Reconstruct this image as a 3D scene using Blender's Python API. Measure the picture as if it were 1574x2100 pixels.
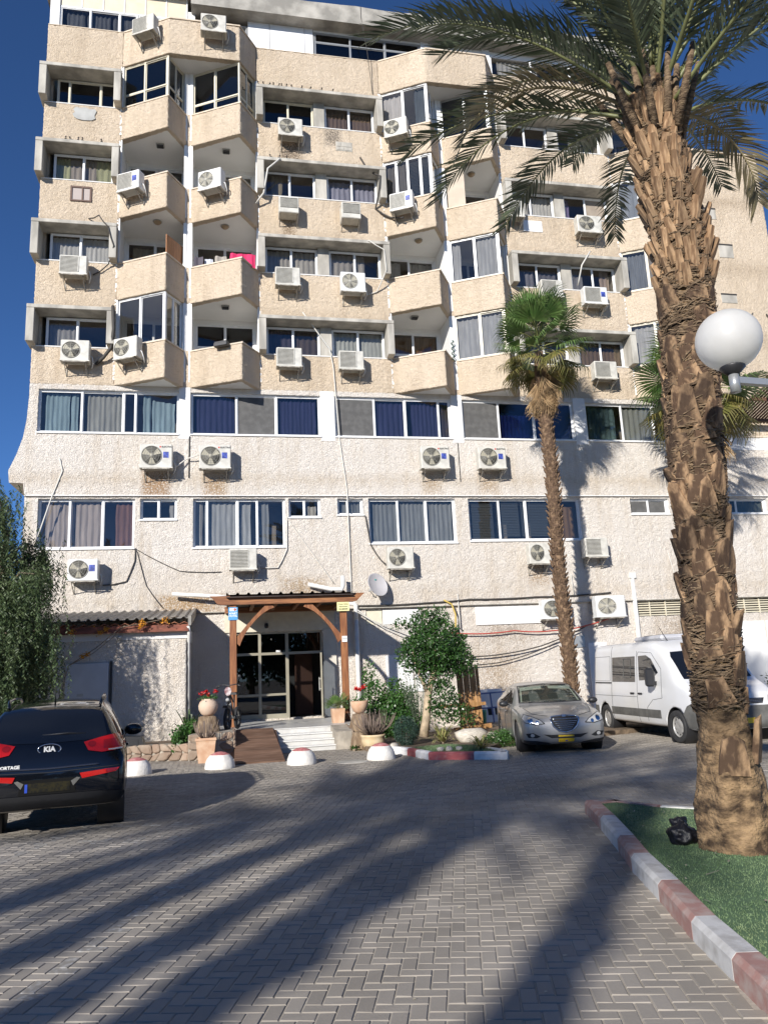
import bpy, bmesh, math, random
from mathutils import Vector, Matrix
from mathutils.bvhtree import BVHTree
R = math.radians
rnd = random.Random(11)
scn = bpy.context.scene
for o in list(bpy.data.objects): bpy.data.objects.remove(o)

# ------------------------------------------------------------------ camera
YAW, PITCH, ROLL = R(11.73), R(11.8), R(2.65)
fw = Vector((math.sin(YAW)*math.cos(PITCH), math.cos(YAW)*math.cos(PITCH), math.sin(PITCH)))
rt = Vector((math.cos(YAW), -math.sin(YAW), 0)); dn = fw.cross(rt)
r2 = rt*math.cos(ROLL) + dn*math.sin(ROLL); d2 = -rt*math.sin(ROLL) + dn*math.cos(ROLL)
cam = bpy.data.cameras.new('camera'); cam_o = bpy.data.objects.new('camera', cam)
scn.collection.objects.link(cam_o)
M = Matrix((r2, -d2, -fw)).transposed().to_4x4(); M.translation = (0, -25.0, 1.8)
cam_o.matrix_world = M
cam.sensor_fit = 'VERTICAL'; cam.sensor_height = 24; cam.lens = 24*1577/2100
cam.clip_start = .05; cam.clip_end = 2000
scn.camera = cam_o

# ------------------------------------------------------------------ light
SUN_DIR = Vector((.71, 1.0, -.50)).normalized()
world = bpy.data.worlds.new('World'); scn.world = world; world.use_nodes = True
wn = world.node_tree; wn.nodes.clear()
sky = wn.nodes.new('ShaderNodeTexSky'); sky.sky_type = 'NISHITA'; sky.sun_disc = False
sky.sun_elevation = math.asin(-SUN_DIR.z); sky.sun_rotation = math.atan2(-SUN_DIR.x, -SUN_DIR.y)
sky.altitude = 800; sky.air_density = .75; sky.dust_density = 0; sky.ozone_density = 8.5
bg = wn.nodes.new('ShaderNodeBackground'); bg.inputs[1].default_value = .097
wo = wn.nodes.new('ShaderNodeOutputWorld')
wn.links.new(sky.outputs[0], bg.inputs[0]); wn.links.new(bg.outputs[0], wo.inputs[0])
sl = bpy.data.lights.new('sun', 'SUN'); sl.energy = 4.7; sl.angle = R(.9); sl.color = (1, .955, .89)
so = bpy.data.objects.new('sun', sl); scn.collection.objects.link(so)
so.rotation_euler = SUN_DIR.to_track_quat('-Z', 'Y').to_euler(); so.location = (-20, -40, 30)
scn.view_settings.view_transform = 'Standard'; scn.view_settings.look = 'None'
scn.view_settings.exposure = .42; scn.view_settings.gamma = 1; scn.view_settings.use_curve_mapping = False
scn.render.engine = 'CYCLES'
scn.cycles.max_bounces = 8; scn.cycles.diffuse_bounces = 6; scn.cycles.glossy_bounces = 3
scn.cycles.transparent_max_bounces = 12; scn.cycles.transmission_bounces = 4
scn.cycles.caustics_reflective = False; scn.cycles.caustics_refractive = False
scn.cycles.use_denoising = True

# ------------------------------------------------------------------ helpers
COL = scn.collection
MATS = {}
def tag(o, label=None, cat=None, group=None, kind=None):
    if label: o['label'] = label
    if cat: o['category'] = cat
    if group: o['group'] = group
    if kind: o['kind'] = kind
    return o
def empty(name, loc=(0, 0, 0), rz=0, parent=None):
    o = bpy.data.objects.new(name, None); COL.objects.link(o)
    o.location = loc; o.rotation_euler = (0, 0, rz); o.empty_display_size = .1
    if parent: o.parent = parent
    return o
def inst(name, me, parent=None, loc=(0, 0, 0), rot=(0, 0, 0), scale=(1, 1, 1)):
    o = bpy.data.objects.new(name, me); COL.objects.link(o)
    o.location = loc; o.rotation_euler = rot; o.scale = scale
    if parent: o.parent = parent
    return o
def copy_tree(o, parent=None):
    c = o.copy(); COL.objects.link(c); c.parent = parent
    for ch in list(o.children): copy_tree(ch, c)
    return c

class MB:
    """collects faces and builds one mesh object"""
    def __init__(s): s.v = []; s.f = []; s.m = []; s.s = []
    def add(s, vs, fs, mi=0, smooth=False, mat=None):
        n = len(s.v)
        if mat is not None: vs = [mat @ Vector(p) for p in vs]
        s.v.extend([tuple(p) for p in vs])
        for f in fs: s.f.append(tuple(i+n for i in f)); s.m.append(mi); s.s.append(smooth)
        return s
    def box(s, x0, x1, y0, y1, z0, z1, mi=0, mat=None, bev=0):
        if bev:
            b = min(bev, (x1-x0)/2.01, (y1-y0)/2.01, (z1-z0)/2.01)
            vs = []
            for z, k in ((z0, b), (z0+b, 0), (z1-b, 0), (z1, b)):
                xs0, xs1, ys0, ys1 = x0+k, x1-k, y0+k, y1-k
                c = 0 if k else b
                vs += [(xs0+c, ys0, z), (xs1-c, ys0, z), (xs1, ys0+c, z), (xs1, ys1-c, z), (xs1-c, ys1, z), (xs0+c, ys1, z), (xs0, ys1-c, z), (xs0, ys0+c, z)]
            fs = [tuple(range(7, -1, -1)), tuple(range(24, 32))]
            for r in range(3):
                for i in range(8): j = (i+1) % 8; fs.append((r*8+i, r*8+j, (r+1)*8+j, (r+1)*8+i))
            return s.add(vs, fs, mi, False, mat)
        vs = [(x0, y0, z0), (x1, y0, z0), (x1, y1, z0), (x0, y1, z0), (x0, y0, z1), (x1, y0, z1), (x1, y1, z1), (x0, y1, z1)]
        return s.add(vs, [(0, 3, 2, 1), (4, 5, 6, 7), (0, 1, 5, 4), (1, 2, 6, 5), (2, 3, 7, 6), (3, 0, 4, 7)], mi, False, mat)
    def quad(s, a, b, c, d, mi=0): return s.add([a, b, c, d], [(0, 1, 2, 3)], mi)
    def bar(s, a, b, w, h=None, mi=0, up=(0, 0, 1)):
        a, b = Vector(a), Vector(b); h = h or w; d = b-a; L = d.length
        if L < 1e-6: return s
        d /= L; u = Vector(up)
        if abs(d.dot(u)) > .98: u = Vector((0, 1, 0))
        x = d.cross(u).normalized(); z = x.cross(d)
        mt = Matrix((x, d, z)).transposed().to_4x4(); mt.translation = a
        return s.box(-w/2, w/2, 0, L, -h/2, h/2, mi, mt)
    def tube(s, pts, rad, n=6, mi=0, smooth=True, caps=True):
        pts = [Vector(p) for p in pts]; k = len(pts)
        rad = rad if isinstance(rad, (list, tuple)) else [rad]*k
        vs = []; prev = None
        for i, p in enumerate(pts):
            d = (pts[min(i+1, k-1)]-pts[max(i-1, 0)])
            d = d.normalized() if d.length > 1e-9 else Vector((0, 0, 1))
            if prev is None:
                u = Vector((0, 0, 1)) if abs(d.z) < .9 else Vector((1, 0, 0)); x = d.cross(u).normalized()
            else:
                x = prev-d*prev.dot(d); x = x.normalized() if x.length > 1e-6 else d.orthogonal().normalized()
            prev = x; y = d.cross(x)
            for j in range(n):
                a = 2*math.pi*j/n; vs.append(p+(x*math.cos(a)+y*math.sin(a))*rad[i])
        fs = [(i*n+j, i*n+(j+1) % n, (i+1)*n+(j+1) % n, (i+1)*n+j) for i in range(k-1) for j in range(n)]
        if caps: fs += [tuple(range(n-1, -1, -1)), tuple(range((k-1)*n, k*n))]
        return s.add(vs, fs, mi, smooth)
    def lathe(s, prof, n=24, mi=0, mat=None, smooth=True, wob=None, cap=True):
        vs = []
        for (r, z) in prof:
            for j in range(n):
                a = 2*math.pi*j/n; q = 1 if wob is None else wob(a, z)
                vs.append((r*q*math.cos(a), r*q*math.sin(a), z))
        k = len(prof)
        fs = [(i*n+j, i*n+(j+1) % n, (i+1)*n+(j+1) % n, (i+1)*n+j) for i in range(k-1) for j in range(n)]
        if cap: fs += [tuple(range(n-1, -1, -1)), tuple(range((k-1)*n, k*n))]
        return s.add(vs, fs, mi, smooth, mat)
    def prism(s, poly, a, b, axis='y', mi=0, mat=None):
        """poly: 2d points; extruded along axis from a to b"""
        k = len(poly)
        def P(p, t): return {'y': (p[0], t, p[1]), 'x': (t, p[0], p[1]), 'z': (p[0], p[1], t)}[axis]
        vs = [P(p, a) for p in poly]+[P(p, b) for p in poly]
        fs = [tuple(range(k)), tuple(range(2*k-1, k-1, -1))]+[(i, i+k, (i+1) % k+k, (i+1) % k) for i in range(k)]
        return s.add(vs, fs, mi, False, mat)
    def mesh(s, name, mats, recalc=True):
        me = bpy.data.meshes.new(name); me.from_pydata(s.v, [], s.f)
        mats = mats if isinstance(mats, (list, tuple)) else [mats]
        for m in mats: me.materials.append(m)
        me.polygons.foreach_set('material_index', s.m); me.polygons.foreach_set('use_smooth', s.s)
        if recalc and s.f:
            bm = bmesh.new(); bm.from_mesh(me); bmesh.ops.recalc_face_normals(bm, faces=bm.faces); bm.to_mesh(me); bm.free()
        me.update(); return me
    def build(s, name, mats, parent=None, loc=(0, 0, 0), rot=(0, 0, 0), scale=(1, 1, 1), recalc=True):
        return inst(name, s.mesh(name, mats, recalc), parent, loc, rot, scale)

import mathutils.noise as mnoise
def roughen(o, cell=.075, amp=.016, freq=9.5):
    """real relief for thrown render: fine faces pushed in and out so that edges come out ragged"""
    bm = bmesh.new(); bm.from_mesh(o.data); bmesh.ops.remove_doubles(bm, verts=bm.verts, dist=.0005)
    bmesh.ops.triangulate(bm, faces=bm.faces)
    for _ in range(9):
        le = [e for e in bm.edges if e.calc_length() > cell]
        if not le: break
        bmesh.ops.subdivide_edges(bm, edges=le, cuts=1); bmesh.ops.triangulate(bm, faces=[f for f in bm.faces if len(f.verts) > 3])
    bm.normal_update()
    for v in bm.verts:
        p = v.co; n = mnoise.noise(p*freq)+.6*mnoise.noise(p*freq*2.1+Vector((5, 2, 8))); v.co = p+v.normal*(amp*n)
    for f in bm.faces: f.smooth = True
    bm.to_mesh(o.data); bm.free(); o.data.update()

def node_mat(name):
    m = bpy.data.materials.new(name); m.use_nodes = True; nt = m.node_tree; nt.nodes.clear()
    out = nt.nodes.new('ShaderNodeOutputMaterial'); b = nt.nodes.new('ShaderNodeBsdfPrincipled')
    nt.links.new(b.outputs[0], out.inputs[0]); MATS[name] = m
    return m, nt, b, out
def mat(name, col, rough=.6, metal=0, var=0, vscale=3, bump=0, bscale=30, bdist=.01, col2=None, ramp=(.4, .65), spec=.5,
        stretch=None, coat=0, island=0, coord='Object', detail=4, distort=0, trans=0):
    """general procedural material: base colour mottled by noise with fine relief"""
    m, nt, b, out = node_mat(name); L = nt.links
    b.inputs['Roughness'].default_value = rough; b.inputs['Metallic'].default_value = metal
    b.inputs['Specular IOR Level'].default_value = spec
    if coat: b.inputs['Coat Weight'].default_value = coat; b.inputs['Coat Roughness'].default_value = .04
    tc = nt.nodes.new('ShaderNodeTexCoord') if coord != 'World' else nt.nodes.new('ShaderNodeNewGeometry'); src = tc.outputs[coord if coord != 'World' else 'Position']
    if stretch:
        mp = nt.nodes.new('ShaderNodeMapping'); mp.inputs['Scale'].default_value = stretch; L.new(src, mp.inputs[0]); src = mp.outputs[0]
    c = (*col, 1); b.inputs['Base Color'].default_value = c; cur = None
    if var or col2:
        nz = nt.nodes.new('ShaderNodeTexNoise'); nz.inputs['Scale'].default_value = vscale; nz.inputs['Detail'].default_value = detail
        nz.inputs['Distortion'].default_value = distort; L.new(src, nz.inputs['Vector'])
        rp = nt.nodes.new('ShaderNodeValToRGB'); rp.color_ramp.elements[0].position = ramp[0]; rp.color_ramp.elements[1].position = ramp[1]
        if col2 is None:
            c1 = tuple(x*(1-var) for x in col); c2 = tuple(min(1, x*(1+var)) for x in col)
        else: c1, c2 = col, col2
        rp.color_ramp.elements[0].color = (*c1, 1); rp.color_ramp.elements[1].color = (*c2, 1)
        L.new(nz.outputs['Fac'], rp.inputs[0]); L.new(rp.outputs[0], b.inputs['Base Color']); cur = rp.outputs[0]
    if island:
        g = nt.nodes.new('ShaderNodeNewGeometry'); oi = nt.nodes.new('ShaderNodeObjectInfo')
        ad = nt.nodes.new('ShaderNodeMath'); ad.operation = 'ADD'; L.new(g.outputs['Random Per Island'], ad.inputs[0]); L.new(oi.outputs['Random'], ad.inputs[1])
        fr = nt.nodes.new('ShaderNodeMath'); fr.operation = 'FRACT'; L.new(ad.outputs[0], fr.inputs[0])
        mr = nt.nodes.new('ShaderNodeMapRange'); mr.inputs['To Min'].default_value = 1-island; mr.inputs['To Max'].default_value = 1+island
        L.new(fr.outputs[0], mr.inputs['Value'])
        hs = nt.nodes.new('ShaderNodeHueSaturation'); L.new(mr.outputs[0], hs.inputs['Value'])
        if cur is None: hs.inputs['Color'].default_value = c
        else: L.new(cur, hs.inputs['Color'])
        L.new(hs.outputs[0], b.inputs['Base Color']); cur = hs.outputs[0]
    if bump:
        bn = nt.nodes.new('ShaderNodeTexNoise'); bn.inputs['Scale'].default_value = bscale; bn.inputs['Detail'].default_value = 3
        L.new(src, bn.inputs['Vector'])
        bp = nt.nodes.new('ShaderNodeBump'); bp.inputs['Strength'].default_value = bump; bp.inputs['Distance'].default_value = bdist
        L.new(bn.outputs['Fac'], bp.inputs['Height']); L.new(bp.outputs[0], b.inputs['Normal'])
    if trans:
        td = nt.nodes.new('ShaderNodeBsdfTranslucent')
        if cur is None: td.inputs[0].default_value = c
        else: L.new(cur, td.inputs[0])
        ms = nt.nodes.new('ShaderNodeMixShader'); ms.inputs[0].default_value = trans
        L.new(b.outputs[0], ms.inputs[1]); L.new(td.outputs[0], ms.inputs[2]); L.new(ms.outputs[0], out.inputs[0])
    return m
def stucco(name, col, colb, stain, bands=(), rust=(), size=18.0, depth=.032, drip=.0):
    """thrown render: lumpy relief, mottled and streaked with weather"""
    m, nt, b, out = node_mat(name); L = nt.links
    b.inputs['Roughness'].default_value = .92; b.inputs['Specular IOR Level'].default_value = .15
    tc = nt.nodes.new('ShaderNodeTexCoord'); src = tc.outputs['Object']
    n1 = nt.nodes.new('ShaderNodeTexNoise'); n1.inputs['Scale'].default_value = .45; n1.inputs['Detail'].default_value = 6; n1.inputs['Roughness'].default_value = .62
    L.new(src, n1.inputs['Vector'])
    r1 = nt.nodes.new('ShaderNodeValToRGB'); r1.color_ramp.elements[0].position = .38; r1.color_ramp.elements[1].position = .62
    r1.color_ramp.elements[0].color = (*col, 1); r1.color_ramp.elements[1].color = (*colb, 1); L.new(n1.outputs['Fac'], r1.inputs[0])
    mp = nt.nodes.new('ShaderNodeMapping'); mp.inputs['Scale'].default_value = (1.3, 1.3, .18); L.new(src, mp.inputs[0])
    n2 = nt.nodes.new('ShaderNodeTexNoise'); n2.inputs['Scale'].default_value = 1.6; n2.inputs['Detail'].default_value = 7; n2.inputs['Roughness'].default_value = .7
    L.new(mp.outputs[0], n2.inputs['Vector'])
    r2_ = nt.nodes.new('ShaderNodeValToRGB'); r2_.color_ramp.elements[0].position = .50; r2_.color_ramp.elements[1].position = .78
    r2_.color_ramp.elements[0].color = (0, 0, 0, 1); r2_.color_ramp.elements[1].color = (.75, .75, .75, 1); L.new(n2.outputs['Fac'], r2_.inputs[0])
    mx = nt.nodes.new('ShaderNodeMixRGB'); L.new(r2_.outputs[0], mx.inputs[0]); L.new(r1.outputs[0], mx.inputs[1]); mx.inputs[2].default_value = (*stain, 1)
    # lumps
    v = nt.nodes.new('ShaderNodeTexVoronoi'); v.feature = 'SMOOTH_F1'; v.inputs['Scale'].default_value = size; v.inputs['Smoothness'].default_value = .6
    nd = nt.nodes.new('ShaderNodeTexNoise'); nd.inputs['Scale'].default_value = size*.8; nd.inputs['Detail'].default_value = 2; L.new(src, nd.inputs['Vector'])
    va = nt.nodes.new('ShaderNodeMixRGB'); va.blend_type = 'LINEAR_LIGHT'; va.inputs[0].default_value = .2
    L.new(src, va.inputs[1]); L.new(nd.outputs['Color'], va.inputs[2]); L.new(va.outputs[0], v.inputs['Vector'])
    n3 = nt.nodes.new('ShaderNodeTexNoise'); n3.inputs['Scale'].default_value = size*1.2; n3.inputs['Detail'].default_value = 4; L.new(src, n3.inputs['Vector'])
    a1 = nt.nodes.new('ShaderNodeMath'); a1.operation = 'MULTIPLY'; a1.inputs[1].default_value = -1.0; L.new(v.outputs['Distance'], a1.inputs[0])
    a2 = nt.nodes.new('ShaderNodeMath'); a2.operation = 'MULTIPLY_ADD'; a2.inputs[1].default_value = 1.1; L.new(n3.outputs['Fac'], a2.inputs[0]); L.new(a1.outputs[0], a2.inputs[2])
    bp = nt.nodes.new('ShaderNodeBump'); bp.inputs['Strength'].default_value = 1; bp.inputs['Distance'].default_value = depth
    L.new(a2.outputs[0], bp.inputs['Height']); L.new(bp.outputs[0], b.inputs['Normal'])
    cur = mx.outputs[0]
    sp = nt.nodes.new('ShaderNodeSeparateXYZ'); L.new(src, sp.inputs[0])
    n4 = nt.nodes.new('ShaderNodeTexNoise'); n4.inputs['Scale'].default_value = 3.2; n4.inputs['Detail'].default_value = 8; n4.inputs['Roughness'].default_value = .75; L.new(src, n4.inputs['Vector'])
    def M_(op, a, b_=None):
        q = nt.nodes.new('ShaderNodeMath'); q.operation = op
        for i, v_ in enumerate((a, b_)):
            if v_ is None: continue
            if isinstance(v_, (int, float)): q.inputs[i].default_value = v_
            else: L.new(v_, q.inputs[i])
        return q.outputs[0]
    def blend(mask, col_):
        nonlocal cur
        x = nt.nodes.new('ShaderNodeMixRGB'); L.new(mask, x.inputs[0]); L.new(cur, x.inputs[1]); x.inputs[2].default_value = (*col_, 1); cur = x.outputs[0]
    for (z0, h, amt) in bands:      # dusty rain bands along the ledges
        d_ = M_('DIVIDE', M_('ABSOLUTE', M_('SUBTRACT', sp.outputs['Z'], z0)), h)
        f_ = M_('MAXIMUM', M_('SUBTRACT', 1.0, d_), 0.0); g_ = M_('MINIMUM', M_('MULTIPLY', M_('MULTIPLY', f_, M_('SUBTRACT', n4.outputs['Fac'], .28)), amt), .8); blend(M_('MAXIMUM', g_, 0.0), stain)
    for (x0, z0, w, h, amt, c_) in rust:   # rust and drip marks under units
        dx = M_('DIVIDE', M_('ABSOLUTE', M_('SUBTRACT', sp.outputs['X'], x0)), w); dz = M_('DIVIDE', M_('ABSOLUTE', M_('SUBTRACT', sp.outputs['Z'], z0)), h)
        f_ = M_('MAXIMUM', M_('SUBTRACT', 1.0, M_('MAXIMUM', dx, dz)), 0.0); g_ = M_('MINIMUM', M_('MULTIPLY', M_('MULTIPLY', f_, M_('MAXIMUM', M_('SUBTRACT', n3.outputs['Fac'], .36), 0.0)), amt), .85); blend(g_, c_)
    L.new(cur, b.inputs['Base Color'])
    return m
def glass(name, tint, refl=1.0, rough=.0):
    m, nt, b, out = node_mat(name); L = nt.links; nt.nodes.remove(b)
    t = nt.nodes.new('ShaderNodeBsdfTransparent'); t.inputs[0].default_value = (*tint, 1)
    g = nt.nodes.new('ShaderNodeBsdfGlossy'); g.inputs['Roughness'].default_value = rough; g.inputs[0].default_value = (refl, refl, refl, 1)
    lw = nt.nodes.new('ShaderNodeLayerWeight'); pw = nt.nodes.new('ShaderNodeMath'); pw.operation = 'POWER'; pw.inputs[1].default_value = 4
    L.new(lw.outputs['Facing'], pw.inputs[0]); lw.inputs[0].default_value = .5
    f = nt.nodes.new('ShaderNodeMapRange'); f.inputs['To Min'].default_value = .05; f.inputs['To Max'].default_value = 1; L.new(pw.outputs[0], f.inputs['Value'])
    mx = nt.nodes.new('ShaderNodeMixShader'); L.new(f.outputs[0], mx.inputs[0]); L.new(t.outputs[0], mx.inputs[1]); L.new(g.outputs[0], mx.inputs[2])
    L.new(mx.outputs[0], out.inputs[0]); return m

M_BEIGE = stucco('beige_stucco', (.745, .62, .475), (.665, .545, .405), (.46, .36, .255), bands=((14.0, .5, 2.2), (17.1, .5, 2.2), (20.1, .5, 2.5), (23.1, .5, 2.5)), rust=((2.3, 20.7, .5, .5, 9, (.16, .12, .09)), (3.9, 21.5, .4, .5, 9, (.2, .17, .14)), (2.2, 17.6, .3, .5, 8, (.28, .2, .13))))
M_WHITE = stucco('white_stucco', (.80, .745, .675), (.745, .68, .60), (.57, .47, .35), bands=((8.25, .35, 1.9), (4.35, .6, 1.6), (.2, .9, 1.8), (5.1, .5, .8)), rust=((-2.25, 8.05, .55, .55, 11, (.36, .21, .10)), (-.4, 8.02, .5, .5, 8, (.40, .26, .14)), (6.95, 8.15, .5, .5, 5, (.42, .3, .18)), (8.95, 8.15, .5, .5, 5, (.42, .3, .18)), (-1.2, 4.2, 1.2, .35, 9, (.42, .27, .13)), (8.9, 1.6, 1.3, 1.4, 5, (.45, .35, .25)), (9.3, 3.0, 1.4, .5, 5, (.4, .33, .26)), (10.6, 5.0, .5, .6, 7, (.42, .3, .19)), (2.4, 4.6, .9, .5, 7, (.44, .32, .2)), (16.0, 2.9, 1.5, .6, 6, (.45, .36, .27))))
M_CONC = mat('grey_concrete', (.42, .395, .345), .85, var=.25, vscale=2.2, bump=.35, bscale=26, bdist=.01, stretch=(1, 1, .35))
M_CONC2 = mat('roof_concrete', (.36, .34, .30), .9, var=.3, vscale=1.4, bump=.5, bscale=14, bdist=.02)
M_PAINT = mat('white_wall_paint', (.74, .73, .71), .75, var=.06, vscale=.8, bump=.15, bscale=20, bdist=.004)
M_CEIL = mat('ceiling_paint', (.84, .83, .80), .8, var=.05, vscale=.7)
M_ALU = mat('white_aluminium', (.80, .80, .79), .38, var=.04, vscale=6)
M_CREAM = mat('cream_aluminium', (.66, .61, .48), .4, var=.05, vscale=6)
M_GREYALU = mat('grey_aluminium', (.42, .43, .43), .35, metal=.5)
M_STONE = mat('coping_stone', (.62, .52, .40), .6, var=.12, vscale=4, bump=.2, bscale=30, bdist=.004)
M_DARK = mat('dark_room', (.045, .042, .04), .9)
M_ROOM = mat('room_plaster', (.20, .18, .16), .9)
M_BLACK = mat('black_plastic', (.02, .02, .022), .45)
M_RUBBER = mat('rubber', (.028, .028, .029), .8, var=.2, vscale=8)
M_STEEL = mat('painted_steel', (.40, .39, .36), .5, var=.2, vscale=9)
M_RUST = mat('bracket_steel', (.34, .31, .26), .6, var=.35, vscale=12)
M_GLASS = glass('window_glass', (.91, .905, .89))
M_GLASSD = glass('tinted_glass', (.45, .48, .52))
M_GLASSB = glass('blue_tinted_glass', (.55, .62, .78))
M_CHROME = mat('chrome', (.75, .75, .76), .12, metal=1)

def text_mesh(name, body, size, mat_, depth=.002, align='CENTER', bold=0):
    cu = bpy.data.curves.new(name, 'FONT'); cu.body = body; cu.size = size; cu.align_x = align; cu.align_y = 'CENTER'
    cu.extrude = depth; cu.offset = bold; cu.resolution_u = 2
    to = bpy.data.objects.new(name, cu); COL.objects.link(to)
    dg = bpy.context.evaluated_depsgraph_get(); me = bpy.data.meshes.new_from_object(to.evaluated_get(dg))
    bpy.data.objects.remove(to); me.materials.clear(); me.materials.append(mat_); me.name = name
    return me
# ------------------------------------------------------------------ ground sheet
gb = MB(); gb.quad((-600, -600, -.03), (600, -600, -.03), (600, 900, -.03), (-600, 900, -.03))
tag(gb.build('ground', mat('dusty_ground', (.22, .19, .15), .95, var=.25, vscale=.6, bump=.4, bscale=9, bdist=.02)), kind='structure')

# ------------------------------------------------------------------ apartment building
BLD = empty('apartment_building', (0, 0, 0))
tag(BLD, 'seven storey apartment block, beige stucco above white lower floors, with saw-tooth balconies', 'building')
XL, XR, PR = -6.2, 21.9, .9
ZZ = {'A': (-3.63, -1.98, -1.42), 'B': (-1.22, .48, 1.1), 'C': (5.75, 7.42, 8.0), 'D': (8.12, 9.8, 10.4), 'E': (15.1, 16.8, 17.4)}
BAND = [(11.40, 12.72), (14.45, 15.80), (17.50, 18.85), (20.57, 21.85), (23.55, 25.03)]
cloths = {}
def cloth(col):
    k = tuple(col)
    if k not in cloths:
        cloths[k] = mat('curtain_cloth_%d' % len(cloths), col, .9, var=.12, vscale=9, bump=.3, bscale=40, bdist=.004, stretch=(1, 1, .15), trans=.25)
    return cloths[k]
def curtain_mesh(w, h, waves=None, drop=0.0, seed=0):
    r = random.Random(seed); n = max(8, int(w*26)); rows = 3; vs = []; fs = []
    ph = r.random()*6; wl = waves or r.uniform(.13, .20)
    for j in range(rows+1):
        for i in range(n+1):
            x = w*i/n; t = j/rows
            top = h-(.02+.018*abs(math.sin(math.pi*x/(wl*1.6)+ph)))-drop*x/w
            y = .03*math.sin(2*math.pi*x/wl+ph+.5*math.sin(5*x))*(1-.25*t)+.012*math.sin(2*math.pi*x/(wl*.37)+t)
            vs.append((x+.012*math.sin(7*t+x*9), y, .01+(top-.01)*t))
    for j in range(rows):
        for i in range(n): a = j*(n+1)+i; fs.append((a, a+1, a+n+2, a+n+1))
    m = MB(); m.add(vs, fs, 0, True); return m
wcount = [0]
def window(w, h, loc, rz=0, panes=(1, 1), frame=None, gl=None, fr=.05, transom=(), room=1.2, curt=(), blinds=(), par=None, name='window', sash=True, label=None, solid=()):
    """frame mesh with glass panes, curtains and blinds as its children; x along, y inwards"""
    frame = frame or M_ALU; gl = gl or M_GLASS; par = par or BLD; wcount[0] += 1; sd = wcount[0]
    m = MB(); d = .09
    m.box(0, w, 0, d, 0, fr, bev=.006); m.box(0, w, 0, d, h-fr, h, bev=.006)
    m.box(0, fr, .002, d-.002, fr, h-fr); m.box(w-fr, w, .002, d-.002, fr, h-fr)
    tot = sum(panes); xs = [fr]
    for p in panes: xs.append(xs[-1]+(w-2*fr)*p/tot)
    zs = [fr]+[fr+(h-2*fr)*t for t in transom]+[h-fr]
    for t in zs[1:-1]: m.box(fr, w-fr, .012, d-.012, t-.022, t+.022)
    for x in xs[1:-1]: m.box(x-.022, x+.022, .006, d-.006, fr, h-fr)
    glb = []
    for i in range(len(panes)):
        for j in range(len(zs)-1):
            xa, xb, za, zb = xs[i]+.02*(i > 0), xs[i+1]-.02*(i < len(panes)-1), zs[j]+.02*(j > 0), zs[j+1]-.02*(j < len(zs)-2)
            yo = .02 if i % 2 == 0 else .048; s = .028
            if sash:
                m.box(xa, xa+s, yo, yo+.024, za, zb); m.box(xb-s, xb, yo, yo+.024, za, zb)
                m.box(xa+s, xb-s, yo, yo+.024, za, za+s); m.box(xa+s, xb-s, yo, yo+.024, zb-s, zb)
            else: s = .0
            glb.append((xa+s, xb-s, yo+.009, za+s, zb-s, i))
    W = m.build(name, frame, par, loc, (0, 0, rz))
    if label: W['label'] = label
    for (xa, xb, yo, za, zb, i) in glb:
        g = MB(); g.box(xa, xb, yo, yo+.005, za, zb)
        mt_ = gl
        for (k, mm) in solid:
            if k == i: mt_ = mm
        g.build('pane', mt_, W)
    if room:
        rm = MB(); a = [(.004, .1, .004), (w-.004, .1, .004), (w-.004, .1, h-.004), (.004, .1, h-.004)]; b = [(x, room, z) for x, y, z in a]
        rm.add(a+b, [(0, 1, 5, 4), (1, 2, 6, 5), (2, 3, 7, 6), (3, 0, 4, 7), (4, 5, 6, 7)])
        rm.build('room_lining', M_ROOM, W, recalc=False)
    for k, c in enumerate(curt):
        x0, x1, col = c[0]*w, c[1]*w, c[2]; top = c[3] if len(c) > 3 else .97; drop = c[4] if len(c) > 4 else 0
        curtain_mesh(x1-x0, h*top-.03, None, drop, sd*7+k).build('curtain', cloth(col), W, (x0, .17, .03))
    for (x0, x1, z0, z1, bm_) in blinds:
        s = MB(); z = z0*h
        while z < z1*h:
            s.add([(x0*w, .125, z), (x1*w, .125, z), (x1*w, .15, z+.045), (x0*w, .15, z+.045)], [(0, 1, 2, 3)]); z += .058
        s.build('blind', bm_, W)
    return W
def wall_holes(name, x0, x1, z0, z1, Y, holes, m, rev=.22, revm=None, par=None):
    xs = sorted({x0, x1, *[h[0] for h in holes], *[h[1] for h in holes]}); zs = sorted({z0, z1, *[h[2] for h in holes], *[h[3] for h in holes]})
    b = MB()
    for i in range(len(xs)-1):
        for j in range(len(zs)-1):
            cx, cz = (xs[i]+xs[i+1])/2, (zs[j]+zs[j+1])/2
            if any(h[0] < cx < h[1] and h[2] < cz < h[3] for h in holes): continue
            b.quad((xs[i], Y, zs[j]), (xs[i+1], Y, zs[j]), (xs[i+1], Y, zs[j+1]), (xs[i], Y, zs[j+1]))
    for (a, c, e, g) in holes:
        p = [(a, Y, e), (c, Y, e), (c, Y, g), (a, Y, g)]; q = [(x, Y+rev, z) for x, y, z in p]
        b.add(p+q, [(1, 0, 4, 5), (2, 1, 5, 6), (3, 2, 6, 7), (0, 3, 7, 4)], 1)
    # edges of the slab
    p = [(x0, Y, z0), (x1, Y, z0), (x1, Y, z1), (x0, Y, z1)]; q = [(x, Y+rev+.1, z) for x, y, z in p]
    b.add(p+q, [(0, 1, 5, 4), (1, 2, 6, 5), (2, 3, 7, 6), (3, 0, 4, 7)])
    return b.build(name, [m, revm or m], par or BLD, recalc=False)

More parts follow.
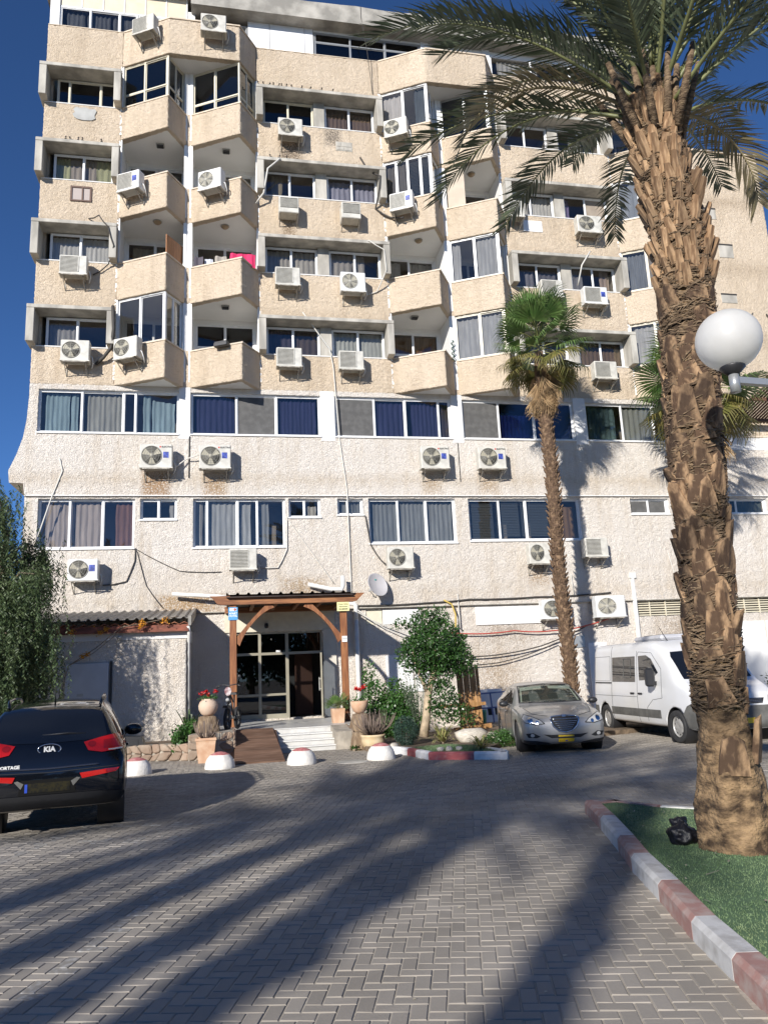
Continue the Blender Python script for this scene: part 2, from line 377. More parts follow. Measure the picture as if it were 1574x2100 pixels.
# --- white lower storeys
F1 = [(-5.93, -1.56), (-1.19, 3.13), (3.62, 7.79), (8.20, 12.46), (12.94, 17.2)]
wall_holes('wall', XL, 18.3, 7.72, 11.42, 0, [(a, b, 9.78, 11.24) for a, b in F1], M_WHITE, .2, M_PAINT)
F0 = [(-5.80, -2.90, 6.02, 7.62), (-2.74, -1.60, 6.93, 7.62), (-1.10, 1.87, 6.0, 7.62), (1.98, 3.05, 6.98, 7.62), (3.61, 4.49, 7.06, 7.62), (4.67, 7.73, 6.07, 7.62),
      (8.20, 12.38, 6.12, 7.62), (14.36, 15.9, 7.04, 7.62), (18.42, 20.0, 7.04, 7.62)]
wall_holes('wall', XL, XR, 3.93, 7.72, .06, F0, M_WHITE, .2, M_PAINT)
DOOR = (.10, 2.98, .55, 3.24)
wall_holes('wall', XL, XR, -.02, 3.93, .15, [DOOR, (4.45, 6.3, 3.36, 3.86), (14.1, 16.5, 3.34, 3.88), (17.9, 21.0, 3.34, 3.88)], M_WHITE, .2, M_PAINT)
# smooth painted piers between the upper ribbon windows
for (a, b) in ((-1.555, -1.2), (3.135, 3.615), (7.795, 8.195), (12.465, 12.935)):
    m = MB(); m.box(a, b, -.015, .2, 9.62, 11.40); m.build('pier', M_PAINT, BLD)
for (a, b) in F1:
    m = MB(); m.box(a-.02, b+.02, -.05, .1, 9.735, 9.785, bev=.01); m.build('sill', M_ALU, BLD)
for (a, b, c, d) in F0:
    m = MB(); m.box(a-.03, b+.03, .01, .15, c-.05, c+.003, bev=.01); m.build('sill', M_ALU, BLD)
# flared corner of the white storey
m = MB(); m.prism([(-6.2, 11.0), (-6.24, 10.2), (-6.32, 9.6), (-6.48, 9.05), (-6.70, 8.5), (-6.66, 8.12), (-6.25, 8.10), (-6.2, 7.72)], .004, 9, 'y')
m.build('flared_corner', M_WHITE, BLD)
NAVY, TEAL, GREYC, DUN = (.030, .036, .105), (.27, .38, .44), (.20, .195, .19), (.12, .115, .11)
def f1win(i, panes, curt, solid=(), gl=None, blinds=()):
    a, b = F1[i]; window(b-a, 1.46, (a, .09, 9.78), 0, panes, gl=gl, curt=curt, blinds=blinds, solid=solid)
M_SCREEN = mat('insect_screen', (.10, .098, .095), .8, var=.15, vscale=5)
f1win(0, (1.15, 1.15, .35, 1.2), [(.04, .21, TEAL), (.22, .27, TEAL), (.335, .60, (.34, .35, .33)), (.735, .79, TEAL), (.80, .965, TEAL, .86, .10)])
f1win(1, (1.05, .95, 1.05), [(.03, .33, NAVY), (.66, .97, NAVY, .98)], solid=((1, M_SCREEN),))
f1win(2, (1.05, .85, .95, .3), [(.34, .62, NAVY), (.66, .9, NAVY), (.9, .99, (.05, .04, .04))], solid=((0, M_SCREEN),))
f1win(3, (.95, .95, 1.05), [(.35, .62, NAVY, .7), (.66, .80, (.05, .06, .13))], solid=((0, M_SCREEN),), gl=M_GLASSB)
f1win(4, (1, .9, 1), [(.05, .3, (.09, .15, .16)), (.36, .66, (.26, .28, .27)), (.7, .95, (.2, .22, .22))])
PINK, BROWN = (.42, .37, .35), (.20, .11, .085)
def f0win(i, panes, **k):
    a, b, c, d = F0[i]; window(b-a, d-c, (a, .17, c), 0, panes, **k)
f0win(0, (1, 1.1, 1.05), curt=[(.02, .36, PINK), (.37, .64, PINK), (.79, .985, BROWN, .97, .05)])
f0win(1, (1, 1), curt=[(.78, .93, (.35, .35, .35), .8)])
f0win(2, (.42, 1, .68, .9), curt=[(.12, .62, (.38, .40, .42)), (.68, .82, (.24, .26, .28)), (.02, .1, (.4, .4, .4))])
f0win(3, (1, 1), curt=[(.6, .88, (.4, .4, .4), .7)])
f0win(4, (.7, 1), curt=[(.05, .95, (.20, .22, .24))])
f0win(5, (1, 1, 1), curt=[(.02, .33, (.22, .24, .255)), (.34, .66, (.24, .26, .275)), (.68, .97, (.25, .27, .285))])
M_BLIND = mat('dark_blind', (.055, .065, .075), .5)
f0win(6, (1, .9, .9, .9), blinds=[(.26, .46, .12, .95, M_BLIND), (.48, .72, .12, .95, M_BLIND), (.03, .23, .05, .95, M_BLIND)], curt=[(.76, .98, (.17, .10, .045), .85)])
f0win(7, (1, 1), curt=[], solid=((0, M_SCREEN), (1, M_SCREEN)))
f0win(8, (.3, 1.2), curt=[(.3, .95, (.10, .12, .11))])
# ledge line
m = MB(); m.box(XL, XR, -.02, .1, 7.69, 7.72); m.build('ledge', M_PAINT, BLD)
m = MB(); m.box(XL, XR, .03, .2, 3.905, 3.93); m.build('ledge', M_CONC, BLD)
# ground floor high strips: white boards and louvres
m = MB(); m.box(8.22, 10.55, .105, .15, 3.23, 3.84, bev=.008); m.build('panel', M_PAINT, BLD)
m = MB(); m.box(4.46, 5.0, .2, .24, 3.37, 3.85); m.build('panel', M_CREAM, BLD)
m = MB(); m.box(5.02, 6.28, .17, .22, 3.37, 3.85); m.build('panel', M_PAINT, BLD)
for (a, b) in ((14.1, 16.5), (17.9, 21.0)):
    m = MB(); m.box(a, b, .3, .33, 3.35, 3.87); L_ = m.build('vent', M_DARK, BLD)
    z = 3.37
    while z < 3.86:
        s = MB(); s.add([(a+.02, .16, z), (b-.02, .16, z), (b-.02, .22, z+.045), (a+.02, .22, z+.045), (a+.02, .17, z-.006), (b-.02, .17, z-.006), (b-.02, .23, z+.04), (a+.02, .23, z+.04)],
                        [(0, 1, 2, 3), (7, 6, 5, 4), (0, 4, 5, 1), (3, 2, 6, 7)]); s.build('slat', M_CREAM, L_); z += .085
    for k in range(1, int((b-a)/.62)): s = MB(); s.box(a+k*.62-.015, a+k*.62+.015, .15, .2, 3.34, 3.88); s.build('mullion', M_CREAM, L_)
# boarded openings low on the wall
for (a, b, c, d) in ((5.05, 5.95, 1.15, 2.35), (6.0, 6.5, 1.15, 2.35), (12.2, 12.9, 0, 2.5), (11.3, 12.1, 2.35, 2.75)):
    m = MB(); m.box(a, b, .11, .15, c, d, bev=.006); m.build('panel', M_PAINT if c < 2 else M_GREYALU, BLD)
for (a, b) in ((16.9, 17.9), (17.95, 19.2), (19.25, 20.6)): m = MB(); m.box(a, b, .10, .15, 0, 3.05, bev=.006); m.build('sheet_door', M_PAINT, BLD)

# --- beige saw-tooth storeys
def flat_band(a, b, z0, z1, y0=0):
    m = MB(); m.box(a, b, y0, y0+.3, z0, z1); return m.build('wall_band', M_BEIGE, BLD)
def tooth(pts, z0, z1, back=1.25, slab=True, cope=True):
    """balcony: solid parapet along pts, stone coping, white slab"""
    o = .16
    inner = [(pts[0][0]+.02, pts[0][1]+o+.1)]+[(x-.02, y+o*1.25) for x, y in pts[1:-1]]+[(pts[-1][0]-.02, pts[-1][1]+o+.1)]
    k = len(pts)
    m = MB(); m.prism(pts+inner[::-1], z0, z1-.05, 'z'); par = m.build('balcony_parapet', M_BEIGE, BLD)
    if cope:
        q = [(pts[0][0], pts[0][1]-.03)]+[(x+.03, y-.04) for x, y in pts[1:-1]]+[(pts[-1][0]+.03, pts[-1][1])]
        m = MB(); m.prism(q+[(x-.01, y+.03) for x, y in inner[::-1]], z1-.05, z1, 'z'); m.build('coping', M_STONE, par)
    if slab:
        m = MB(); m.prism(inner+[(pts[-1][0]-.02, back), (pts[0][0]+.02, back)], z0+.012, z0+.2, 'z'); m.build('balcony_slab', M_CEIL, BLD)
    return par
for k, (z0, z1) in enumerate(BAND):
    top = k == 4
    zf = BAND[k-1][1]+1.2 if k else z0
    flat_band(XL, -3.63, zf, z1-.04)
    flat_band(1.1, 5.75, zf, z1-.04)
    if not top:
        for n in 'ABCD': a, t, b = ZZ[n]; tooth([(a, 0), (t, -PR), (b, 0)], z0, z1)
        flat_band(10.4, 15.1, zf, z1-.04)
        a, t, b = ZZ['E']; tooth([(a, 0), (t, -PR), (b, 0)], z0, z1)
    else:
        tooth([(-3.63, 0), (-1.98, -PR), (.48, -PR), (1.1, 0)], z0, z1)
        tooth([(5.75, 0), (7.42, -PR), (9.8, -PR), (10.4, 0)], z0, z1)
        flat_band(10.4, 17.4, zf, z1-.04)
    for (a, b) in ((XL, -3.63), (1.1, 5.75), (10.4, 15.1)):
        m = MB(); m.box(a, b, -.02, .3, z1-.04, z1, bev=.008); m.build('sill', M_STONE if top else M_PAINT, BLD)
# plain right wing
m = MB(); m.box(17.4, XR, 0, .35, 10.0, 22.42); m.build('wall', M_BEIGE, BLD)
m = MB(); m.box(17.3, XR+.05, -.06, .5, 22.42, 22.5, bev=.01); m.build('roof_edge', M_STONE, BLD)
m = MB(); m.box(17.6, 19.5, .3, .8, 22.5, 22.8); m.build('roof_upstand', M_STONE, BLD)
for (a, b, c, d) in ((19.0, 19.6, 19.3, 19.75), (19.5, 20.15, 17.6, 18.15), (19.3, 20.0, 15.6, 15.95)):
    m = MB(); m.box(a, b, -.02, .05, c, d, bev=.01); m.build('patch', M_CONC, BLD)
    m = MB(); m.box(a, b, -.03, .02, d+.001, d+.06); m.build('slot', M_DARK, BLD)
m = MB(); m.prism([(-5.1, 21.24), (-4.9, 21.2), (-4.62, 21.22), (-4.5, 21.3), (-4.53, 21.42), (-4.47, 21.6), (-4.52, 21.68), (-4.68, 21.66), (-4.85, 21.72), (-5.02, 21.68), (-5.16, 21.71), (-5.24, 21.6), (-5.18, 21.5), (-5.26, 21.42), (-5.2, 21.3)], -.03, .05, 'y')
m.build('repair_patch', mat('cement_patch', (.42, .42, .40), .9, var=.1, vscale=3), BLD)
m = MB(); m.box(4.0, 4.62, -.012, .02, 20.92, 21.30); m.build('repair_patch', M_CONC, BLD)
for (xa, xb, za, zb) in ((4.03, 4.30, 20.95, 21.08), (4.33, 4.59, 20.95, 21.08), (4.03, 4.2, 21.1, 21.27), (4.23, 4.59, 21.1, 21.27)):
    m = MB(); m.box(xa, xb, -.025, 0, za, zb, bev=.006); m.build('block', M_CONC, BLD)
m = MB(); m.box(-5.19, -4.56, -.012, .02, 18.06, 18.57); V_ = m.build('vent_opening', mat('vent_panel', (.42, .36, .33), .7), BLD)
m = MB()
for (a, b, c, d) in ((-5.22, -4.53, 18.54, 18.6), (-5.22, -4.53, 18.03, 18.08), (-5.22, -5.16, 18.08, 18.54), (-4.59, -4.53, 18.08, 18.54), (-4.85, -4.80, 18.08, 18.54)): m.box(a, b, -.04, .01, c, d)
m.build('frame', mat('old_timber', (.14, .09, .07), .8), V_)
m = MB(); m.box(11.16, 11.93, -.02, .01, 18.14, 18.6); m.build('notice_board', mat('white_board', (.8, .8, .8), .6), BLD)

# --- window hoods of raw concrete, one per flat bay and storey
def hood(a, b, zs, zt, mull=None):
    m = MB(); f = .24
    m.box(a, b, -.42, .34, zt-.13, zt, bev=.012)
    m.box(a+.002, a+f, -.41, .34, zs-.02, zt-.13, bev=.012); m.box(b-f, b-.002, -.41, .34, zs-.02, zt-.13, bev=.012)
    H = m.build('window_hood', M_CONC, BLD)
    m = MB(); m.box(a+f, b-f, .0, .34, zs-.05, zs+.01); m.build('sill', M_CONC, H)
    if mull:
        m = MB(); m.box(mull[0], mull[1], .1, .36, zs+.01, zt-.13); m.build('mullion', M_CONC, H)
    return H
WARM, PALE, GRN, OLIVE = (.17, .12, .09), (.52, .50, .47), (.42, .43, .26), (.27, .235, .17)
boxwin = {  # (level, bay): list of window specs
 (0, 'L'): [dict(panes=(1, 1), curt=[(.05, .46, (.3, .3, .31), .9)], room=2.2)],
 (1, 'L'): [dict(panes=(1, 1), curt=[(.03, .47, (.55, .55, .54)), (.51, .98, (.58, .58, .57))])],
 (2, 'L'): [dict(panes=(1, 1), curt=[(.02, .26, GRN), (.26, .46, (.36, .32, .28)), (.52, .7, (.36, .32, .28)), (.7, .98, GRN)])],
 (3, 'L'): [dict(panes=(.35, 1, .45), frame='c', curt=[])],
 (0, 'M1'): [dict(panes=(1, 1), curt=[(.04, .48, (.055, .05, .08)), (.52, .97, (.09, .07, .065))])],
 (0, 'M2'): [dict(panes=(1, 1), curt=[(.03, .49, (.44, .46, .44)), (.51, .97, (.44, .46, .44))])],
 (1, 'M1'): [dict(panes=(1, 1), curt=[(.02, .49, (.40, .38, .35)), (.5, .98, (.42, .40, .37))])],
 (1, 'M2'): [dict(panes=(1, 1), curt=[(.02, .45, (.36, .34, .32)), (.46, .7, (.36, .34, .32))])],
 (2, 'M1'): [dict(panes=(1, 1), curt=[(.14, .36, OLIVE)], solid=())],
 (2, 'M2'): [dict(panes=(1, 1), curt=[(.03, .98, (.33, .33, .42), .92)])],
 (3, 'M1'): [dict(panes=(1, 1), frame='c', curt=[])],
 (3, 'M2'): [dict(panes=(1, 1), curt=[(.05, .47, WARM, .9), (.53, .95, WARM, .9)])],
 (0, 'R1'): [dict(panes=(1, 1), curt=[(.05, .95, (.1, .09, .08))])],
 (0, 'R2'): [dict(panes=(1, 1), curt=[(.05, .95, (.16, .11, .07), .95)])],
 (1, 'R1'): [dict(panes=(1, 1), curt=[(.05, .47, (.20, .20, .24), .85), (.53, .95, (.14, .14, .17), .85)])],
 (1, 'R2'): [dict(panes=(1, 1), curt=[(.03, .3, (.2, .2, .22)), (.7, .9, (.35, .28, .24))])],
 (2, 'R1'): [dict(panes=(1, 1), curt=[(.03, .48, (.62, .61, .58)), (.5, .97, (.62, .61, .58))])],
 (2, 'R2'): [dict(panes=(1, 1), curt=[(.02, .16, (.2, .17, .3))], solid=((1, 's'),))],
 (3, 'R1'): [dict(panes=(1, 1), curt=[])],
 (3, 'R2'): [dict(panes=(1, 1), curt=[(.3, .6, (.4, .4, .38))])],
}
M_TANSCR = mat('tan_screen', (.30, .25, .20), .7, var=.1, vscale=3)
for k in range(4):
    zs, zt = BAND[k][1], BAND[k][1]+1.26
    hood(XL-.12, -3.62, zs, zt); hood(1.08, 5.78, zs, zt, (3.22, 3.62)); hood(10.42, 15.12, zs, zt, (12.6, 13.0))
    for bay, a, b in (('L', -5.84, -3.87), ('M1', 1.34, 3.21), ('M2', 3.63, 5.53), ('R1', 10.68, 12.59), ('R2', 13.01, 14.87)):
        for sp in boxwin[(k, bay)]:
            sp = dict(sp)
            if sp.get('frame') == 'c': sp['frame'] = M_CREAM; sp['gl'] = M_GLASSD
            if sp.get('solid'): sp['solid'] = ((1, M_TANSCR),)
            window(b-a, zt-.16-zs-.02, (a, .2, zs+.015), 0, **sp)

# --- bays with open or glazed balconies
ANG = math.atan2(-PR, 1.65)
for n in 'ABCDE':
    a, t, b = ZZ[n]
    for k in range(4):
        z0, z1 = BAND[k][0]+.2, BAND[k+1][0]+.012
        for xx in (a, b): m = MB(); m.box(xx-.05, xx+.05, .0, 1.3, z0, z1); m.build('balcony_side', M_CEIL, BLD)
        # back wall with a ribbon window under the ceiling
        zh = z1-.16; zl = BAND[k][0]+.95
        wall_holes('balcony_back', a+.02, b-.02, z0, z1, 1.22, [(a+.12, b-.12, zl, zh)], M_CEIL, .1)
m = MB()
for (a, b, c, d) in ((-1.47, -1.25, -1.44, -1.2), (7.97, 8.15, 7.98, 8.14)):
    for k in range(4):
        m = MB(); m.box(a, b, .02, 1.3, BAND[k][1], BAND[k+1][0]+.01); m.build('pier', M_PAINT, BLD)
        m = MB(); m.box(c, d, .01, .3, BAND[k][0], BAND[k][1]); m.build('wall_band', M_BEIGE, BLD)
back = {('A', 1): [(.1, .6, (.40, .35, .25), .95)], ('A', 2): [(.6, .9, (.3, .27, .22), .95)], ('B', 1): [(.3, .62, (.33, .29, .25), .9, .3), (.64, .9, (.28, .25, .22), .95)],
        ('B', 2): [(.02, .5, (.33, .28, .19)), (.52, .98, (.35, .3, .2))], ('B', 0): [], ('C', 1): [(.02, .35, (.5, .48, .44)), (.5, .95, (.5, .48, .44))],
        ('C', 0): [(.05, .47, (.2, .11, .05)), (.53, .97, (.2, .11, .05))], ('D', 2): [(.05, .95, (.5, .5, .5), .8)]}
for n in 'ABCDE':
    a, t, b = ZZ[n]
    for k in range(4):
        zh = BAND[k+1][0]+.012-.16; zl = BAND[k][0]+.95
        window(b-a-.24, zh-zl, (a+.12, 1.25, zl), 0, (1, 1), transom=(.55,), curt=back.get((n, k), []), gl=M_GLASSD if (n, k) in (('B', 0),) else M_GLASS)
# ceiling lamps of the open balconies
def ceil_lamp(x, y, z, kind, lab):
    L0 = empty('ceiling_lamp', (x, y, z)); tag(L0, lab, 'lamp', 'lamps under the balcony slabs')
    m = MB()
    if kind == 'round':
        m.lathe([(.02, -.105), (.085, -.09), (.125, -.05), (.135, -.02)], 16); m.build('shade', mat('lamp_amber_glass', (.38, .27, .16), .3) if 'lamp_amber_glass' not in MATS else MATS['lamp_amber_glass'], L0)
        m = MB(); m.lathe([(.15, -.025), (.155, 0)], 16); m.build('base', M_STEEL, L0)
    else:
        m.box(-.14, .14, -.11, .11, -.05, 0, bev=.01); m.build('base', M_STEEL, L0)
        m = MB(); m.box(-.11, .11, -.09, -.02, -.09, -.05); m.box(-.11, .11, .01, .08, -.085, -.05); m.build('tube_shade', M_BLACK, L0)
ceil_lamp(-2.35, .05, 17.505, 'round', 'amber round ceiling lamp on the balcony with the orange board')
ceil_lamp(-2.3, .1, 20.575, 'square', 'small square ceiling lamp on the leftmost balcony, above the blue-stickered unit')
ceil_lamp(.0, .1, 20.575, 'square', 'small square ceiling lamp on the balcony above the white ring-grille unit')
ceil_lamp(-.05, .05, 17.505, 'round', 'amber round ceiling lamp over the balcony with the pink towel')
ceil_lamp(-.05, .1, 14.455, 'square', 'square ceiling lamp over the lowest open balcony beside the glazed one')
ceil_lamp(7.0, .1, 17.505, 'round', 'round ceiling lamp over the open balcony beside the white curtained corner window')
ceil_lamp(6.7, .2, 14.455, 'square', 'dark ceiling lamp over the balcony with brown curtains')
ceil_lamp(9.3, .2, 20.575, 'round', 'round ceiling lamp on the balcony with the tan board')

# glazed-in balconies
def glaze(n, k, front, side, frame, gl, curt=(), tr=(), blinds=(), scurt=()):
    a, t, b = ZZ[n]; z = BAND[k][1]; h = BAND[k+1][0]-z+.005
    wf = math.hypot(t-a, PR)-.04; ws = math.hypot(b-t, PR)-.08
    nx, ny = .04*math.sin(-ANG), .04*math.cos(ANG)
    window(wf, h, (a+.02+nx, .02+ny, z), ANG, front, frame=frame, gl=gl, room=None, curt=curt, transom=tr, blinds=blinds)
    sa = math.atan2(PR, b-t)
    window(ws, h, (t+.0-.035*math.sin(sa)+.03*math.cos(sa), -PR+.09+.03, z), sa, side, frame=frame, gl=gl, room=None, curt=scurt, transom=tr)
glaze('A', 0, (1.05, 1.15), (1, 1), M_ALU, M_GLASS, curt=[(.9, .98, (.4, .42, .44))])
glaze('A', 3, (1, 1.1), (1, 1), M_CREAM, M_GLASSD, tr=(.30,))
glaze('B', 3, (1, 1.1), (1, 1), M_CREAM, M_GLASSD, tr=(.22,))
glaze('C', 3, (.9, 1), (1, 1), M_ALU, M_GLASS, curt=[(.03, .45, (.6, .58, .58)), (.7, .95, (.12, .14, .16))])
glaze('C', 2, (.9, .9, 1, .8), (1,), M_ALU, M_GLASS, blinds=[(.5, .72, .05, .95, M_BLIND), (.76, .97, .05, .95, M_BLIND)], curt=[(.04, .45, (.16, .15, .14))])
glaze('D', 3, (1, 1), (1,), M_GREYALU, M_GLASSD)
glaze('D', 1, (1, 1), (1,), M_ALU, M_GLASS, curt=[(.02, .2, (.45, .46, .48)), (.53, .97, (.42, .43, .45))])
glaze('D', 0, (1, 1), (1,), M_CREAM, M_GLASS, curt=[(.03, .48, (.44, .45, .47)), (.52, .97, (.44, .45, .47))])
M_FROST = mat('grey_film', (.30, .32, .35), .35)
for k, cc in ((0, [(.1, .9, (.5, .5, .5))]), (1, [(.05, .5, (.22, .24, .27)), (.52, .95, (.32, .29, .25))]), (2, [(.05, .95, (.32, .35, .40))]), (3, [(.4, .9, (.4, .42, .46))])):
    glaze('E', k, (1, 1), (1,), M_CREAM if k < 2 else M_ALU, M_GLASS, curt=cc)
# half board on the third-storey balcony
def board(n, k, f0, f1, z0, z1, m_, lab):
    a, t, b = ZZ[n]; p = MB(); L_ = math.hypot(t-a, PR)
    p.box(L_*f0, L_*f1, .05, .08, 0, z1-z0); p.build('board', m_, BLD, (a, .03, z0), (0, 0, ANG))['label'] = lab
board('D', 2, .05, .40, 18.85, 20.56, mat('tan_board', (.50, .42, .33), .7, var=.05), 'tan board closing half a balcony')
a, t, b = ZZ['A']; p = MB(); sa = math.atan2(PR, b-t)
p.box(.08, 1.0, .02, .05, 0, .80); p.build('board', mat('orange_board', (.42, .19, .075), .6, var=.12, vscale=4, stretch=(4, 4, .5)), BLD, (t-.02, -PR+.12, 15.80), (0, 0, sa))['label'] = 'orange wooden board on the balcony side'

# --- top storey under the roof slab
TY = .12
for (a, b) in ((XL+.02, XL+.34), (-1.38, -1.12), (7.55, 7.86), (10.1, 10.4)): m = MB(); m.box(a, b, TY-.05, TY+.3, 25.03, 26.3); m.build('pier', M_PAINT, BLD)
window(2.7, .93, (-5.86, TY, 25.03), 0, (1, 1, .6), curt=[(.08, .31, (.10, .11, .13)), (.34, .64, (.10, .11, .13)), (.67, .98, (.10, .11, .13))], room=1.5)
window(1.75, .93, (-3.14, TY, 25.03), 0, (1, .7), curt=[(.04, .6, (.10, .11, .13))], room=1.5)
m_cp = mat('cream_panel', (.72, .62, .46), .5, var=.06)
for i in range(6): m = MB(); m.box(-5.84+i*.74, -5.14+i*.74, TY+.02, TY+.06, 25.985, 26.9); m.build('upper_panel', m_cp, BLD)
m = MB()
for i in range(7): m.box(-5.88+i*.74, -5.84+i*.74, TY, TY+.07, 25.96, 26.9)
m.box(-5.88, -1.4, TY, TY+.07, 25.96, 25.985); m.build('panel_frame', M_ALU, BLD)
window(1.9, 1.0, (-1.1, TY, 25.03), 0, (1, 1), frame=M_GREYALU, curt=[(.02, .98, (.62, .53, .40), .9)], room=1.5)
m_wp = mat('white_panel', (.82, .82, .82), .5, var=.03)
for (a, b) in ((.82, 1.62), (1.64, 2.95), (2.97, 3.28)): m = MB(); m.box(a, b, TY-.03, TY+.1, 25.0, 26.3); m.build('white_panel', m_wp, BLD)
window(4.2, 1.1, (3.32, TY, 25.03), 0, (1, 1, 1), frame=M_GREYALU, gl=M_GLASSD, transom=(.62,), blinds=[(.02, .98, .0, .6, M_BLIND)], room=1.6)
m = MB(); m.box(3.3, 7.55, TY, TY+.3, 26.13, 26.3); m.build('lintel', M_CEIL, BLD)
window(2.2, 1.0, (7.88, TY, 25.03), 0, (1, 1), curt=[(.1, .5, (.5, .3, .2))], room=1.5)
window(6.9, 1.0, (10.42, TY, 25.03), 0, (1, 1, 1, 1), curt=[(.05, .3, (.4, .4, .4))], room=1.5)
m = MB(); m.box(7.56, 17.4, TY+.02, TY+.3, 26.0, 26.3); m.build('lintel', M_CEIL, BLD)
m = MB()
r = random.Random(8); pts = []
x = -6.5
pts_t = []
while x < 17.6: pts_t.append((x, 27.0+r.uniform(-.03, .03))); x += .6
m.prism([(-1.25, 26.22)]+[(17.6, 26.22)]+[p for p in pts_t if p[0] > -1.2][::-1]+[(-1.25, 27.0)], -.42, 6, 'y'); m.build('roof_slab', M_CONC2, BLD)
m = MB(); m.box(-6.5, -1.252, -.3, 6, 26.9, 27.25); m.build('roof_slab', M_CONC2, BLD)
# closed back and sides of the block
m = MB(); m.box(XL, XL+.2, .3, 12, 7.72, 26.2); m.build('wall', M_BEIGE, BLD)
m = MB(); m.box(XL, XL+.2, .36, 12, 0, 7.70); m.build('wall', M_WHITE, BLD)
m = MB(); m.box(XR-.2, XR, .4, 12, 0, 22.42); m.build('wall', M_BEIGE, BLD)
m = MB(); m.box(XL, XR, 12, 12.2, 0, 22.42); m.build('wall', M_BEIGE, BLD)
m = MB(); m.box(17.4, XR-.2, .4, 12, 22.2, 22.4); m.build('roof_slab', M_ROOM, BLD)
m = MB(); m.box(XL+.2, XR-.2, 3.0, 3.1, 0, 22.2); m.build('inner_wall', M_ROOM, BLD)
m = MB(); m.box(17.3, 17.45, .3, 6, 22.4, 26.2); m.build('wall', M_BEIGE, BLD)

# --- low terrace wing with slatted shade at the right end
m = MB(); m.prism([(18.3, 0), (20.2, 0), (22.4, -1.1), (23.5, -1.1), (23.5, .3), (18.3, .3)], 7.72, 9.5, 'z'); m.build('wall', M_WHITE, BLD)
m = MB(); m.prism([(18.3, -.012), (20.2, -.012), (22.4, -1.112), (23.5, -1.112), (23.5, .3), (18.3, .3)], 9.5, 10.0, 'z'); T_ = m.build('terrace_parapet', M_PAINT, BLD)
m = MB(); m.prism([(18.3, -.05), (20.2, -.05), (22.4, -1.15), (23.5, -1.15), (23.5, .35), (18.3, .35)], 10.0, 10.06, 'z'); m.build('coping', M_STONE, T_)
m = MB(); m.prism([(19.0, 10.06), (20.5, 10.06), (20.5, 10.75)], .0, .3, 'y'); m.build('gable', M_STONE, BLD)
PG = empty('slatted_shade', (0, 0, 0)); tag(PG, 'dark brown slatted shade roof over the white terrace at the right', 'pergola')
m_slat = mat('dark_brown_timber', (.12, .06, .035), .7, var=.25, vscale=4)
for i in range(26):
    m = MB(); m.bar((19.3+i*.14, -2.6, 11.7), (18.7+i*.14, -.12, 10.55), .055, .05); m.build('slat', m_slat, PG)
for i in range(3):
    m = MB(); y = -2.4+i*1.0; z = 11.53-(y+2.5)*.46; m.bar((18.8, y, z), (23.2, y, z), .09, .12); m.build('beam', m_slat, PG)
m = MB(); m.box(22.9, 23.02, -2.35, -2.23, 0, 11.4); m.build('post', m_slat, PG)
m = MB(); m.box(23.2, 23.32, -.5, -.38, 0, 10.6); m.build('post', m_slat, PG)

for o in list(BLD.children):
    if o.type == 'MESH' and o.data.materials and o.data.materials[0] in (M_BEIGE, M_WHITE):
        if any(v.co.y > 6 for v in o.data.vertices): continue
        roughen(o)
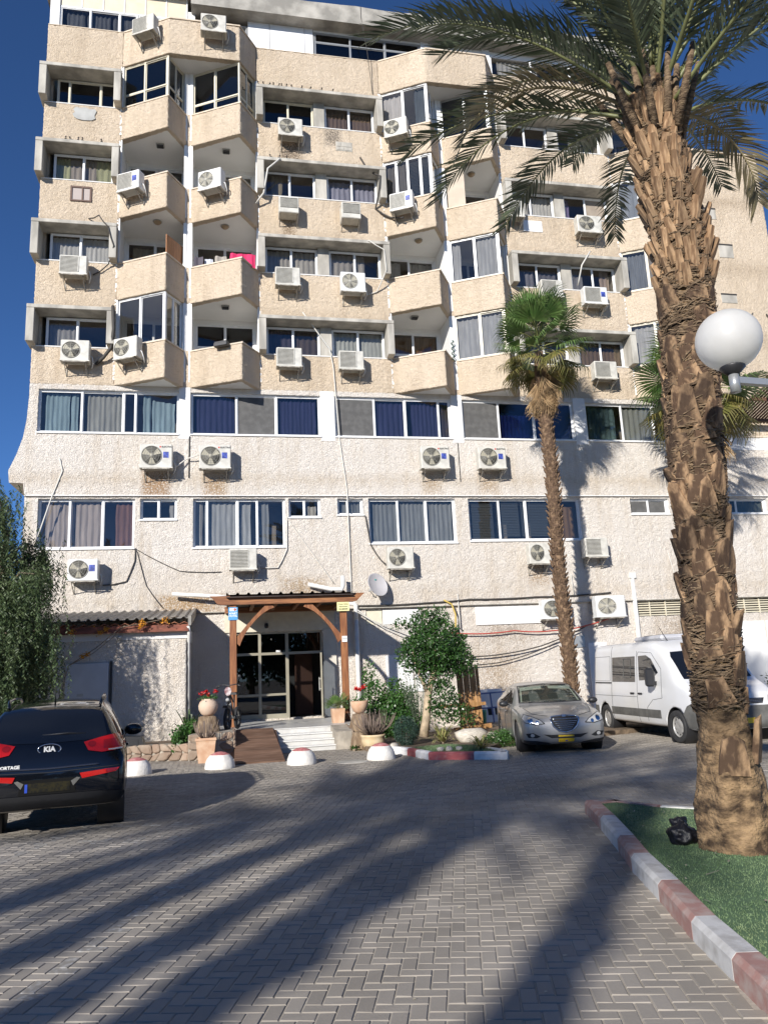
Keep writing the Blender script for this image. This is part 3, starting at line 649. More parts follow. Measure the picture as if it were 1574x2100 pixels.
# ------------------------------------------------------------------ air conditioners
M_AC = mat('ac_casing', (.58, .56, .50), .45, var=.12, vscale=5)
M_ACW = mat('ac_casing_white', (.68, .68, .66), .4, var=.05, vscale=5)
M_ACG = mat('ac_grille', (.34, .33, .30), .5, metal=.2)
M_COIL = mat('ac_coil', (.13, .125, .105), .6, var=.3, vscale=30)
M_FAN = mat('ac_fan', (.40, .37, .28), .5)
M_BLUE = mat('sticker_blue', (.05, .08, .36), .5, var=.5, vscale=25)
M_RED = mat('sticker_red', (.55, .06, .04), .5)
def ac_parts(kind, w, h, casing, sticker=None, brand=None):
    """list of (name, mesh) for an outdoor unit; x centred, y = 0 at the wall, outwards -y, z = 0 at the casing foot"""
    P_ = []; d0, d1 = -.50, -.16
    if kind == 'window':
        m = MB(); m.box(-w/2, w/2, -.50, .0, 0, h, bev=.02); P_.append(('casing', m.mesh('ac_casing', casing)))
        m = MB(); m.box(-w/2+.05, w/2-.05, -.512, -.50, h*.30, h-.05); P_.append(('coil', m.mesh('ac_coil', M_COIL)))
        m = MB()
        for i in range(9): z = h*.33+i*(h*.62-.05)/9; m.box(-w/2+.05, w/2-.05, -.522, -.512, z, z+.012)
        P_.append(('grille', m.mesh('ac_grille', casing)))
        m = MB()
        for s in (-1, 1): m.bar((s*(w/2-.04), 0, -.28), (s*(w/2-.04), -.46, -.01), .03); m.bar((s*(w/2-.04), -.5, -.015), (s*(w/2-.04), 0, -.015), .03)
        P_.append(('bracket', m.mesh('ac_bracket', M_RUST))); return P_
    m = MB(); m.box(-w/2, w/2, d0, d1, .0, h, bev=.025); m.box(-w/2-.012, w/2+.012, d0-.012, d1+.012, .0, .028); P_.append(('casing', m.mesh('ac_casing', casing)))
    cx, cz, rr = -w*.14, h*.52, min(h*.42, w*.31)
    def ring(rad, t, y, n=28, mi=0):
        pts = [(cx+rad*math.cos(2*math.pi*i/n), y, cz+rad*math.sin(2*math.pi*i/n)) for i in range(n+1)]
        m.tube(pts, t, 4, mi, True, False)
    if kind == 'square':
        m = MB(); m.box(cx-rr*1.05, cx+rr*1.05, d0-.006, d0+.02, cz-rr*.98, cz+rr*.98); P_.append(('coil', m.mesh('ac_coil', M_COIL)))
        m = MB(); n = 13
        for i in range(n): z = cz-rr+2*rr*i/(n-1); m.box(cx-rr*1.07, cx+rr*1.07, d0-.02, d0-.008, z-.008, z+.008)
        for s in (-1, 1): m.box(cx+s*rr*1.07-.012, cx+s*rr*1.07+.012, d0-.022, d0-.004, cz-rr, cz+rr)
        P_.append(('grille', m.mesh('ac_grille', M_AC)))
    else:
        m = MB(); m.lathe([(rr, 0), (rr, .012)], 28, mat=Matrix.Translation((cx, d0+.006, cz)) @ Matrix.Rotation(R(90), 4, 'X')); P_.append(('coil', m.mesh('ac_coil', M_COIL)))
        m = MB(); nb = 3 if kind == 'round' else 5
        for i in range(nb):
            a = 2*math.pi*i/nb+.5; vs = []
            for (q, t, yy) in ((.18, -.35, -.006), (.95, -.30, -.012), (.95, .42, -.002), (.18, .35, -.004)): vs.append((cx+rr*q*math.cos(a+t), d0+yy-.004, cz+rr*q*math.sin(a+t)))
            m.add(vs, [(0, 1, 2, 3)])
        m.lathe([(rr*.2, 0), (rr*.2, .02)], 14, mat=Matrix.Translation((cx, d0+.0, cz)) @ Matrix.Rotation(R(90), 4, 'X')); P_.append(('fan', m.mesh('ac_fan', M_FAN)))
        m = MB(); ring(rr, .012, d0-.014)
        for q in ((.25, .5, .75) if kind == 'round' else (.14, .28, .42, .56, .7, .85)): ring(rr*q, .004 if kind == 'round' else .006, d0-.02)
        for i in range(8 if kind == 'round' else 12):
            a = 2*math.pi*i/(8 if kind == 'round' else 12); m.bar((cx, d0-.022, cz), (cx+rr*math.cos(a), d0-.016, cz+rr*math.sin(a)), .006)
        P_.append(('grille', m.mesh('ac_grille', M_ACG if kind == 'round' else M_AC)))
    m = MB()
    for s in (-1, 1):
        x = s*w*.36; m.bar((x, .0, -.03), (x, d0-.04, -.03), .035); m.bar((x, -.005, -.03), (x, -.005, -.36), .03); m.bar((x, -.01, -.35), (x, d0, -.045), .022)
    m.bar((-w*.42, d0-.02, -.03), (w*.42, d0-.02, -.03), .03); P_.append(('bracket', m.mesh('ac_bracket', M_RUST)))
    m = MB(); m.tube([(w/2, -.3, h*.35), (w/2+.06, -.3, h*.3), (w/2+.08, -.22, h*.05), (w/2+.02, -.08, -.08), (w/2-.02, 0, -.02)], .018, 6); P_.append(('pipe', m.mesh('ac_pipe', M_ACW)))
    if sticker:
        m = MB(); x = w*.30; m.box(x-.085, x+.085, d0-.004, d0, h*.42, h*.42+.2); P_.append(('sticker', m.mesh('ac_sticker', sticker)))
    if brand:
        me = text_mesh('ac_brand', brand, .075, M_BLACK, .002, 'LEFT', .002); me.transform(Matrix.Translation((w*.17, d0-.003, h*.88)) @ Matrix.Rotation(R(90), 4, 'X')); P_.append(('lettering', me))
        m = MB(); m.box(w*.10, w*.10+.05, d0-.004, d0, h*.85, h*.85+.05); P_.append(('emblem', m.mesh('ac_emblem', M_RED)))
    return P_
ac_types = {
 'E': ac_parts('round', 1.0, .79, M_AC, M_BLUE, 'ELECTRA'), 'R': ac_parts('round', .88, .72, M_AC), 'G': ac_parts('ring', .88, .74, M_ACW),
 'S': ac_parts('square', .86, .68, M_AC), 'SB': ac_parts('square', .86, .70, M_ACW, M_BLUE), 'W': ac_parts('window', .70, .62, M_AC), 'RB': ac_parts('round', .88, .66, M_ACW, M_BLUE)}
def ac(kind, x, y, z, lab, rz=0, sx=1):
    o = empty('air_conditioner', (x, y, z), rz); o.scale = (sx, 1, 1); tag(o, lab, 'air conditioner', 'outdoor air conditioning units on the facade')
    for n, me in ac_types[kind]: inst(n, me, o)
    return o
def face_pt(n, x): a, t, b = ZZ[n]; return (x, -(x-a)*PR/(t-a)-.005)
def acf(kind, n, x, z, lab, sx=1): X, Y = face_pt(n, x); return ac(kind, X, Y, z, lab, ANG, sx)
acf('S', 'A', -2.62, 24.2, 'air conditioner on the top parapet at the left, beside the long dark curtains')
ac('R', -.42, -.9, 24.2, 'air conditioner on the top parapet between the two glazed dark corners')
ac('R', 2.29, -.005, 21.0, 'round-fan air conditioner under the dark window of the topmost centre hood')
acf('R', 'C', 6.36, 21.2, 'air conditioner on the balcony under the white curtain beside the palm fronds')
acf('SB', 'A', -3.02, 18.1, 'white air conditioner with a blue sticker on the leftmost open balcony')
acf('G', 'B', -.34, 18.3, 'white air conditioner with ringed grille on the second open balcony from the left')
ac('W', 2.17, -.005, 17.88, 'left one of the two old window-box air conditioners')
ac('W', 4.40, -.005, 17.84, 'right one of the two old window-box air conditioners')
acf('SB', 'C', 6.42, 18.15, 'air conditioner under the glazed balcony with dark shutters')
ac('S', 10.75, -.005, 18.42, 'air conditioner half hidden by hanging palm leaves beside the white notice board', sx=.7)
ac('R', 13.68, -.005, 17.98, 'round-fan air conditioner under the tan screen window at the right', sx=1.15)
ac('S', -4.94, -.005, 15.05, 'air conditioner under the leftmost pair of white curtains')
ac('S', 2.08, -.005, 15.08, 'square-grille air conditioner under the centre window left of the ring-grille unit')
ac('G', 4.37, -.005, 14.97, 'ring-grille air conditioner under the centre window with white curtains')
ac('SB', 13.61, -.005, 15.0, 'air conditioner under the right hood, above and right of the fan palm', sx=1.1)
ac('S', 11.87, -.005, 15.2, 'pale air conditioner peeping out behind the top of the fan palm')
ac('R', -4.78, -.005, 12.02, 'leftmost air conditioner of the lowest beige storey, under the open window')
acf('R', 'A', -2.98, 12.05, 'air conditioner with big fan under the open glazed balcony at lower left')
ac('S', 2.07, -.005, 12.08, 'left air conditioner of the pair under the lowest centre hood')
ac('S', 4.20, -.005, 12.05, 'right air conditioner of the pair under the lowest centre hood')
ac('S', 13.68, -.005, 12.02, 'lowest beige-storey air conditioner right of the fan palm crown', sx=1.05)
ac('S', 12.1, -.005, 12.05, 'small pale unit behind the dry skirt of the fan palm', sx=.6)
ac('E', -2.22, -.005, 8.49, 'leftmost of the four large units on the white storey, rust stain below')
ac('E', -.39, -.005, 8.49, 'second from the left of the four large units on the white storey')
ac('E', 6.97, -.005, 8.55, 'third from the left of the four large units on the white storey')
ac('E', 9.02, -.005, 8.56, 'rightmost of the four large units on the white storey')
ac('RB', -4.32, .055, 4.95, 'black-fan air conditioner with blue mark in the shade of the left tree')
ac('S', .48, .055, 5.19, 'square-grille unit above the entrance canopy')
ac('R', 5.60, .055, 5.14, 'round-fan unit right above the satellite dish')
ac('R', 10.5, .055, 5.22, 'round-fan unit just left of the fan palm trunk', sx=.9)
ac('S', 12.62, .055, 5.42, 'square-grille unit just right of the fan palm trunk')
ac('RB', 10.95, .145, 3.33, 'large low unit half behind the fan palm trunk', sx=1.15)
ac('G', 12.97, .145, 3.33, 'large low unit with spiral fan above the white van', sx=1.25)

# ------------------------------------------------------------------ cables and pipes on the facade
M_CABLE = mat('dark_cable', (.05, .045, .04), .7); M_CABLEW = mat('white_cable', (.6, .58, .53), .6); M_CABLER = mat('red_cable', (.42, .07, .05), .6); M_CABLEY = mat('yellow_hose', (.5, .36, .08), .6)
def cable(pts, r_, m_, lab, cat='cable', name='cable', sag=.0):
    out = []
    for i in range(len(pts)-1):
        a, b = Vector(pts[i]), Vector(pts[i+1]); n = max(2, int((b-a).length/.25))
        for j in range(n): t = j/n; q = a.lerp(b, t); q.z -= sag*4*t*(1-t)*(b-a).length; out.append(q)
    out.append(Vector(pts[-1])); m = MB(); m.tube(out, r_, 5); return tag(m.build(name, m_), lab, cat)
cable([(2.6, -.06, 14.3), (3.5, -.1, 12.95), (3.62, -.06, 12.3), (3.75, -.03, 9.7), (3.95, -.02, 7.9), (3.98, .03, 4.4), (4.0, .0, 4.1)], .022, M_CABLEW, 'long pale cable running down the facade past the centre hood to the canopy')
cable([(1.0, -.1, 18.35), (1.3, -.32, 18.7), (1.45, -.45, 19.6), (1.9, -.45, 20.05)], .035, M_CABLEW, 'white hose looping from the ring-grille unit up to the centre hood')
cable([(4.7, -.02, 17.0), (5.0, -.45, 17.02), (5.55, -.44, 16.7), (5.6, -.44, 15.9), (5.3, -.03, 15.25), (4.9, -.03, 15.1)], .022, M_CABLEW, 'pale cable sagging round the end of the third centre hood', sag=.03)
cable([(4.9, -.02, 20.7), (5.2, -.02, 20.2), (5.55, -.42, 19.7), (5.5, -.42, 19.2), (5.4, -.02, 18.6), (5.9, -.15, 18.2), (6.3, -.6, 17.95)], .035, M_CABLE, 'bundle of dark cables hanging by the second centre hood', sag=.05)
cable([(-3.66, -.46, 14.0), (-3.62, -.45, 13.2), (-3.7, -.3, 12.6), (-4.2, -.05, 12.1)], .06, M_CABLE, 'thick black cable bundle beside the open corner window', sag=.06)
cable([(-4.6, -.02, 17.4), (-4.2, -.43, 17.3), (-3.9, -.45, 16.9), (-3.7, -.44, 16.2), (-3.9, -.1, 15.7), (-4.4, -.03, 15.3)], .022, M_CABLE, 'dark cable drooping over the left hood with white curtains', sag=.08)
cable([(13.6, -.43, 17.2), (13.2, -.43, 16.6), (13.15, -.05, 15.95)], .03, M_CABLEW, 'pale twisted cable hanging from the right hood')
cable([(4.2, .03, 3.99), (6.5, .03, 4.02), (8.0, .02, 4.1), (10.4, .02, 4.12), (13.2, .02, 4.2)], .03, M_CABLE, 'dark cable run along the ledge right of the satellite dish', sag=.01)
cable([(7.3, .0, 3.0), (9.5, -.02, 3.0), (10.9, -.05, 2.95), (12.2, -.05, 3.1), (13.3, -.03, 3.42)], .024, M_CABLER, 'red cable sagging behind the fan palm trunk', sag=.03)
cable([(6.2, .0, 2.3), (8.6, -.02, 2.2), (10.4, -.03, 2.45), (12.2, -.03, 3.1)], .022, M_CABLE, 'black cable drooping from the small tree to the fan palm', sag=.02)
cable([(6.2, .0, 2.05), (8.8, -.02, 1.95), (11.0, -.03, 2.55)], .018, M_CABLE, 'lower black cable drooping from the small tree to the fan palm', sag=.03)
cable([(4.1, -.02, 3.9), (4.6, -.02, 3.5), (5.6, -.05, 3.1), (6.6, -.1, 2.75)], .02, M_CABLEW, 'white cable slanting from the canopy pipe into the small tree')
cable([(4.05, -.02, 3.85), (5.0, -.02, 3.25), (6.2, -.05, 2.7)], .016, M_CABLEW, 'thin white cable just below the slanting one beside the canopy')
cable([(7.1, .0, 4.1), (7.35, -.05, 3.95), (7.45, -.1, 3.6), (7.4, -.1, 2.9)], .03, M_CABLEY, 'yellow hose curving down into the small tree', 'hose', 'hose')
cable([(-2.85, .03, 6.0), (-2.86, .03, 5.6), (-3.1, .03, 4.95), (-3.8, .03, 4.85)], .02, M_CABLE, 'dark cable from the brown curtain window to the black-fan unit', sag=.04)
cable([(-2.8, .03, 5.95), (-1.5, .03, 5.25), (-.2, .03, 5.2)], .012, M_CABLE, 'thin cable from the brown curtain window to the unit over the canopy', sag=.02)
cable([(-2.8, .03, 5.9), (-2.5, .03, 4.8), (-2.0, .0, 4.1)], .012, M_CABLE, 'thin cable hanging from the brown curtain window down to the annex roof', sag=.03)
cable([(1.92, .02, 7.0), (1.9, .02, 5.9), (1.6, .02, 5.3), (.95, .0, 5.35)], .018, M_CABLEW, 'pale cable beside the wide curtained window over the canopy', sag=.05)
cable([(1.95, .02, 6.9), (2.7, .02, 5.8), (3.4, .0, 4.75)], .012, M_CABLEW, 'thin straight cable slanting from the small window towards the canopy pipe')
cable([(4.55, .02, 7.0), (4.7, .02, 6.0), (5.0, .0, 5.5), (5.2, -.1, 5.3)], .022, M_CABLE, 'dark cable between the small window and the unit above the dish', sag=.05)
cable([(-5.2, -.02, 8.9), (-5.1, -.02, 8.5), (-5.4, -.02, 7.6), (-5.75, .03, 6.4)], .022, M_CABLEW, 'grey conduit crossing the white wall near the left corner')
cable([(7.95, -.02, 9.6), (7.96, -.02, 8.2)], .014, M_CABLE, 'dark straight conduit between the two right-hand large units')
cable([(-1.22, -.02, 9.7), (-1.23, -.02, 8.3)], .02, M_CABLE, 'dark straight conduit between the two left-hand large units')
cable([(-1.75, -.25, 8.5), (-1.3, -.12, 8.9), (-.9, -.25, 9.0)], .022, M_CABLEW, 'white hose linking the two left-hand large units')
cable([(5.5, -.02, 23.5), (5.3, -.3, 25.2), (5.1, -.43, 26.5), (5.1, -.43, 27.0)], .012, M_CABLE, 'thin cable hanging from the roof slab over the centre')
cable([(7.6, .03, 4.3), (7.62, .03, 3.1)], .02, M_CABLEW, 'short white conduit above the small tree')
cable([(11.75, -.02, 4.9), (11.8, -.0, 4.2)], .014, M_CABLEW, 'short pale conduit right of the fan palm trunk')
cable([(15.6, .0, 5.6), (15.9, .0, 4.0), (16.6, .0, 2.6)], .02, M_CABLEW, 'pale cable hanging across the louvre behind the palm trunk')
cable([(21.2, -.03, 15.2), (22.0, -.4, 14.2)], .016, M_CABLE, 'upper thin cable leaving the plain right wall beside the lamp', sag=.02)
cable([(21.2, -.03, 15.15), (22.1, -.4, 13.7)], .016, M_CABLE, 'lower thin cable leaving the plain right wall beside the lamp', sag=.02)
# grey and white pipes
M_PVC = mat('white_pvc', (.70, .69, .66), .45, var=.08, vscale=3)
p_ = MB(); p_.tube([(4.1, .0, 3.55), (4.1, .0, .1)], .075, 10); p_.tube([(4.1, .0, 3.5), (4.1, .0, 4.0), (4.05, .05, 4.08), (3.8, .1, 4.1)], .075, 10)
tag(p_.build('drain_pipe', M_PVC), 'white drain pipe down the wall right of the canopy post', 'pipe')
p_ = MB(); p_.tube([(14.12, .08, 4.8), (14.12, .08, 2.4), (14.1, .05, .1)], .08, 10); p_.box(14.0, 14.24, .0, .15, 4.7, 4.9)
tag(p_.build('drain_pipe', M_PVC), 'white drain pipe down the wall behind the van roof', 'pipe')
p_ = MB(); p_.tube([(-1.7, -.2, 4.5), (-.3, -.35, 4.38), (.1, -.5, 4.3)], .06, 10)
tag(p_.build('drain_pipe', M_PVC), 'white waste pipe sloping down to the left end of the canopy beam', 'pipe')
p_ = MB(); p_.tube([(2.55, -.1, 4.72), (3.3, -.25, 4.52), (3.62, -.3, 4.5), (3.66, -.3, 4.62), (3.66, -.3, 4.95)], .07, 10)
tag(p_.build('drain_pipe', M_PVC), 'white elbow pipe lying over the right end of the canopy', 'pipe')
# satellite dish
D_ = empty('satellite_dish', (4.78, .06, 4.45)); tag(D_, 'pale grey satellite dish with a green logo beside the canopy', 'satellite dish')
m = MB(); prof = [(.005, .0), (.15, .012), (.28, .04), (.36, .075), (.38, .085), (.37, .095), (.35, .085), (.2, .035), (.005, .018)]
dm = Matrix.Translation((-.02, -.38, .15)) @ Matrix.Rotation(R(24), 4, 'Z') @ Matrix.Rotation(R(70), 4, 'X') @ Matrix.Scale(1.1, 4, (0, 1, 0))
m.lathe(prof, 28, 0, dm); m.build('reflector', mat('dish_grey', (.50, .48, .48), .5, var=.05), D_)
m = MB(); m.lathe([(.004, .062), (.05, .066), (.05, .070), (.004, .070)], 14, 0, dm @ Matrix.Translation((0, .2, -.035))); m.build('logo', mat('dish_logo', (.02, .33, .28), .5), D_)
m = MB(); m.tube([(-.2, -.55, -.2), (-.05, -.4, -.24), (.0, -.2, -.1), (0, 0, -.05)], .018, 6); m.tube([(-.12, -.45, -.2), (-.32, -.75, -.05)], .012, 6); m.build('arm', M_STEEL, D_)
m = MB(); m.box(-.36, -.28, -.82, -.72, -.08, .0, bev=.01); m.build('receiver', M_STEEL, D_)
# laundry on a balcony
def laundry(x0, y, z0, w, h, col, lab, nm='towel'):
    m = curtain_mesh(w, h, .3, 0, int(x0*77)); tag(m.build(nm, mat('laundry_%.2f' % x0, col, .85), None, (x0, y, z0)), lab, nm.replace('_', ' '))
laundry(.12, -.38, 15.7, .85, .55, (.62, .03, .12), 'bright pink towel hanging on the second balcony from the left')
laundry(-.75, .1, 15.75, .28, .5, (.55, .57, .62), 'white cloth hanging left of the pink towel')
laundry(-1.1, .0, 15.75, .3, .5, (.09, .08, .1), 'dark shirt hanging beside the balcony pier', 'shirt')
laundry(-.4, .3, 16.05, .4, .45, (.35, .32, .28), 'beige cloth hanging behind the balcony clothesline')
m = MB()
for k in range(26): m.tube([(7.95+.05*math.sin(k), -.16+.02*math.cos(k*2), 13.45-.03*k), (7.95+.05*math.sin(k+1.6), -.18, 13.40-.03*k), (7.98+.05*math.cos(k), -.14, 13.36-.03*k)], .014, 4)
tag(m.build('garden_hose', mat('green_hose', (.015, .07, .055), .5)), 'coiled dark green hose hanging on the pier beside the cream window', 'hose')
# small dark box on balcony rail
m = MB(); m.box(.0, .5, -.2, .0, 0, .14, bev=.02); m.box(.03, .47, -.18, -.02, .135, .17); tag(m.build('flower_box', M_BLACK, None, (-.35, -.5, 12.6), (0, 0, ANG)), 'small black box on the rail of the lowest open balcony', 'box')
# pigeons on the hoods
bird = MB()
for (c, rr, n) in (((0, 0, .07), (.045, .09, .05), 8), ((0, -.075, .135), (.028, .032, .03), 8), ((0, .13, .055), (.03, .06, .014), 6)):
    vs = []; fs = []
    for i in range(5):
        for j in range(n):
            t = math.pi*(i+.0)/4; a = 2*math.pi*j/n; vs.append((c[0]+rr[0]*math.sin(t)*math.cos(a), c[1]+rr[1]*math.cos(t), c[2]+rr[2]*math.sin(t)*math.sin(a)))
    for i in range(4):
        for j in range(n): fs.append((i*n+j, i*n+(j+1) % n, (i+1)*n+(j+1) % n, (i+1)*n+j))
    bird.add(vs, fs, 0, True)
bird.bar((-.015, -.01, 0), (-.015, 0, .05), .008); bird.bar((.015, -.01, 0), (.015, 0, .05), .008)
bird_me = bird.mesh('pigeon', mat('pigeon_grey', (.10, .085, .07), .7, var=.4, vscale=12))
r = random.Random(3)
def pigeons(xs, y, z, lab, grp):
    nth = ['leftmost', 'second', 'third', 'fourth', 'fifth', 'sixth', 'seventh', 'eighth', 'ninth', 'tenth', 'eleventh', 'rightmost']
    for i, x in enumerate(sorted(xs)): tag(inst('pigeon', bird_me, None, (x, y, z), (0, 0, r.uniform(-.8, .8)), (1.1, 1.1, 1.1)), lab % ('rightmost' if i == len(xs)-1 else nth[i]+('' if i == 0 else ' from left')), 'pigeon', grp)
pigeons([1.2+i*.17+r.uniform(-.04, .04) for i in range(8)]+[2.75, 3.05, 3.5, 3.9], -.25, 23.115, '%s pigeon in the row on the topmost centre hood', 'pigeons on the topmost centre hood')
pigeons([-5.4, -5.2, -5.0, -4.85, -4.2], -.25, 20.115, '%s pigeon on the left hood above the green curtains', 'pigeons on the left hood')
pigeons([1.6, 1.85, 2.15], -.25, 20.115, '%s pigeon on the second centre hood near the white hose', 'pigeons on the second centre hood')
# ------------------------------------------------------------------ timber entrance canopy
M_WOOD = mat('varnished_timber', (.20, .075, .03), .5, col2=(.33, .14, .055), vscale=3, stretch=(6, 6, .7), bump=.2, bscale=12, bdist=.004)
M_WOODX = mat('varnished_timber_beam', (.19, .075, .032), .5, col2=(.34, .15, .06), vscale=3, stretch=(.7, 6, 6), bump=.2, bscale=12, bdist=.004)
M_TIN = mat('brown_tin', (.045, .028, .022), .55, var=.3, vscale=4)
M_TILE = mat('pale_tile', (.55, .54, .51), .35, var=.08, vscale=4)
CN = empty('entrance_canopy', (0, 0, .52)); tag(CN, 'brown timber canopy with two posts and curved braces over the glass entrance', 'canopy')
def cpart(m, n, mt=None): return m.build(n, mt or M_WOOD, CN, (0, 0, -.52))
for x in (.14, 3.28):
    m = MB(); m.box(x-.095, x+.095, -2.8, -2.61, .52, 3.86, bev=.012); cpart(m, 'post')
m = MB(); m.prism([(-.50, 4.12), (-.42, 4.06), (-.30, 3.90), (-.2, 3.87), (3.55, 3.87), (3.68, 3.90), (3.82, 4.04), (3.92, 4.12)], -2.86, -2.7, 'y'); cpart(m, 'beam', M_WOODX)
m = MB(); m.box(-.1, 3.5, -.16, .05, 3.86, 4.055); cpart(m, 'wall_plate', M_WOODX)
for i in range(14):
    m = MB(); y = -2.98+i*.203; m.box(-.04, 3.54, y, y+.195, 4.055-(y+2.98)*.012, 4.085-(y+2.98)*.012); cpart(m, 'light_stop_board', M_TIN)  # added dark boards, closing light gaps so the canopy underside reads dark
for i in range(6):
    x = .05+i*.66; m = MB(); m.box(x-.05, x+.05, -2.7, -.1, 3.90, 4.012); cpart(m, 'rafter')
for s, x in ((1, .235), (-1, 3.185)):
    m = MB(); pts_o = []; pts_i = []
    for i in range(9):
        t = i/8; px = x+s*(.98*(1-math.cos(t*math.pi/2))*.22+.98*.78*t); pz = 2.80+1.06*(math.sin(t*math.pi/2)*.35+.65*t)
        wd = .05+.07*abs(2*t-1)**3; pts_o.append((px-s*wd*.7, pz+wd*.7)); pts_i.append((px+s*wd*.7, pz-wd*.7))
    m.prism(pts_i+pts_o[::-1], -2.76, -2.65, 'y'); cpart(m, 'brace')
m = MB(); n = 96; vs = []; x0, x1 = -.05, 3.55
for j, (y, z) in enumerate(((-3.02, 4.135), (-.02, 4.10))):
    for i in range(n+1):
        x = x0+(x1-x0)*i/n; ph = (i % 8)/8; vs.append((x, y, z+(.05 if ph < .25 else 0)))
for j, (y, z) in enumerate(((-3.02, 4.131), (-.02, 4.096))):
    for i in range(n+1):
        x = x0+(x1-x0)*i/n; ph = (i % 8)/8; vs.append((x, y, z+(.05 if ph < .25 else 0)))
k = n+1; m.add(vs, [(i, i+1, k+i+1, k+i) for i in range(n)]+[(2*k+i, 3*k+i, 3*k+i+1, 2*k+i+1) for i in range(n)]+[(i, 2*k+i, 2*k+i+1, i+1) for i in range(n)])
cpart(m, 'roof_sheet', M_TIN)
# signs on the posts
M_SBL = mat('sign_blue', (.10, .33, .62), .4); M_SYE = mat('sign_yellow', (.80, .75, .38), .45); M_SWH = mat('sign_white', (.8, .8, .78), .5); M_SBD = mat('sign_navy', (.02, .06, .22), .4)
M_TXT = mat('print_dark', (.03, .05, .03), .6); M_PINK = mat('print_red', (.5, .10, .12), .5)
def sign(name, lab, loc, w, h, base, lines, rz=0, badge=None):
    S = empty(name, loc, rz); tag(S, lab, 'sign')
    m = MB(); m.box(-w/2, w/2, -.012, 0, 0, h, bev=.003); m.build('plate', base, S)
    for (tx, z, sz, mt, bd) in lines:
        me = text_mesh('lettering', tx, sz, mt, .001, 'CENTER', bd); inst('lettering', me, S, (0, -.0135, z), (R(90), 0, 0))
    if badge:
        m = MB(); m.lathe([(.001, 0), (badge[0], 0), (badge[0], .002), (.001, .002)], 18, 0, Matrix.Translation((badge[1], -.015, badge[2])) @ Matrix.Rotation(R(90), 4, 'X')); m.build('emblem', M_PINK, S)
        m = MB(); m.box(-w*.36, w*.36, -.0135, -.012, h*.70, h*.93); m.build('band', M_SWH, S)
sign('sign', 'light blue apart hotel sign on the left canopy post', (.14, -2.815, 3.44), .26, .36, M_SBL, [('APART', .185, .075, M_SWH, .002), ('HOTEL', .115, .075, M_SWH, .002)], 0, (.035, .05, .295))
sign('sign', 'dark blue apart hotel sign above the glass door', (2.42, .14, 3.42), .30, .42, M_SBD, [('APART', .22, .082, M_SWH, .002), ('HOTEL', .135, .082, M_SWH, .002)], 0, (.04, .05, .345))
sign('sign', 'yellow lettered sign on the right canopy post', (3.26, -2.875, 3.60), .36, .26, M_SYE, [('Dream Suites', .2, .054, M_TXT, .001), ('Apartment', .13, .056, M_TXT, .001), ('055-8883888', .055, .05, M_TXT, .002)])
sign('sign', 'small pale notice half way down the right canopy post', (3.28, -2.815, 2.72), .15, .17, M_SWH, [('CCTV', .095, .045, M_TXT, .001)])
# ------------------------------------------------------------------ glass entrance
M_BRASS = mat('bronze_frame', (.36, .33, .25), .4, metal=.3, var=.08)
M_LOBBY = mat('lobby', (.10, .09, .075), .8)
x0, x1, z0, z1 = DOOR
m = MB(); t = .055
for (a, b, c, d) in ((x0, x0+t, z0, z1), (x1-t, x1, z0, z1), (x0+t, x1-t, z1-t, z1), (x0+t, x1-t, 2.52, 2.60), (.94, 1.03, z0, 2.52), (.94, 1.03, 2.6, z1-t), (1.80, 1.90, z0, 2.52), (1.80, 1.90, 2.6, z1-t), (x0+t, .94, z0, z0+.14), (1.03, 1.8, z0, z0+.14), (x0+t, .94, 1.25, 1.32), (1.03, 1.8, 1.25, 1.32)):
    m.box(a, b, .2, .28, c, d)
ED = m.build('entrance_door', M_BRASS, BLD)
for (a, b, c, d) in ((x0+t, .94, z0+.14, 1.25), (1.03, 1.8, z0+.14, 1.25), (x0+t, .94, 1.32, 2.52), (1.03, 1.8, 1.32, 2.52), (x0+t, .94, 2.6, z1-t), (1.03, 1.8, 2.6, z1-t), (1.9, x1-t, 2.6, z1-t)):
    m = MB(); m.box(a, b, .235, .245, c, d); m.build('pane', M_GLASSD, ED)
# the right leaf stands open, swung outwards
m = MB(); L_ = .98
for (a, b, c, d) in ((0, .06, 0, 1.95), (L_-.06, L_, 0, 1.95), (.06, L_-.06, 0, .1), (.06, L_-.06, 1.87, 1.95)): m.box(a, b, 0, .05, c, d)
LF = m.build('door_leaf', M_BRASS, ED, (x1-.06, .2, z0+.01), (0, 0, R(-97)))
m = MB(); m.box(.06, L_-.06, .02, .03, .1, 1.87); m.build('pane', M_GLASSD, LF)
m = MB(); m.bar((L_-.1, -.05, .8), (L_-.1, -.05, 1.2), .025); m.bar((L_-.1, 0, .85), (L_-.1, -.05, .85), .02); m.bar((L_-.1, 0, 1.15), (L_-.1, -.05, 1.15), .02); m.build('handle', M_STEEL, LF)
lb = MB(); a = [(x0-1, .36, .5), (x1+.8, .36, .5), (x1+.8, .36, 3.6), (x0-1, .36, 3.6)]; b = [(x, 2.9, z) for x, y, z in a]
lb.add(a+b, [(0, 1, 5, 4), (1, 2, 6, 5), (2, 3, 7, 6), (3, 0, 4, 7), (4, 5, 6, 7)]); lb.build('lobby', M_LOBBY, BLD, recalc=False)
m = MB(); m.box(2.25, 2.85, 2.2, 2.3, .52, 2.6); m.build('lobby_door', mat('lobby_wood', (.12, .05, .025), .6), BLD)
m = MB(); m.box(-.1, 3.4, .09, .15, 3.26, 3.905); m.build('lintel', M_CREAM, BLD)
m = MB(); m.box(3.0, 3.42, .05, .15, .52, 3.26); m.build('pilaster', mat('cream_plaster', (.62, .58, .50), .7, var=.06), BLD)
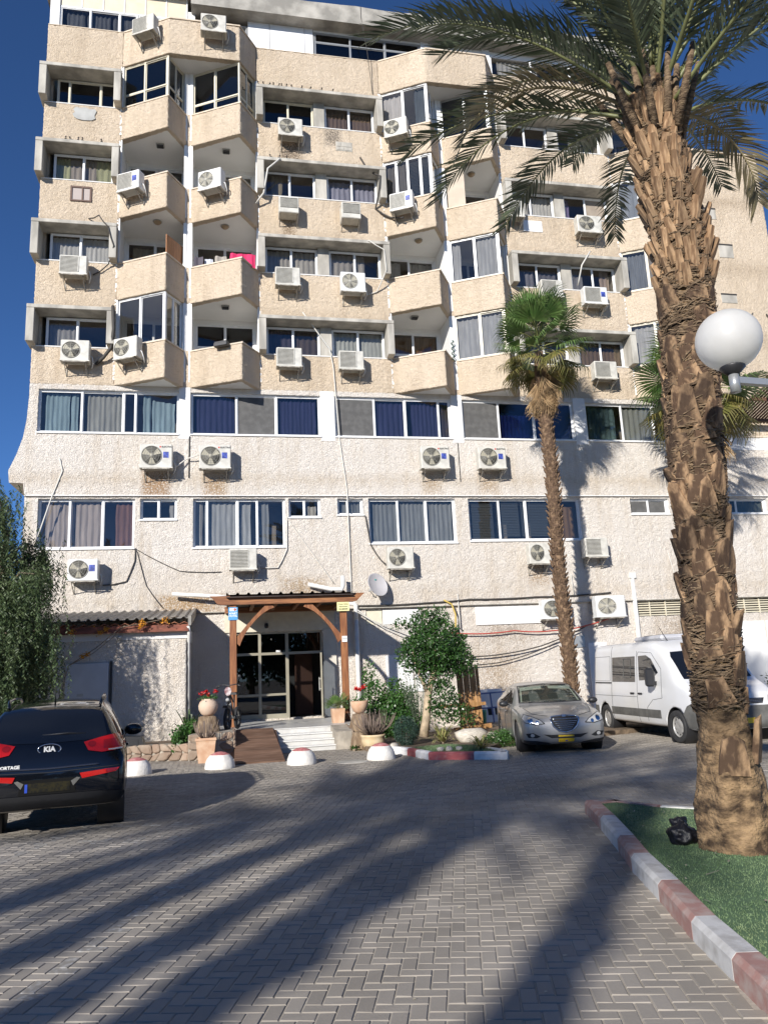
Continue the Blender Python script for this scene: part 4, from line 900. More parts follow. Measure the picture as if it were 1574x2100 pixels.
m = MB(); m.lathe([(.01, -.06), (.05, -.05), (.06, 0), (.06, .05)], 12, 0, Matrix.Translation((1.2, .02, 3.42))); m.box(1.15, 1.25, .0, .1, 3.46, 3.52); tag(m.build('security_camera', M_BLACK), 'small black security camera above the glass door', 'camera')
m = MB(); m.box(1.5, 1.64, .18, .199, 2.6, 2.66); m.build('door_label', M_SWH, BLD)
# ------------------------------------------------------------------ landing, steps and ramp
ST = empty('entrance_steps', (1.8, -4, 0)); tag(ST, 'pale tiled landing with four steps before the entrance', 'steps')
def spart(m, n, mt): return m.build(n, mt, ST, (-1.8, 4, 0))
m = MB(); m.box(-.3, 3.5, -4.34, .34, .0, .495); spart(m, 'landing_base', M_TILE)
for i in range(8):
    for j in range(8):
        xa, ya = -.3+i*.475, -4.36+j*.5; m = MB(); m.box(xa+.003, xa+.472, ya+.003, ya+.497, .495, .52+.001*((i*3+j) % 3)); spart(m, 'tile', M_TILE)
for (z, ya, yb) in ((.39, -4.75, -4.345), (.26, -5.07, -4.755), (.13, -5.33, -5.075)):
    m = MB(); m.box(1.12, 2.92, ya+.02, yb, 0, z-.03); spart(m, 'riser', M_TILE)
    for i in range(4): xa = 1.12+i*.45; m = MB(); m.box(xa+.002, xa+.448, ya-.01, yb+.002, z-.03, z, bev=.004); spart(m, 'tread', mat('pale_tread', (.66, .65, .62), .3, var=.05) if 'pale_tread' not in MATS else MATS['pale_tread'])
RP = empty('wooden_ramp', (.65, -6, 0)); tag(RP, 'dark brown plank ramp laid over the left side of the entrance steps', 'ramp')
M_PLANK = mat('ramp_planks', (.12, .062, .036), .75, col2=(.20, .12, .08), vscale=3, stretch=(.8, 6, 6), bump=.4, bscale=10, bdist=.006, island=.22)
for i in range(23):
    t0, t1 = i/23, (i+1)/23; ya, yb = -7.3+2.98*t0, -7.3+2.98*t1-.008; za, zb = .03+.52*t0, .03+.52*t1
    w0 = .06*t0; m = MB()
    m.add([(.13+w0, ya, za), (1.21-w0*1.6, ya, za), (1.21-w0*1.6, yb, zb), (.13+w0, yb, zb), (.13+w0, ya, za-.03), (1.21-w0*1.6, ya, za-.03), (1.21-w0*1.6, yb, zb-.03), (.13+w0, yb, zb-.03)],
          [(0, 1, 2, 3), (7, 6, 5, 4), (0, 4, 5, 1), (1, 5, 6, 2), (2, 6, 7, 3), (3, 7, 4, 0)]); m.build('plank', M_PLANK, RP, (-.65, 6, 0))
for x in (.16, 1.16):
    m = MB(); m.add([(x-.03, -7.29, .0), (x+.03, -7.29, .0), (x+.03, -4.36, 0), (x-.03, -4.36, 0), (x-.03, -7.29, .005), (x+.03, -7.29, .005), (x+.03, -4.36, .5), (x-.03, -4.36, .5)], [(0, 1, 2, 3), (4, 7, 6, 5), (0, 4, 5, 1), (1, 5, 6, 2), (2, 6, 7, 3), (3, 7, 4, 0)])
    m.build('bearer', M_PLANK, RP, (-.65, 6, 0))
# ------------------------------------------------------------------ white annex with tin roof
AN = empty('annex', (-3.6, -1.5, 0)); tag(AN, 'white stucco annex with grey tin roof left of the entrance', 'annex')
def apart(m, n, mt): return m.build(n, mt, AN, (3.6, 1.5, 0))
m = MB(); m.box(-7.2, -1.12, -3.0, .14, -.02, 2.98); roughen(apart(m, 'wall', M_WHITE), .1, .02)
m = MB(); m.box(-7.22, -1.10, -3.03, .14, 2.98, 3.32); apart(m, 'fascia', M_PAINT)
M_ZINC = mat('grey_tin', (.30, .28, .25), .5, metal=.3, var=.2, vscale=3)
m = MB(); n = 26; vs = []
prof = []
for i in range(n*6+1):
    ph = i % 6; prof.append((-7.35+(6.35)*i/(n*6), .05 if ph in (1, 2) else 0))
for (y, z) in ((-3.32, 3.50), (.13, 4.02), (-3.32, 3.494), (.13, 4.014)):
    for (x, h) in prof: vs.append((x, y, z+h))
k = len(prof); m.add(vs, [(i, i+1, k+i+1, k+i) for i in range(k-1)]+[(2*k+i, 3*k+i, 3*k+i+1, 2*k+i+1) for i in range(k-1)]+[(i, 2*k+i, 2*k+i+1, i+1) for i in range(k-1)]); apart(m, 'roof_sheet', M_ZINC)
m = MB(); m.prism([(-3.36, 3.30), (-3.36, 3.56), (.13, 4.08), (.13, 3.82)], -1.06, -.98, 'x'); apart(m, 'barge_board', M_ZINC)
M_TERRA = mat('terracotta', (.24, .075, .035), .7, col2=(.33, .14, .07), vscale=4, bump=.3, bscale=20, bdist=.006)
for i in range(24):
    x = -7.2+i*.257; m = MB(); pr = [(x, 3.36), (x+.12, 3.42), (x+.24, 3.36), (x+.24, 3.345), (x+.12, 3.40), (x, 3.345)]; m.prism(pr, -3.28, -3.0, 'y'); apart(m, 'roof_tile', M_TERRA)
m = MB(); m.box(-7.2, -1.05, -3.24, -3.18, 3.16, 3.345); apart(m, 'gutter_board', mat('red_timber', (.22, .065, .035), .6, var=.35, vscale=3, stretch=(1, 4, 4)))
m = MB(); m.box(-4.2, -3.12, -3.05, -3.0, .1, 2.4, bev=.008); AD = apart(m, 'door', mat('grey_white_door', (.52, .53, .55), .5, var=.05))
m = MB(); m.box(-3.09, -3.03, -3.06, -3.0, 0, 2.44); apart(m, 'door_jamb', M_BLACK)
m = MB(); m.box(-3.9, -3.74, -3.057, -3.05, 1.55, 1.62); apart(m, 'door_label', M_GREYALU)
m = MB(); m.tube([(-1.06, -3.22, 3.3), (-1.04, -3.1, 3.05), (-1.06, -2.9, 2.85), (-1.06, -2.85, .3)], .05, 8); apart(m, 'downpipe', M_PVC)
m = MB(); m.lathe([(.004, -.07), (.05, -.06), (.075, -.02), (.075, .03)], 12, 0, Matrix.Translation((-2.85, -3.12, 3.06))); tag(m.build('wall_lamp', M_GREYALU), 'small round grey wall lamp under the annex eave', 'lamp')
# black box on the ground behind the car
m = MB(); m.prism([(-.35, 0), (.35, 0), (.27, .26), (-.3, .30)], -.25, .25, 'y'); m.box(-.2, .2, -.262, -.25, .07, .2); tag(m.build('plastic_crate', M_BLACK, None, (-2.35, -4.5, .28)), 'black plastic crate on the stones beside the annex wall', 'crate')
# ------------------------------------------------------------------ dry stone planters
M_ROCK = mat('brown_fieldstone', (.27, .19, .135), .85, col2=(.36, .29, .22), vscale=2.5, bump=.7, bscale=9, bdist=.03, island=.25)
M_MORTAR = mat('mortar', (.36, .32, .26), .9, var=.2, vscale=5, bump=.5, bscale=20)
def rock_mesh(seed, sub=2):
    r = random.Random(seed); bm = bmesh.new(); bmesh.ops.create_icosphere(bm, subdivisions=sub, radius=1)
    ax = [Vector((r.uniform(-1, 1), r.uniform(-1, 1), r.uniform(-1, 1))).normalized() for _ in range(7)]
    for v in bm.verts:
        d = v.co.normalized(); q = (abs(d.x)**5+abs(d.y)**5+abs(d.z)**5)**(-.2); k = q
        for a in ax:
            t = d.dot(a)*q
            if t > .80: k = min(k, .82/t*q)
        v.co = d*k*r.uniform(.98, 1.02)
    me = bpy.data.meshes.new('stone'); bm.to_mesh(me); bm.free(); me.materials.append(M_ROCK)
    for p in me.polygons: p.use_smooth = True
    return me
rocks = [rock_mesh(i) for i in range(8)]
def stone_wall(name, lab, x0, y0, x1, y1, h0, h1, depth, seed):
    r = random.Random(seed); a, b = Vector((x0, y0, 0)), Vector((x1, y1, 0)); L_ = (b-a).length; d = (b-a).normalized(); ang = math.atan2(d.y, d.x)
    W = empty(name, (x0, y0, 0), ang); tag(W, lab, 'stone wall')
    m = MB(); m.prism([(0, 0), (L_, 0), (L_, h1-.02), (0, h0-.02)], .0, depth, 'y'); m.build('core', M_MORTAR, W)
    nz = max(2, round(max(h0, h1)/.19)); nx = max(2, round(L_/.25)); G_ = {}
    for i in range(nx+1):
        for k in range(nz+1):
            t = i/nx; top = h0+(h1-h0)*t; jx = 0 if i in (0, nx) else r.uniform(-.085, .085)+(.055 if k % 2 else -.055); jz = 0 if k == 0 else r.uniform(-.055, .055)*(.4 if k == nz else 1)
            G_[i, k] = Vector((L_*t+jx, 0, top*k/nz+jz))
    for i in range(nx):
        for k in range(nz):
            q = [G_[i, k], G_[i+1, k], G_[i+1, k+1], G_[i, k+1]]
            poly = []
            for e in range(4):   # cut the corners so that the outlines come out many-sided
                p0, p1 = q[e], q[(e+1) % 4]; poly += [p0.lerp(p1, r.uniform(.10, .25)), p0.lerp(p1, r.uniform(.75, .9))]
            c = sum(poly, Vector())/8; dp = r.uniform(.03, .07); m = MB(); n = 8
            v0 = [c+(p-c)*.95 for p in poly]; v1 = [c+(p-c)*.90+Vector((0, -dp*.75, 0)) for p in poly]; v2 = [c+(p-c)*.66+Vector((r.uniform(-.01, .01), -dp-r.uniform(0, .012), 0)) for p in poly]
            fs = [(e, (e+1) % n, n+(e+1) % n, n+e) for e in range(n)]+[(n+e, n+(e+1) % n, 2*n+(e+1) % n, 2*n+e) for e in range(n)]+[tuple(range(2*n, 3*n))]
            m.add(v0+v1+v2, fs); m.build('stone', M_ROCK, W)
    return W
stone_wall('stone_wall', 'low rough stone wall below the annex, behind the black car', -3.6, -4.2, -.9, -5.75, .32, .40, .5, 1)
stone_wall('stone_wall', 'taller stone planter wall left of the ramp', -.92, -5.8, .1, -5.95, .60, .62, .5, 2)
stone_wall('stone_wall', 'narrow stone wall side running back along the ramp', .1, -5.95, .1, -4.5, .62, .62, .4, 3)
stone_wall('stone_wall', 'stone wall side right of the entrance steps', 3.0, -5.4, 3.0, -4.4, .45, .55, .4, 6)
m = MB(); m.prism([(-3.6, -4.0), (-.9, -5.55), (.08, -5.75), (.08, -3.5), (-1.1, -3.03), (-3.6, -3.03)], .0, .30, 'z'); tag(m.build('soil_bed', mat('dry_soil', (.16, .115, .075), .95, var=.3, vscale=6, bump=.6, bscale=18, bdist=.03)), kind='structure')
# ------------------------------------------------------------------ herringbone paved yard
PA = R(17.0); ca, sa_ = math.cos(PA), math.sin(PA)
ux, uy = Vector((ca, -sa_, 0)), Vector((sa_, ca, 0))      # across and along the bond
def pav(u, v): return ux*u+uy*v
def to_uv(x, y): return x*ca-y*sa_, x*sa_+y*ca
M_PAVER = mat('grey_paver', (.225, .20, .166), .85, col2=(.35, .315, .27), vscale=.55, ramp=(.3, .68), bump=.35, bscale=60, bdist=.004, island=.11, coord='World', detail=9, distort=.6)
M_PAINTP = mat('worn_white_paver', (.26, .24, .21), .8, col2=(.44, .43, .41), vscale=22, ramp=(.48, .70), bump=.3, bscale=60, bdist=.003)
M_SAND = mat('joint_sand', (.41, .37, .31), .95, var=.15, vscale=3, bump=.4, bscale=40)
m = MB(); m.quad((-40, -60, -.007), (60, -60, -.007), (60, 12, -.007), (-40, 12, -.007))
PV = tag(m.build('pavement', M_SAND), kind='structure')
ISL = [(4.30, -15.62), (4.02, -16.6), (3.46, -18.3), (2.96, -20.0), (2.66, -21.2), (2.3, -23.2), (2.1, -24.8), (6.0, -24.8), (6.2, -17.3), (5.02, -16.2), (4.72, -15.6)]
BED = [(3.62, -7.1), (3.85, -7.75), (4.05, -8.85), (4.86, -9.4), (5.45, -9.75), (5.62, -9.3), (5.5, -8.6), (6.4, -7.0), (6.4, -3), (3.2, -3), (3.2, -6.2)]
def inside(p, poly):
    x, y = p; c = False; n = len(poly)
    for i in range(n):
        x1, y1 = poly[i]; x2, y2 = poly[(i+1) % n]
        if (y1 > y) != (y2 > y) and x < (x2-x1)*(y-y1)/(y2-y1)+x1: c = not c
    return c
camp = Vector((0, -25, 1.8))
def in_view(x, y, mg=.08):
    q = Vector((x, y, 0))-camp; w = q.dot(fw)
    if w < .3: return False
    return abs(q.dot(r2)/w) < 787/1577+mg and q.dot(d2)/w < 1050/1577+mg
line_u = [to_uv(-.42, -19.2)[0]]     # painted row of the parking bay
def painted(u, v):
    x, y = (ux*u+uy*v).xy
    ul, vl = line_t
    if abs(u-ul) < .051 and v < vl: return True
    if abs(u-(ul-2.35)) < .051 and v < vl+.3 and v > vl-2.2: return True
    if abs(v-vl) < .06 and ul-2.4 < u <= ul: return True
    if vl-1.05 < v < vl-.85 and ul-1.9 < u < ul-.45 and (int(u*10) % 5 > 1): return True
    return False
line_t = to_uv(.38, -14.35)
def paver_mesh(vert, seed):
    r = random.Random(seed); a, b = (.0465, .0965) if vert else (.0965, .0465); c = .005; m = MB()
    t = [r.uniform(-.0015, .0015) for _ in range(4)]
    m.add([(-a, -b, -.02), (a, -b, -.02), (a, b, -.02), (-a, b, -.02), (-a, -b, -.006), (a, -b, -.006), (a, b, -.006), (-a, b, -.006), (-a+c, -b+c, t[0]), (a-c, -b+c, t[1]), (a-c, b-c, t[2]), (-a+c, b-c, t[3])],
          [(0, 1, 5, 4), (1, 2, 6, 5), (2, 3, 7, 6), (3, 0, 4, 7), (4, 5, 9, 8), (5, 6, 10, 9), (6, 7, 11, 10), (7, 4, 8, 11), (8, 9, 10, 11)])
    return m
cand = []
U0, U1, V0, V1 = -16, 28, -30, 8
ni, nj = int((U1-U0)/.1), int((V1-V0)/.1)
solid_uv = None
for j in range(nj):
    for i in range(ni):
        k = (i-j) % 4
        u, v = U0+i*.1, V0+j*.1
        # 90 degree herringbone on a 10 cm grid: cells 0,1 form a stretcher, 2 starts an upright
        if k == 0: cu, cv, vert = u+.1, v+.05, False
        elif k == 2: cu, cv, vert = u+.05, v, True
        else: continue
        p = ux*cu+uy*cv
        if p.y > -2.4 or p.x < -12 or p.x > 24: continue
        if not in_view(p.x, p.y): continue
        if inside((p.x, p.y), ISL) or inside((p.x, p.y), BED): continue
        if p.y > -5.35 and -7.3 < p.x < 3.6: continue
        cand.append(((p-camp).length, p.x, p.y, vert, painted(cu, cv)))
cand.sort()
pm = {(vt, pt): [paver_mesh(vt, 50+q+10*vt).mesh('paver', M_PAINTP if pt else M_PAVER, False) for q in range(4)] for vt in (False, True) for pt in (False, True)}
r = random.Random(77)
for (d, x, y, vt, pt) in cand[:300]:
    inst('paver', r.choice(pm[(vt, pt)]), PV, (x, y, r.uniform(-.0015, .0015)), (r.uniform(-.006, .006), r.uniform(-.006, .006), -PA+r.uniform(-.006, .006)))
stones = MB(); base = {vt: paver_mesh(vt, 9) for vt in (False, True)}
cs, sn = math.cos(-PA), math.sin(-PA)
for (d, x, y, vt, pt) in cand[300:]:
    b_ = base[vt]; dz = r.uniform(-.002, .0015); tx, ty = r.uniform(-.012, .012), r.uniform(-.012, .012); n0 = len(stones.v)
    # beyond ten metres the hidden lower sides are dropped
    far = d > 12
    for (vx, vy, vz) in (b_.v[4:] if far else b_.v): stones.v.append((x+vx*cs-vy*sn, y+vx*sn+vy*cs, vz+dz+vx*tx+vy*ty-(.012 if far and vz < -.003 else 0)))
    off = n0-(4 if far else 0)
    for f_ in (b_.f[4:] if far else b_.f): stones.f.append(tuple(q+off for q in f_)); stones.m.append(1 if pt else 0); stones.s.append(False)
tag(stones.build('paver_field', [M_PAVER, M_PAINTP], PV, recalc=False), kind='stuff')
print('pavers', len(cand))
# ------------------------------------------------------------------ kerbs
M_KRED = mat('kerb_red_paint', (.36, .20, .17), .8, col2=(.42, .32, .28), vscale=9, ramp=(.42, .66), bump=.35, bscale=40, bdist=.006)
M_KWHT = mat('kerb_grey_white', (.56, .55, .53), .8, col2=(.40, .385, .36), vscale=8, ramp=(.45, .7), bump=.35, bscale=40, bdist=.006)
M_KRED2 = mat('kerb_bright_red', (.42, .10, .10), .75, col2=(.48, .22, .20), vscale=9, ramp=(.5, .8), bump=.3, bscale=40, bdist=.005)
M_KWHT2 = mat('kerb_bright_white', (.78, .76, .73), .7, var=.1, vscale=6, bump=.3, bscale=40, bdist=.005)
def kerb_line(root, pts, h, w, mats_, seg=None, start=0):
    """kerb stones along a polyline, lying to its right hand side"""
    i = start
    for a, b in zip(pts[:-1], pts[1:]):
        a, b = Vector((*a, 0)), Vector((*b, 0)); d = (b-a); L_ = d.length; d /= L_; n = max(1, round(L_/seg)) if seg else 1
        ang = math.atan2(d.y, d.x)
        for k in range(n):
            l0, l1 = L_*k/n+.003, L_*(k+1)/n-.003; m = MB(); c = .035
            pr = [(0, -.02), (0, h-c), (c*.9, h), (w, h), (w, -.02)]
            m.prism(pr, l0, l1, 'x'); o = m.build('kerbstone', mats_[i % 2], root, (a.x, a.y, 0), (0, 0, ang)); i += 1
    return i
KB = tag(empty('kerb', (3, -19, 0)), kind='structure')
front = [(4.30, -15.62), (4.02, -16.6), (3.70, -17.6), (3.46, -18.3), (3.22, -19.15), (2.96, -20.0), (2.80, -20.65), (2.66, -21.2), (2.46, -22.2), (2.28, -23.2), (2.1, -24.8)]
KB.location = (0, 0, 0)
kerb_line(KB, front, .15, .16, (M_KRED, M_KWHT))
kerb_line(KB, [(6.2, -17.3), (5.55, -16.72), (5.02, -16.2), (4.72, -15.6)], .13, .12, (M_KRED, M_KWHT), start=0)
kerb_line(KB, [(4.72, -15.6), (4.30, -15.62)], .13, .14, (M_KRED, M_KRED))
M_TURF = mat('turf_base', (.075, .14, .065), .95, col2=(.10, .17, .08), vscale=5, bump=.5, bscale=90, bdist=.01)
m = MB(); m.prism([(4.40, -15.75), (4.17, -16.6), (3.60, -18.35), (3.10, -20.05), (2.80, -21.2), (2.42, -23.2), (2.25, -24.7), (6.0, -24.7), (6.05, -17.35), (4.95, -16.3), (4.66, -15.75)], -.01, .115, 'z')
TI = tag(m.build('island_bed', M_TURF), kind='structure')
TURF = [(4.38, -15.8), (4.17, -16.6), (3.62, -18.35), (3.12, -20.05), (2.82, -21.2), (2.46, -23.2), (5.9, -23.2), (6.0, -17.4), (4.92, -16.35), (4.64, -15.8)]
def blades(poly, n, z, h, w, seed, view=True):
    r = random.Random(seed); b = MB(); xs = [p[0] for p in poly]; ys = [p[1] for p in poly]; k = 0
    while k < n:
        x, y = r.uniform(min(xs), max(xs)), r.uniform(min(ys), max(ys)); k += 1
        if not inside((x, y), poly) or (view and not in_view(x, y, .02)): continue
        a = r.uniform(0, 6.28); hh = h*r.uniform(.6, 1.2); lx, ly = r.uniform(-.7, .7)*hh, r.uniform(-.7, .7)*hh
        dx, dy = w*math.cos(a), w*math.sin(a); n0 = len(b.v)
        b.v += [(x-dx, y-dy, z), (x+dx, y+dy, z), (x+lx, y+ly, z+hh)]; b.f.append((n0, n0+1, n0+2)); b.m.append(0); b.s.append(False)
    return b
M_GRASS = mat('turf_blades', (.12, .20, .09), .7, col2=(.19, .25, .125), vscale=1.3, island=.3, trans=.15)
tag(blades(TURF, 90000, .112, .018, .004, 5).build('artificial_turf', M_GRASS, None, recalc=False), 'green artificial turf on the palm island', 'turf', kind='stuff')
# litter on the turf and yard
r = random.Random(21); lt = MB()
for i in range(150):
    for _ in range(30):
        x, y = r.uniform(2.6, 6), r.uniform(-22.5, -15.7)
        if inside((x, y), TURF): break
    a = r.uniform(0, 3.14); l, w = (r.uniform(.01, .035), r.uniform(.004, .010)) if r.random() < .85 else (r.uniform(.06, .12), .004)
    dx, dy = math.cos(a)*l, math.sin(a)*l; nx, ny = -math.sin(a)*w, math.cos(a)*w; z = .146+r.uniform(0, .01)
    lt.add([(x-dx-nx, y-dy-ny, z), (x+dx-nx*.4, y+dy-ny*.4, z+.004), (x+dx+nx*.4, y+dy+ny*.4, z+.006), (x-dx+nx, y-dy+ny, z+.003)], [(0, 1, 2, 3)])
for i in range(120):
    x, y = r.uniform(-3, 6), r.uniform(-22, -8)
    if inside((x, y), ISL) or inside((x, y), BED): continue
    l = r.uniform(.006, .016); lt.add([(x-l, y-l*.6, .004), (x+l, y-l*.4, .006), (x+l*.8, y+l, .005), (x-l*.6, y+l, .006)], [(0, 1, 2, 3)])
tag(lt.build('litter', mat('dry_litter', (.45, .40, .30), .9, island=.5), None, recalc=False), 'dry leaf bits scattered on turf and paving', 'litter', kind='stuff')
# bed by the entrance
KB2 = tag(empty('kerb', (0, 0, 0)), kind='structure')
kerb_line(KB2, [(3.62, -7.1), (3.85, -7.75)], .15, .14, (M_KWHT2, M_KWHT2)); kerb_line(KB2, [(3.85, -7.75), (3.93, -8.2)], .15, .14, (M_KRED2, M_KRED2))
kerb_line(KB2, [(3.93, -8.2), (4.05, -8.85)], .15, .14, (M_KWHT2, M_KWHT2)); kerb_line(KB2, [(4.05, -8.85), (4.86, -9.4)], .15, .14, (M_KRED2, M_KRED2))
for p0, p1 in (((4.86, -9.4), (5.45, -9.75)), ((5.45, -9.75), (5.62, -9.3)), ((5.62, -9.3), (5.5, -8.6))): kerb_line(KB2, [p0, p1], .15, .14, (M_KWHT2, M_KWHT2))
m = MB(); m.prism([(3.72, -7.1), (3.98, -7.8), (4.16, -8.75), (4.9, -9.24), (5.4, -9.5), (5.47, -9.25), (5.38, -8.6), (6.4, -7.0), (6.4, -3), (3.2, -3), (3.2, -6.2)], -.01, .105, 'z')
tag(m.build('garden_bed', MATS['dry_soil']), kind='structure')
GB = [(4.1, -7.4), (4.2, -8.7), (4.9, -9.2), (5.38, -9.45), (5.4, -8.8), (5.5, -8.0), (4.9, -7.2)]
m = MB(); m.prism(GB, .1, .122, 'z'); tag(m.build('lawn_mat', M_TURF), kind='structure')
tag(blades(GB, 9000, .12, .03, .006, 6).build('artificial_turf', M_GRASS, None, recalc=False), 'green turf patch behind the red and white kerb', 'turf', kind='stuff')
for i, (x, y, s) in enumerate(((4.40, -8.55, .085), (4.58, -8.58, .1), (4.78, -8.62, .08))):
    tag(inst('pebble', rocks[i], None, (x, y, .15), (0, 0, i), (s, s*.8, s*.7)), ['leftmost of three pale stones on the turf patch', 'middle of three pale stones on the turf patch', 'rightmost of three pale stones on the turf patch'][i], 'stone', 'pale stones on the turf patch')
M_PALE = mat('pale_stone', (.55, .50, .42), .8, var=.15, vscale=6, bump=.4, bscale=20)
pale = []
for i in range(3):
    me = rocks[i].copy(); me.materials.clear(); me.materials.append(M_PALE); pale.append(me)
for o in list(bpy.data.objects):
    if o.name.startswith('pebble'): o.data = pale[int(o.location.x*7) % 3]
m = MB(); m.prism([(6.35, -7.2), (10.0, -6.2), (16, -4.2), (16, -2.4), (6.35, -2.4)], -.01, .11, 'z'); tag(m.build('wall_strip', MATS['dry_soil']), kind='structure')
# ------------------------------------------------------------------ concrete dome bollards
dome = [empty('bollard', (0, 0, 0))]
D0 = dome[0]; m = MB(); prof = [(.31, 0), (.315, .03), (.30, .12), (.265, .21), (.20, .285)]
rr_ = random.Random(5); wobt = [rr_.uniform(.985, 1.015) for _ in range(40)]
m.lathe(prof, 30, 0, None, True, lambda a, z: wobt[int(a*30/6.2832+.5) % 30], cap=False); m.build('body', mat('dome_white', (.72, .69, .64), .8, var=.12, vscale=7, bump=.6, bscale=28, bdist=.01), D0)
m = MB(); m.lathe([(.20, .285), (.12, .325), (.05, .342), (.002, .345)], 30, 0, None, True, lambda a, z: wobt[int(a*30/6.2832+.5) % 30], cap=False); m.build('cap', mat('dome_red', (.42, .12, .12), .8, col2=(.52, .26, .24), vscale=12, bump=.5, bscale=28, bdist=.008), D0)
D0.location = (-.18, -7.75, -.01); D0['label'] = 'white dome bollard with red cap just left of the ramp foot'
labs = ['white dome bollard with red cap just right of the ramp foot', 'white dome bollard with red cap beside the round pot and kerb', 'white dome bollard with red cap half hidden behind the black car']
for (x, y), lb_ in zip(((1.51, -8.0), (3.2, -8.1), (-1.85, -7.85)), labs):
    c = copy_tree(D0); c.location = (x, y, -.01); c.rotation_euler.z = x*3; c['label'] = lb_
for o in bpy.data.objects:
    if o.name.startswith('bollard') and o.parent is None: o['category'] = 'bollard'; o['group'] = 'dome bollards before the entrance'
# ------------------------------------------------------------------ date palms
M_LEAF = mat('date_leaflet', (.065, .09, .048), .42, col2=(.13, .155, .095), vscale=1.5, island=.3, trans=.18, spec=.6)
M_RACH = mat('date_rachis', (.16, .17, .07), .5, var=.2, vscale=4)
M_BOOT = mat('leaf_base_tan', (.15, .085, .042), .85, col2=(.38, .25, .14), vscale=5, stretch=(5, 5, .8), bump=.5, bscale=16, bdist=.01, island=.42)
M_BOOTL = mat('leaf_base_weathered', (.07, .04, .022), .9, col2=(.35, .225, .125), vscale=7, ramp=(.44, .66), stretch=(1.6, 1.6, .8), bump=.8, bscale=22, bdist=.015, island=.4, distort=.4, detail=8)
M_FIBRE = mat('trunk_fibre', (.10, .065, .038), .95, col2=(.27, .19, .115), vscale=9, stretch=(1, 1, 3), bump=1, bscale=26, bdist=.03)
M_BARK = mat('palm_bark', (.045, .027, .014), .95, col2=(.34, .225, .12), vscale=7, ramp=(.38, .70), bump=1, bscale=24, bdist=.04, distort=.3, detail=9, stretch=(1, 1, 1.6))
def frond_mesh(L_, droop, n, ll, seed, mats_, fold=.5):
    r = random.Random(seed); m = MB(); pts = []; N = 24; p = Vector((0, 0, 0)); th = 0
    for i in range(N+1):
        s = i/N; pts.append(p.copy()); th = -droop*(s**1.5); p = p+Vector((math.cos(th), 0, math.sin(th)))*(L_/N)
    m.tube(pts, [.028*(1-.88*i/N) for i in range(N+1)], 5, 1)
    def at(s):
        f = s*N; i = min(N-1, int(f)); return pts[i].lerp(pts[i+1], f-i), (pts[i+1]-pts[i]).normalized()
    for k in range(n):
        s = .14+.86*(k+.5)/n; q, d = at(min(.999, s)); up = Vector((-d.z, 0, d.x))
        env = min(1, (s-.08)*5)*min(1, (1.03-s)*3.2)**.6
        for sg in (-1, 1):
            le = ll*(.45+.55*env)*r.uniform(.85, 1.12); lat = Vector((0, sg, 0))
            fwd = r.uniform(.55, .85)+.5*s; ele = fold*r.uniform(.5, 1.3)
            dr = (d*fwd+lat*(1.05-.35*s)+up*ele*.7).normalized(); tip = q+dr*le+Vector((0, 0, -le*le*r.uniform(.1, .55)))
            mid = q+dr*le*.5+Vector((0, 0, -le*.03)); wv = d.cross(dr).cross(dr).normalized() if d.cross(dr).length > 1e-4 else up
            wv = (wv+up*r.uniform(-.5, .5)).normalized(); w = r.uniform(.011, .016)
            m.add([q-wv*w*.6, q+wv*w*.6, mid+wv*w*1.15, mid-wv*w*1.15, tip], [(0, 1, 2, 3), (3, 2, 4)])
    return m.mesh('frond', mats_, False)
FR = [frond_mesh(3.3, .5, 62, .50, 1, (M_LEAF, M_RACH)), frond_mesh(3.5, .8, 66, .54, 2, (M_LEAF, M_RACH)), frond_mesh(3.5, 1.05, 64, .52, 3, (M_LEAF, M_RACH)), frond_mesh(3.3, 1.3, 60, .50, 4, (M_LEAF, M_RACH)), frond_mesh(3.0, .95, 56, .48, 5, (M_LEAF, M_RACH))]
def boot_mesh(w0, w1, h, t, seed, m_, cut=.1):
    r = random.Random(seed); m = MB(); vs = []
    rows = ((0, w0, t), (.45*h, (w0+w1)*.52, t*1.1), (h, w1, t*.8))
    for (z, w, tt) in rows:
        j = lambda a: r.uniform(-a, a)
        vs += [(-w/2+j(.01), -tt/2, z+j(cut*.05)), (0+j(.01), -tt*.85, z+(j(cut) if z == h else 0)), (w/2+j(.01), -tt/2, z+(j(cut) if z == h else 0)), (w/2, tt/2, z), (-w/2, tt/2, z)]
    fs = [(4, 3, 2, 1, 0), (10, 11, 12, 13, 14)]
    for k in range(2):
        for i in range(5): fs.append((k*5+i, k*5+(i+1) % 5, k*5+5+(i+1) % 5, k*5+5+i))
    m.add(vs, fs); return m.mesh('leaf_base', m_)
stub = [boot_mesh(.085, r_, h_, .045, i, M_BOOT, .03) for i, (r_, h_) in enumerate(((.05, .20), (.04, .28), (.06, .16), (.045, .24), (.055, .32)))]
plate = [boot_mesh(.24, r_, h_, .05, 30+i, M_BOOTL, .05) for i, (r_, h_) in enumerate(((.18, .26), (.13, .30), (.20, .20), (.11, .34), (.15, .24), (.16, .16)))]
AX = [(-.05, 4.55, .39), (.12, 4.54, .37), (.5, 4.53, .315), (.9, 4.53, .255), (1.34, 4.52, .205), (2.0, 4.54, .21), (3.0, 4.58, .21), (4.0, 4.63, .235), (5.0, 4.73, .25), (6.1, 4.78, .245), (7.0, 4.67, .23), (7.5, 4.65, .23), (7.9, 4.67, .2), (8.2, 4.69, .12)]
def axis_at(z):
    for (a, b) in zip(AX[:-1], AX[1:]):
        if a[0] <= z <= b[0]: t = (z-a[0])/(b[0]-a[0]); return a[1]+(b[1]-a[1])*t, a[2]+(b[2]-a[2])*t
    return AX[-1][1], AX[-1][2]
PY = -18.3
DP = empty('date_palm', (4.52, PY, .1)); tag(DP, 'tall date palm with shaggy stubbed trunk on the turf island', 'palm')
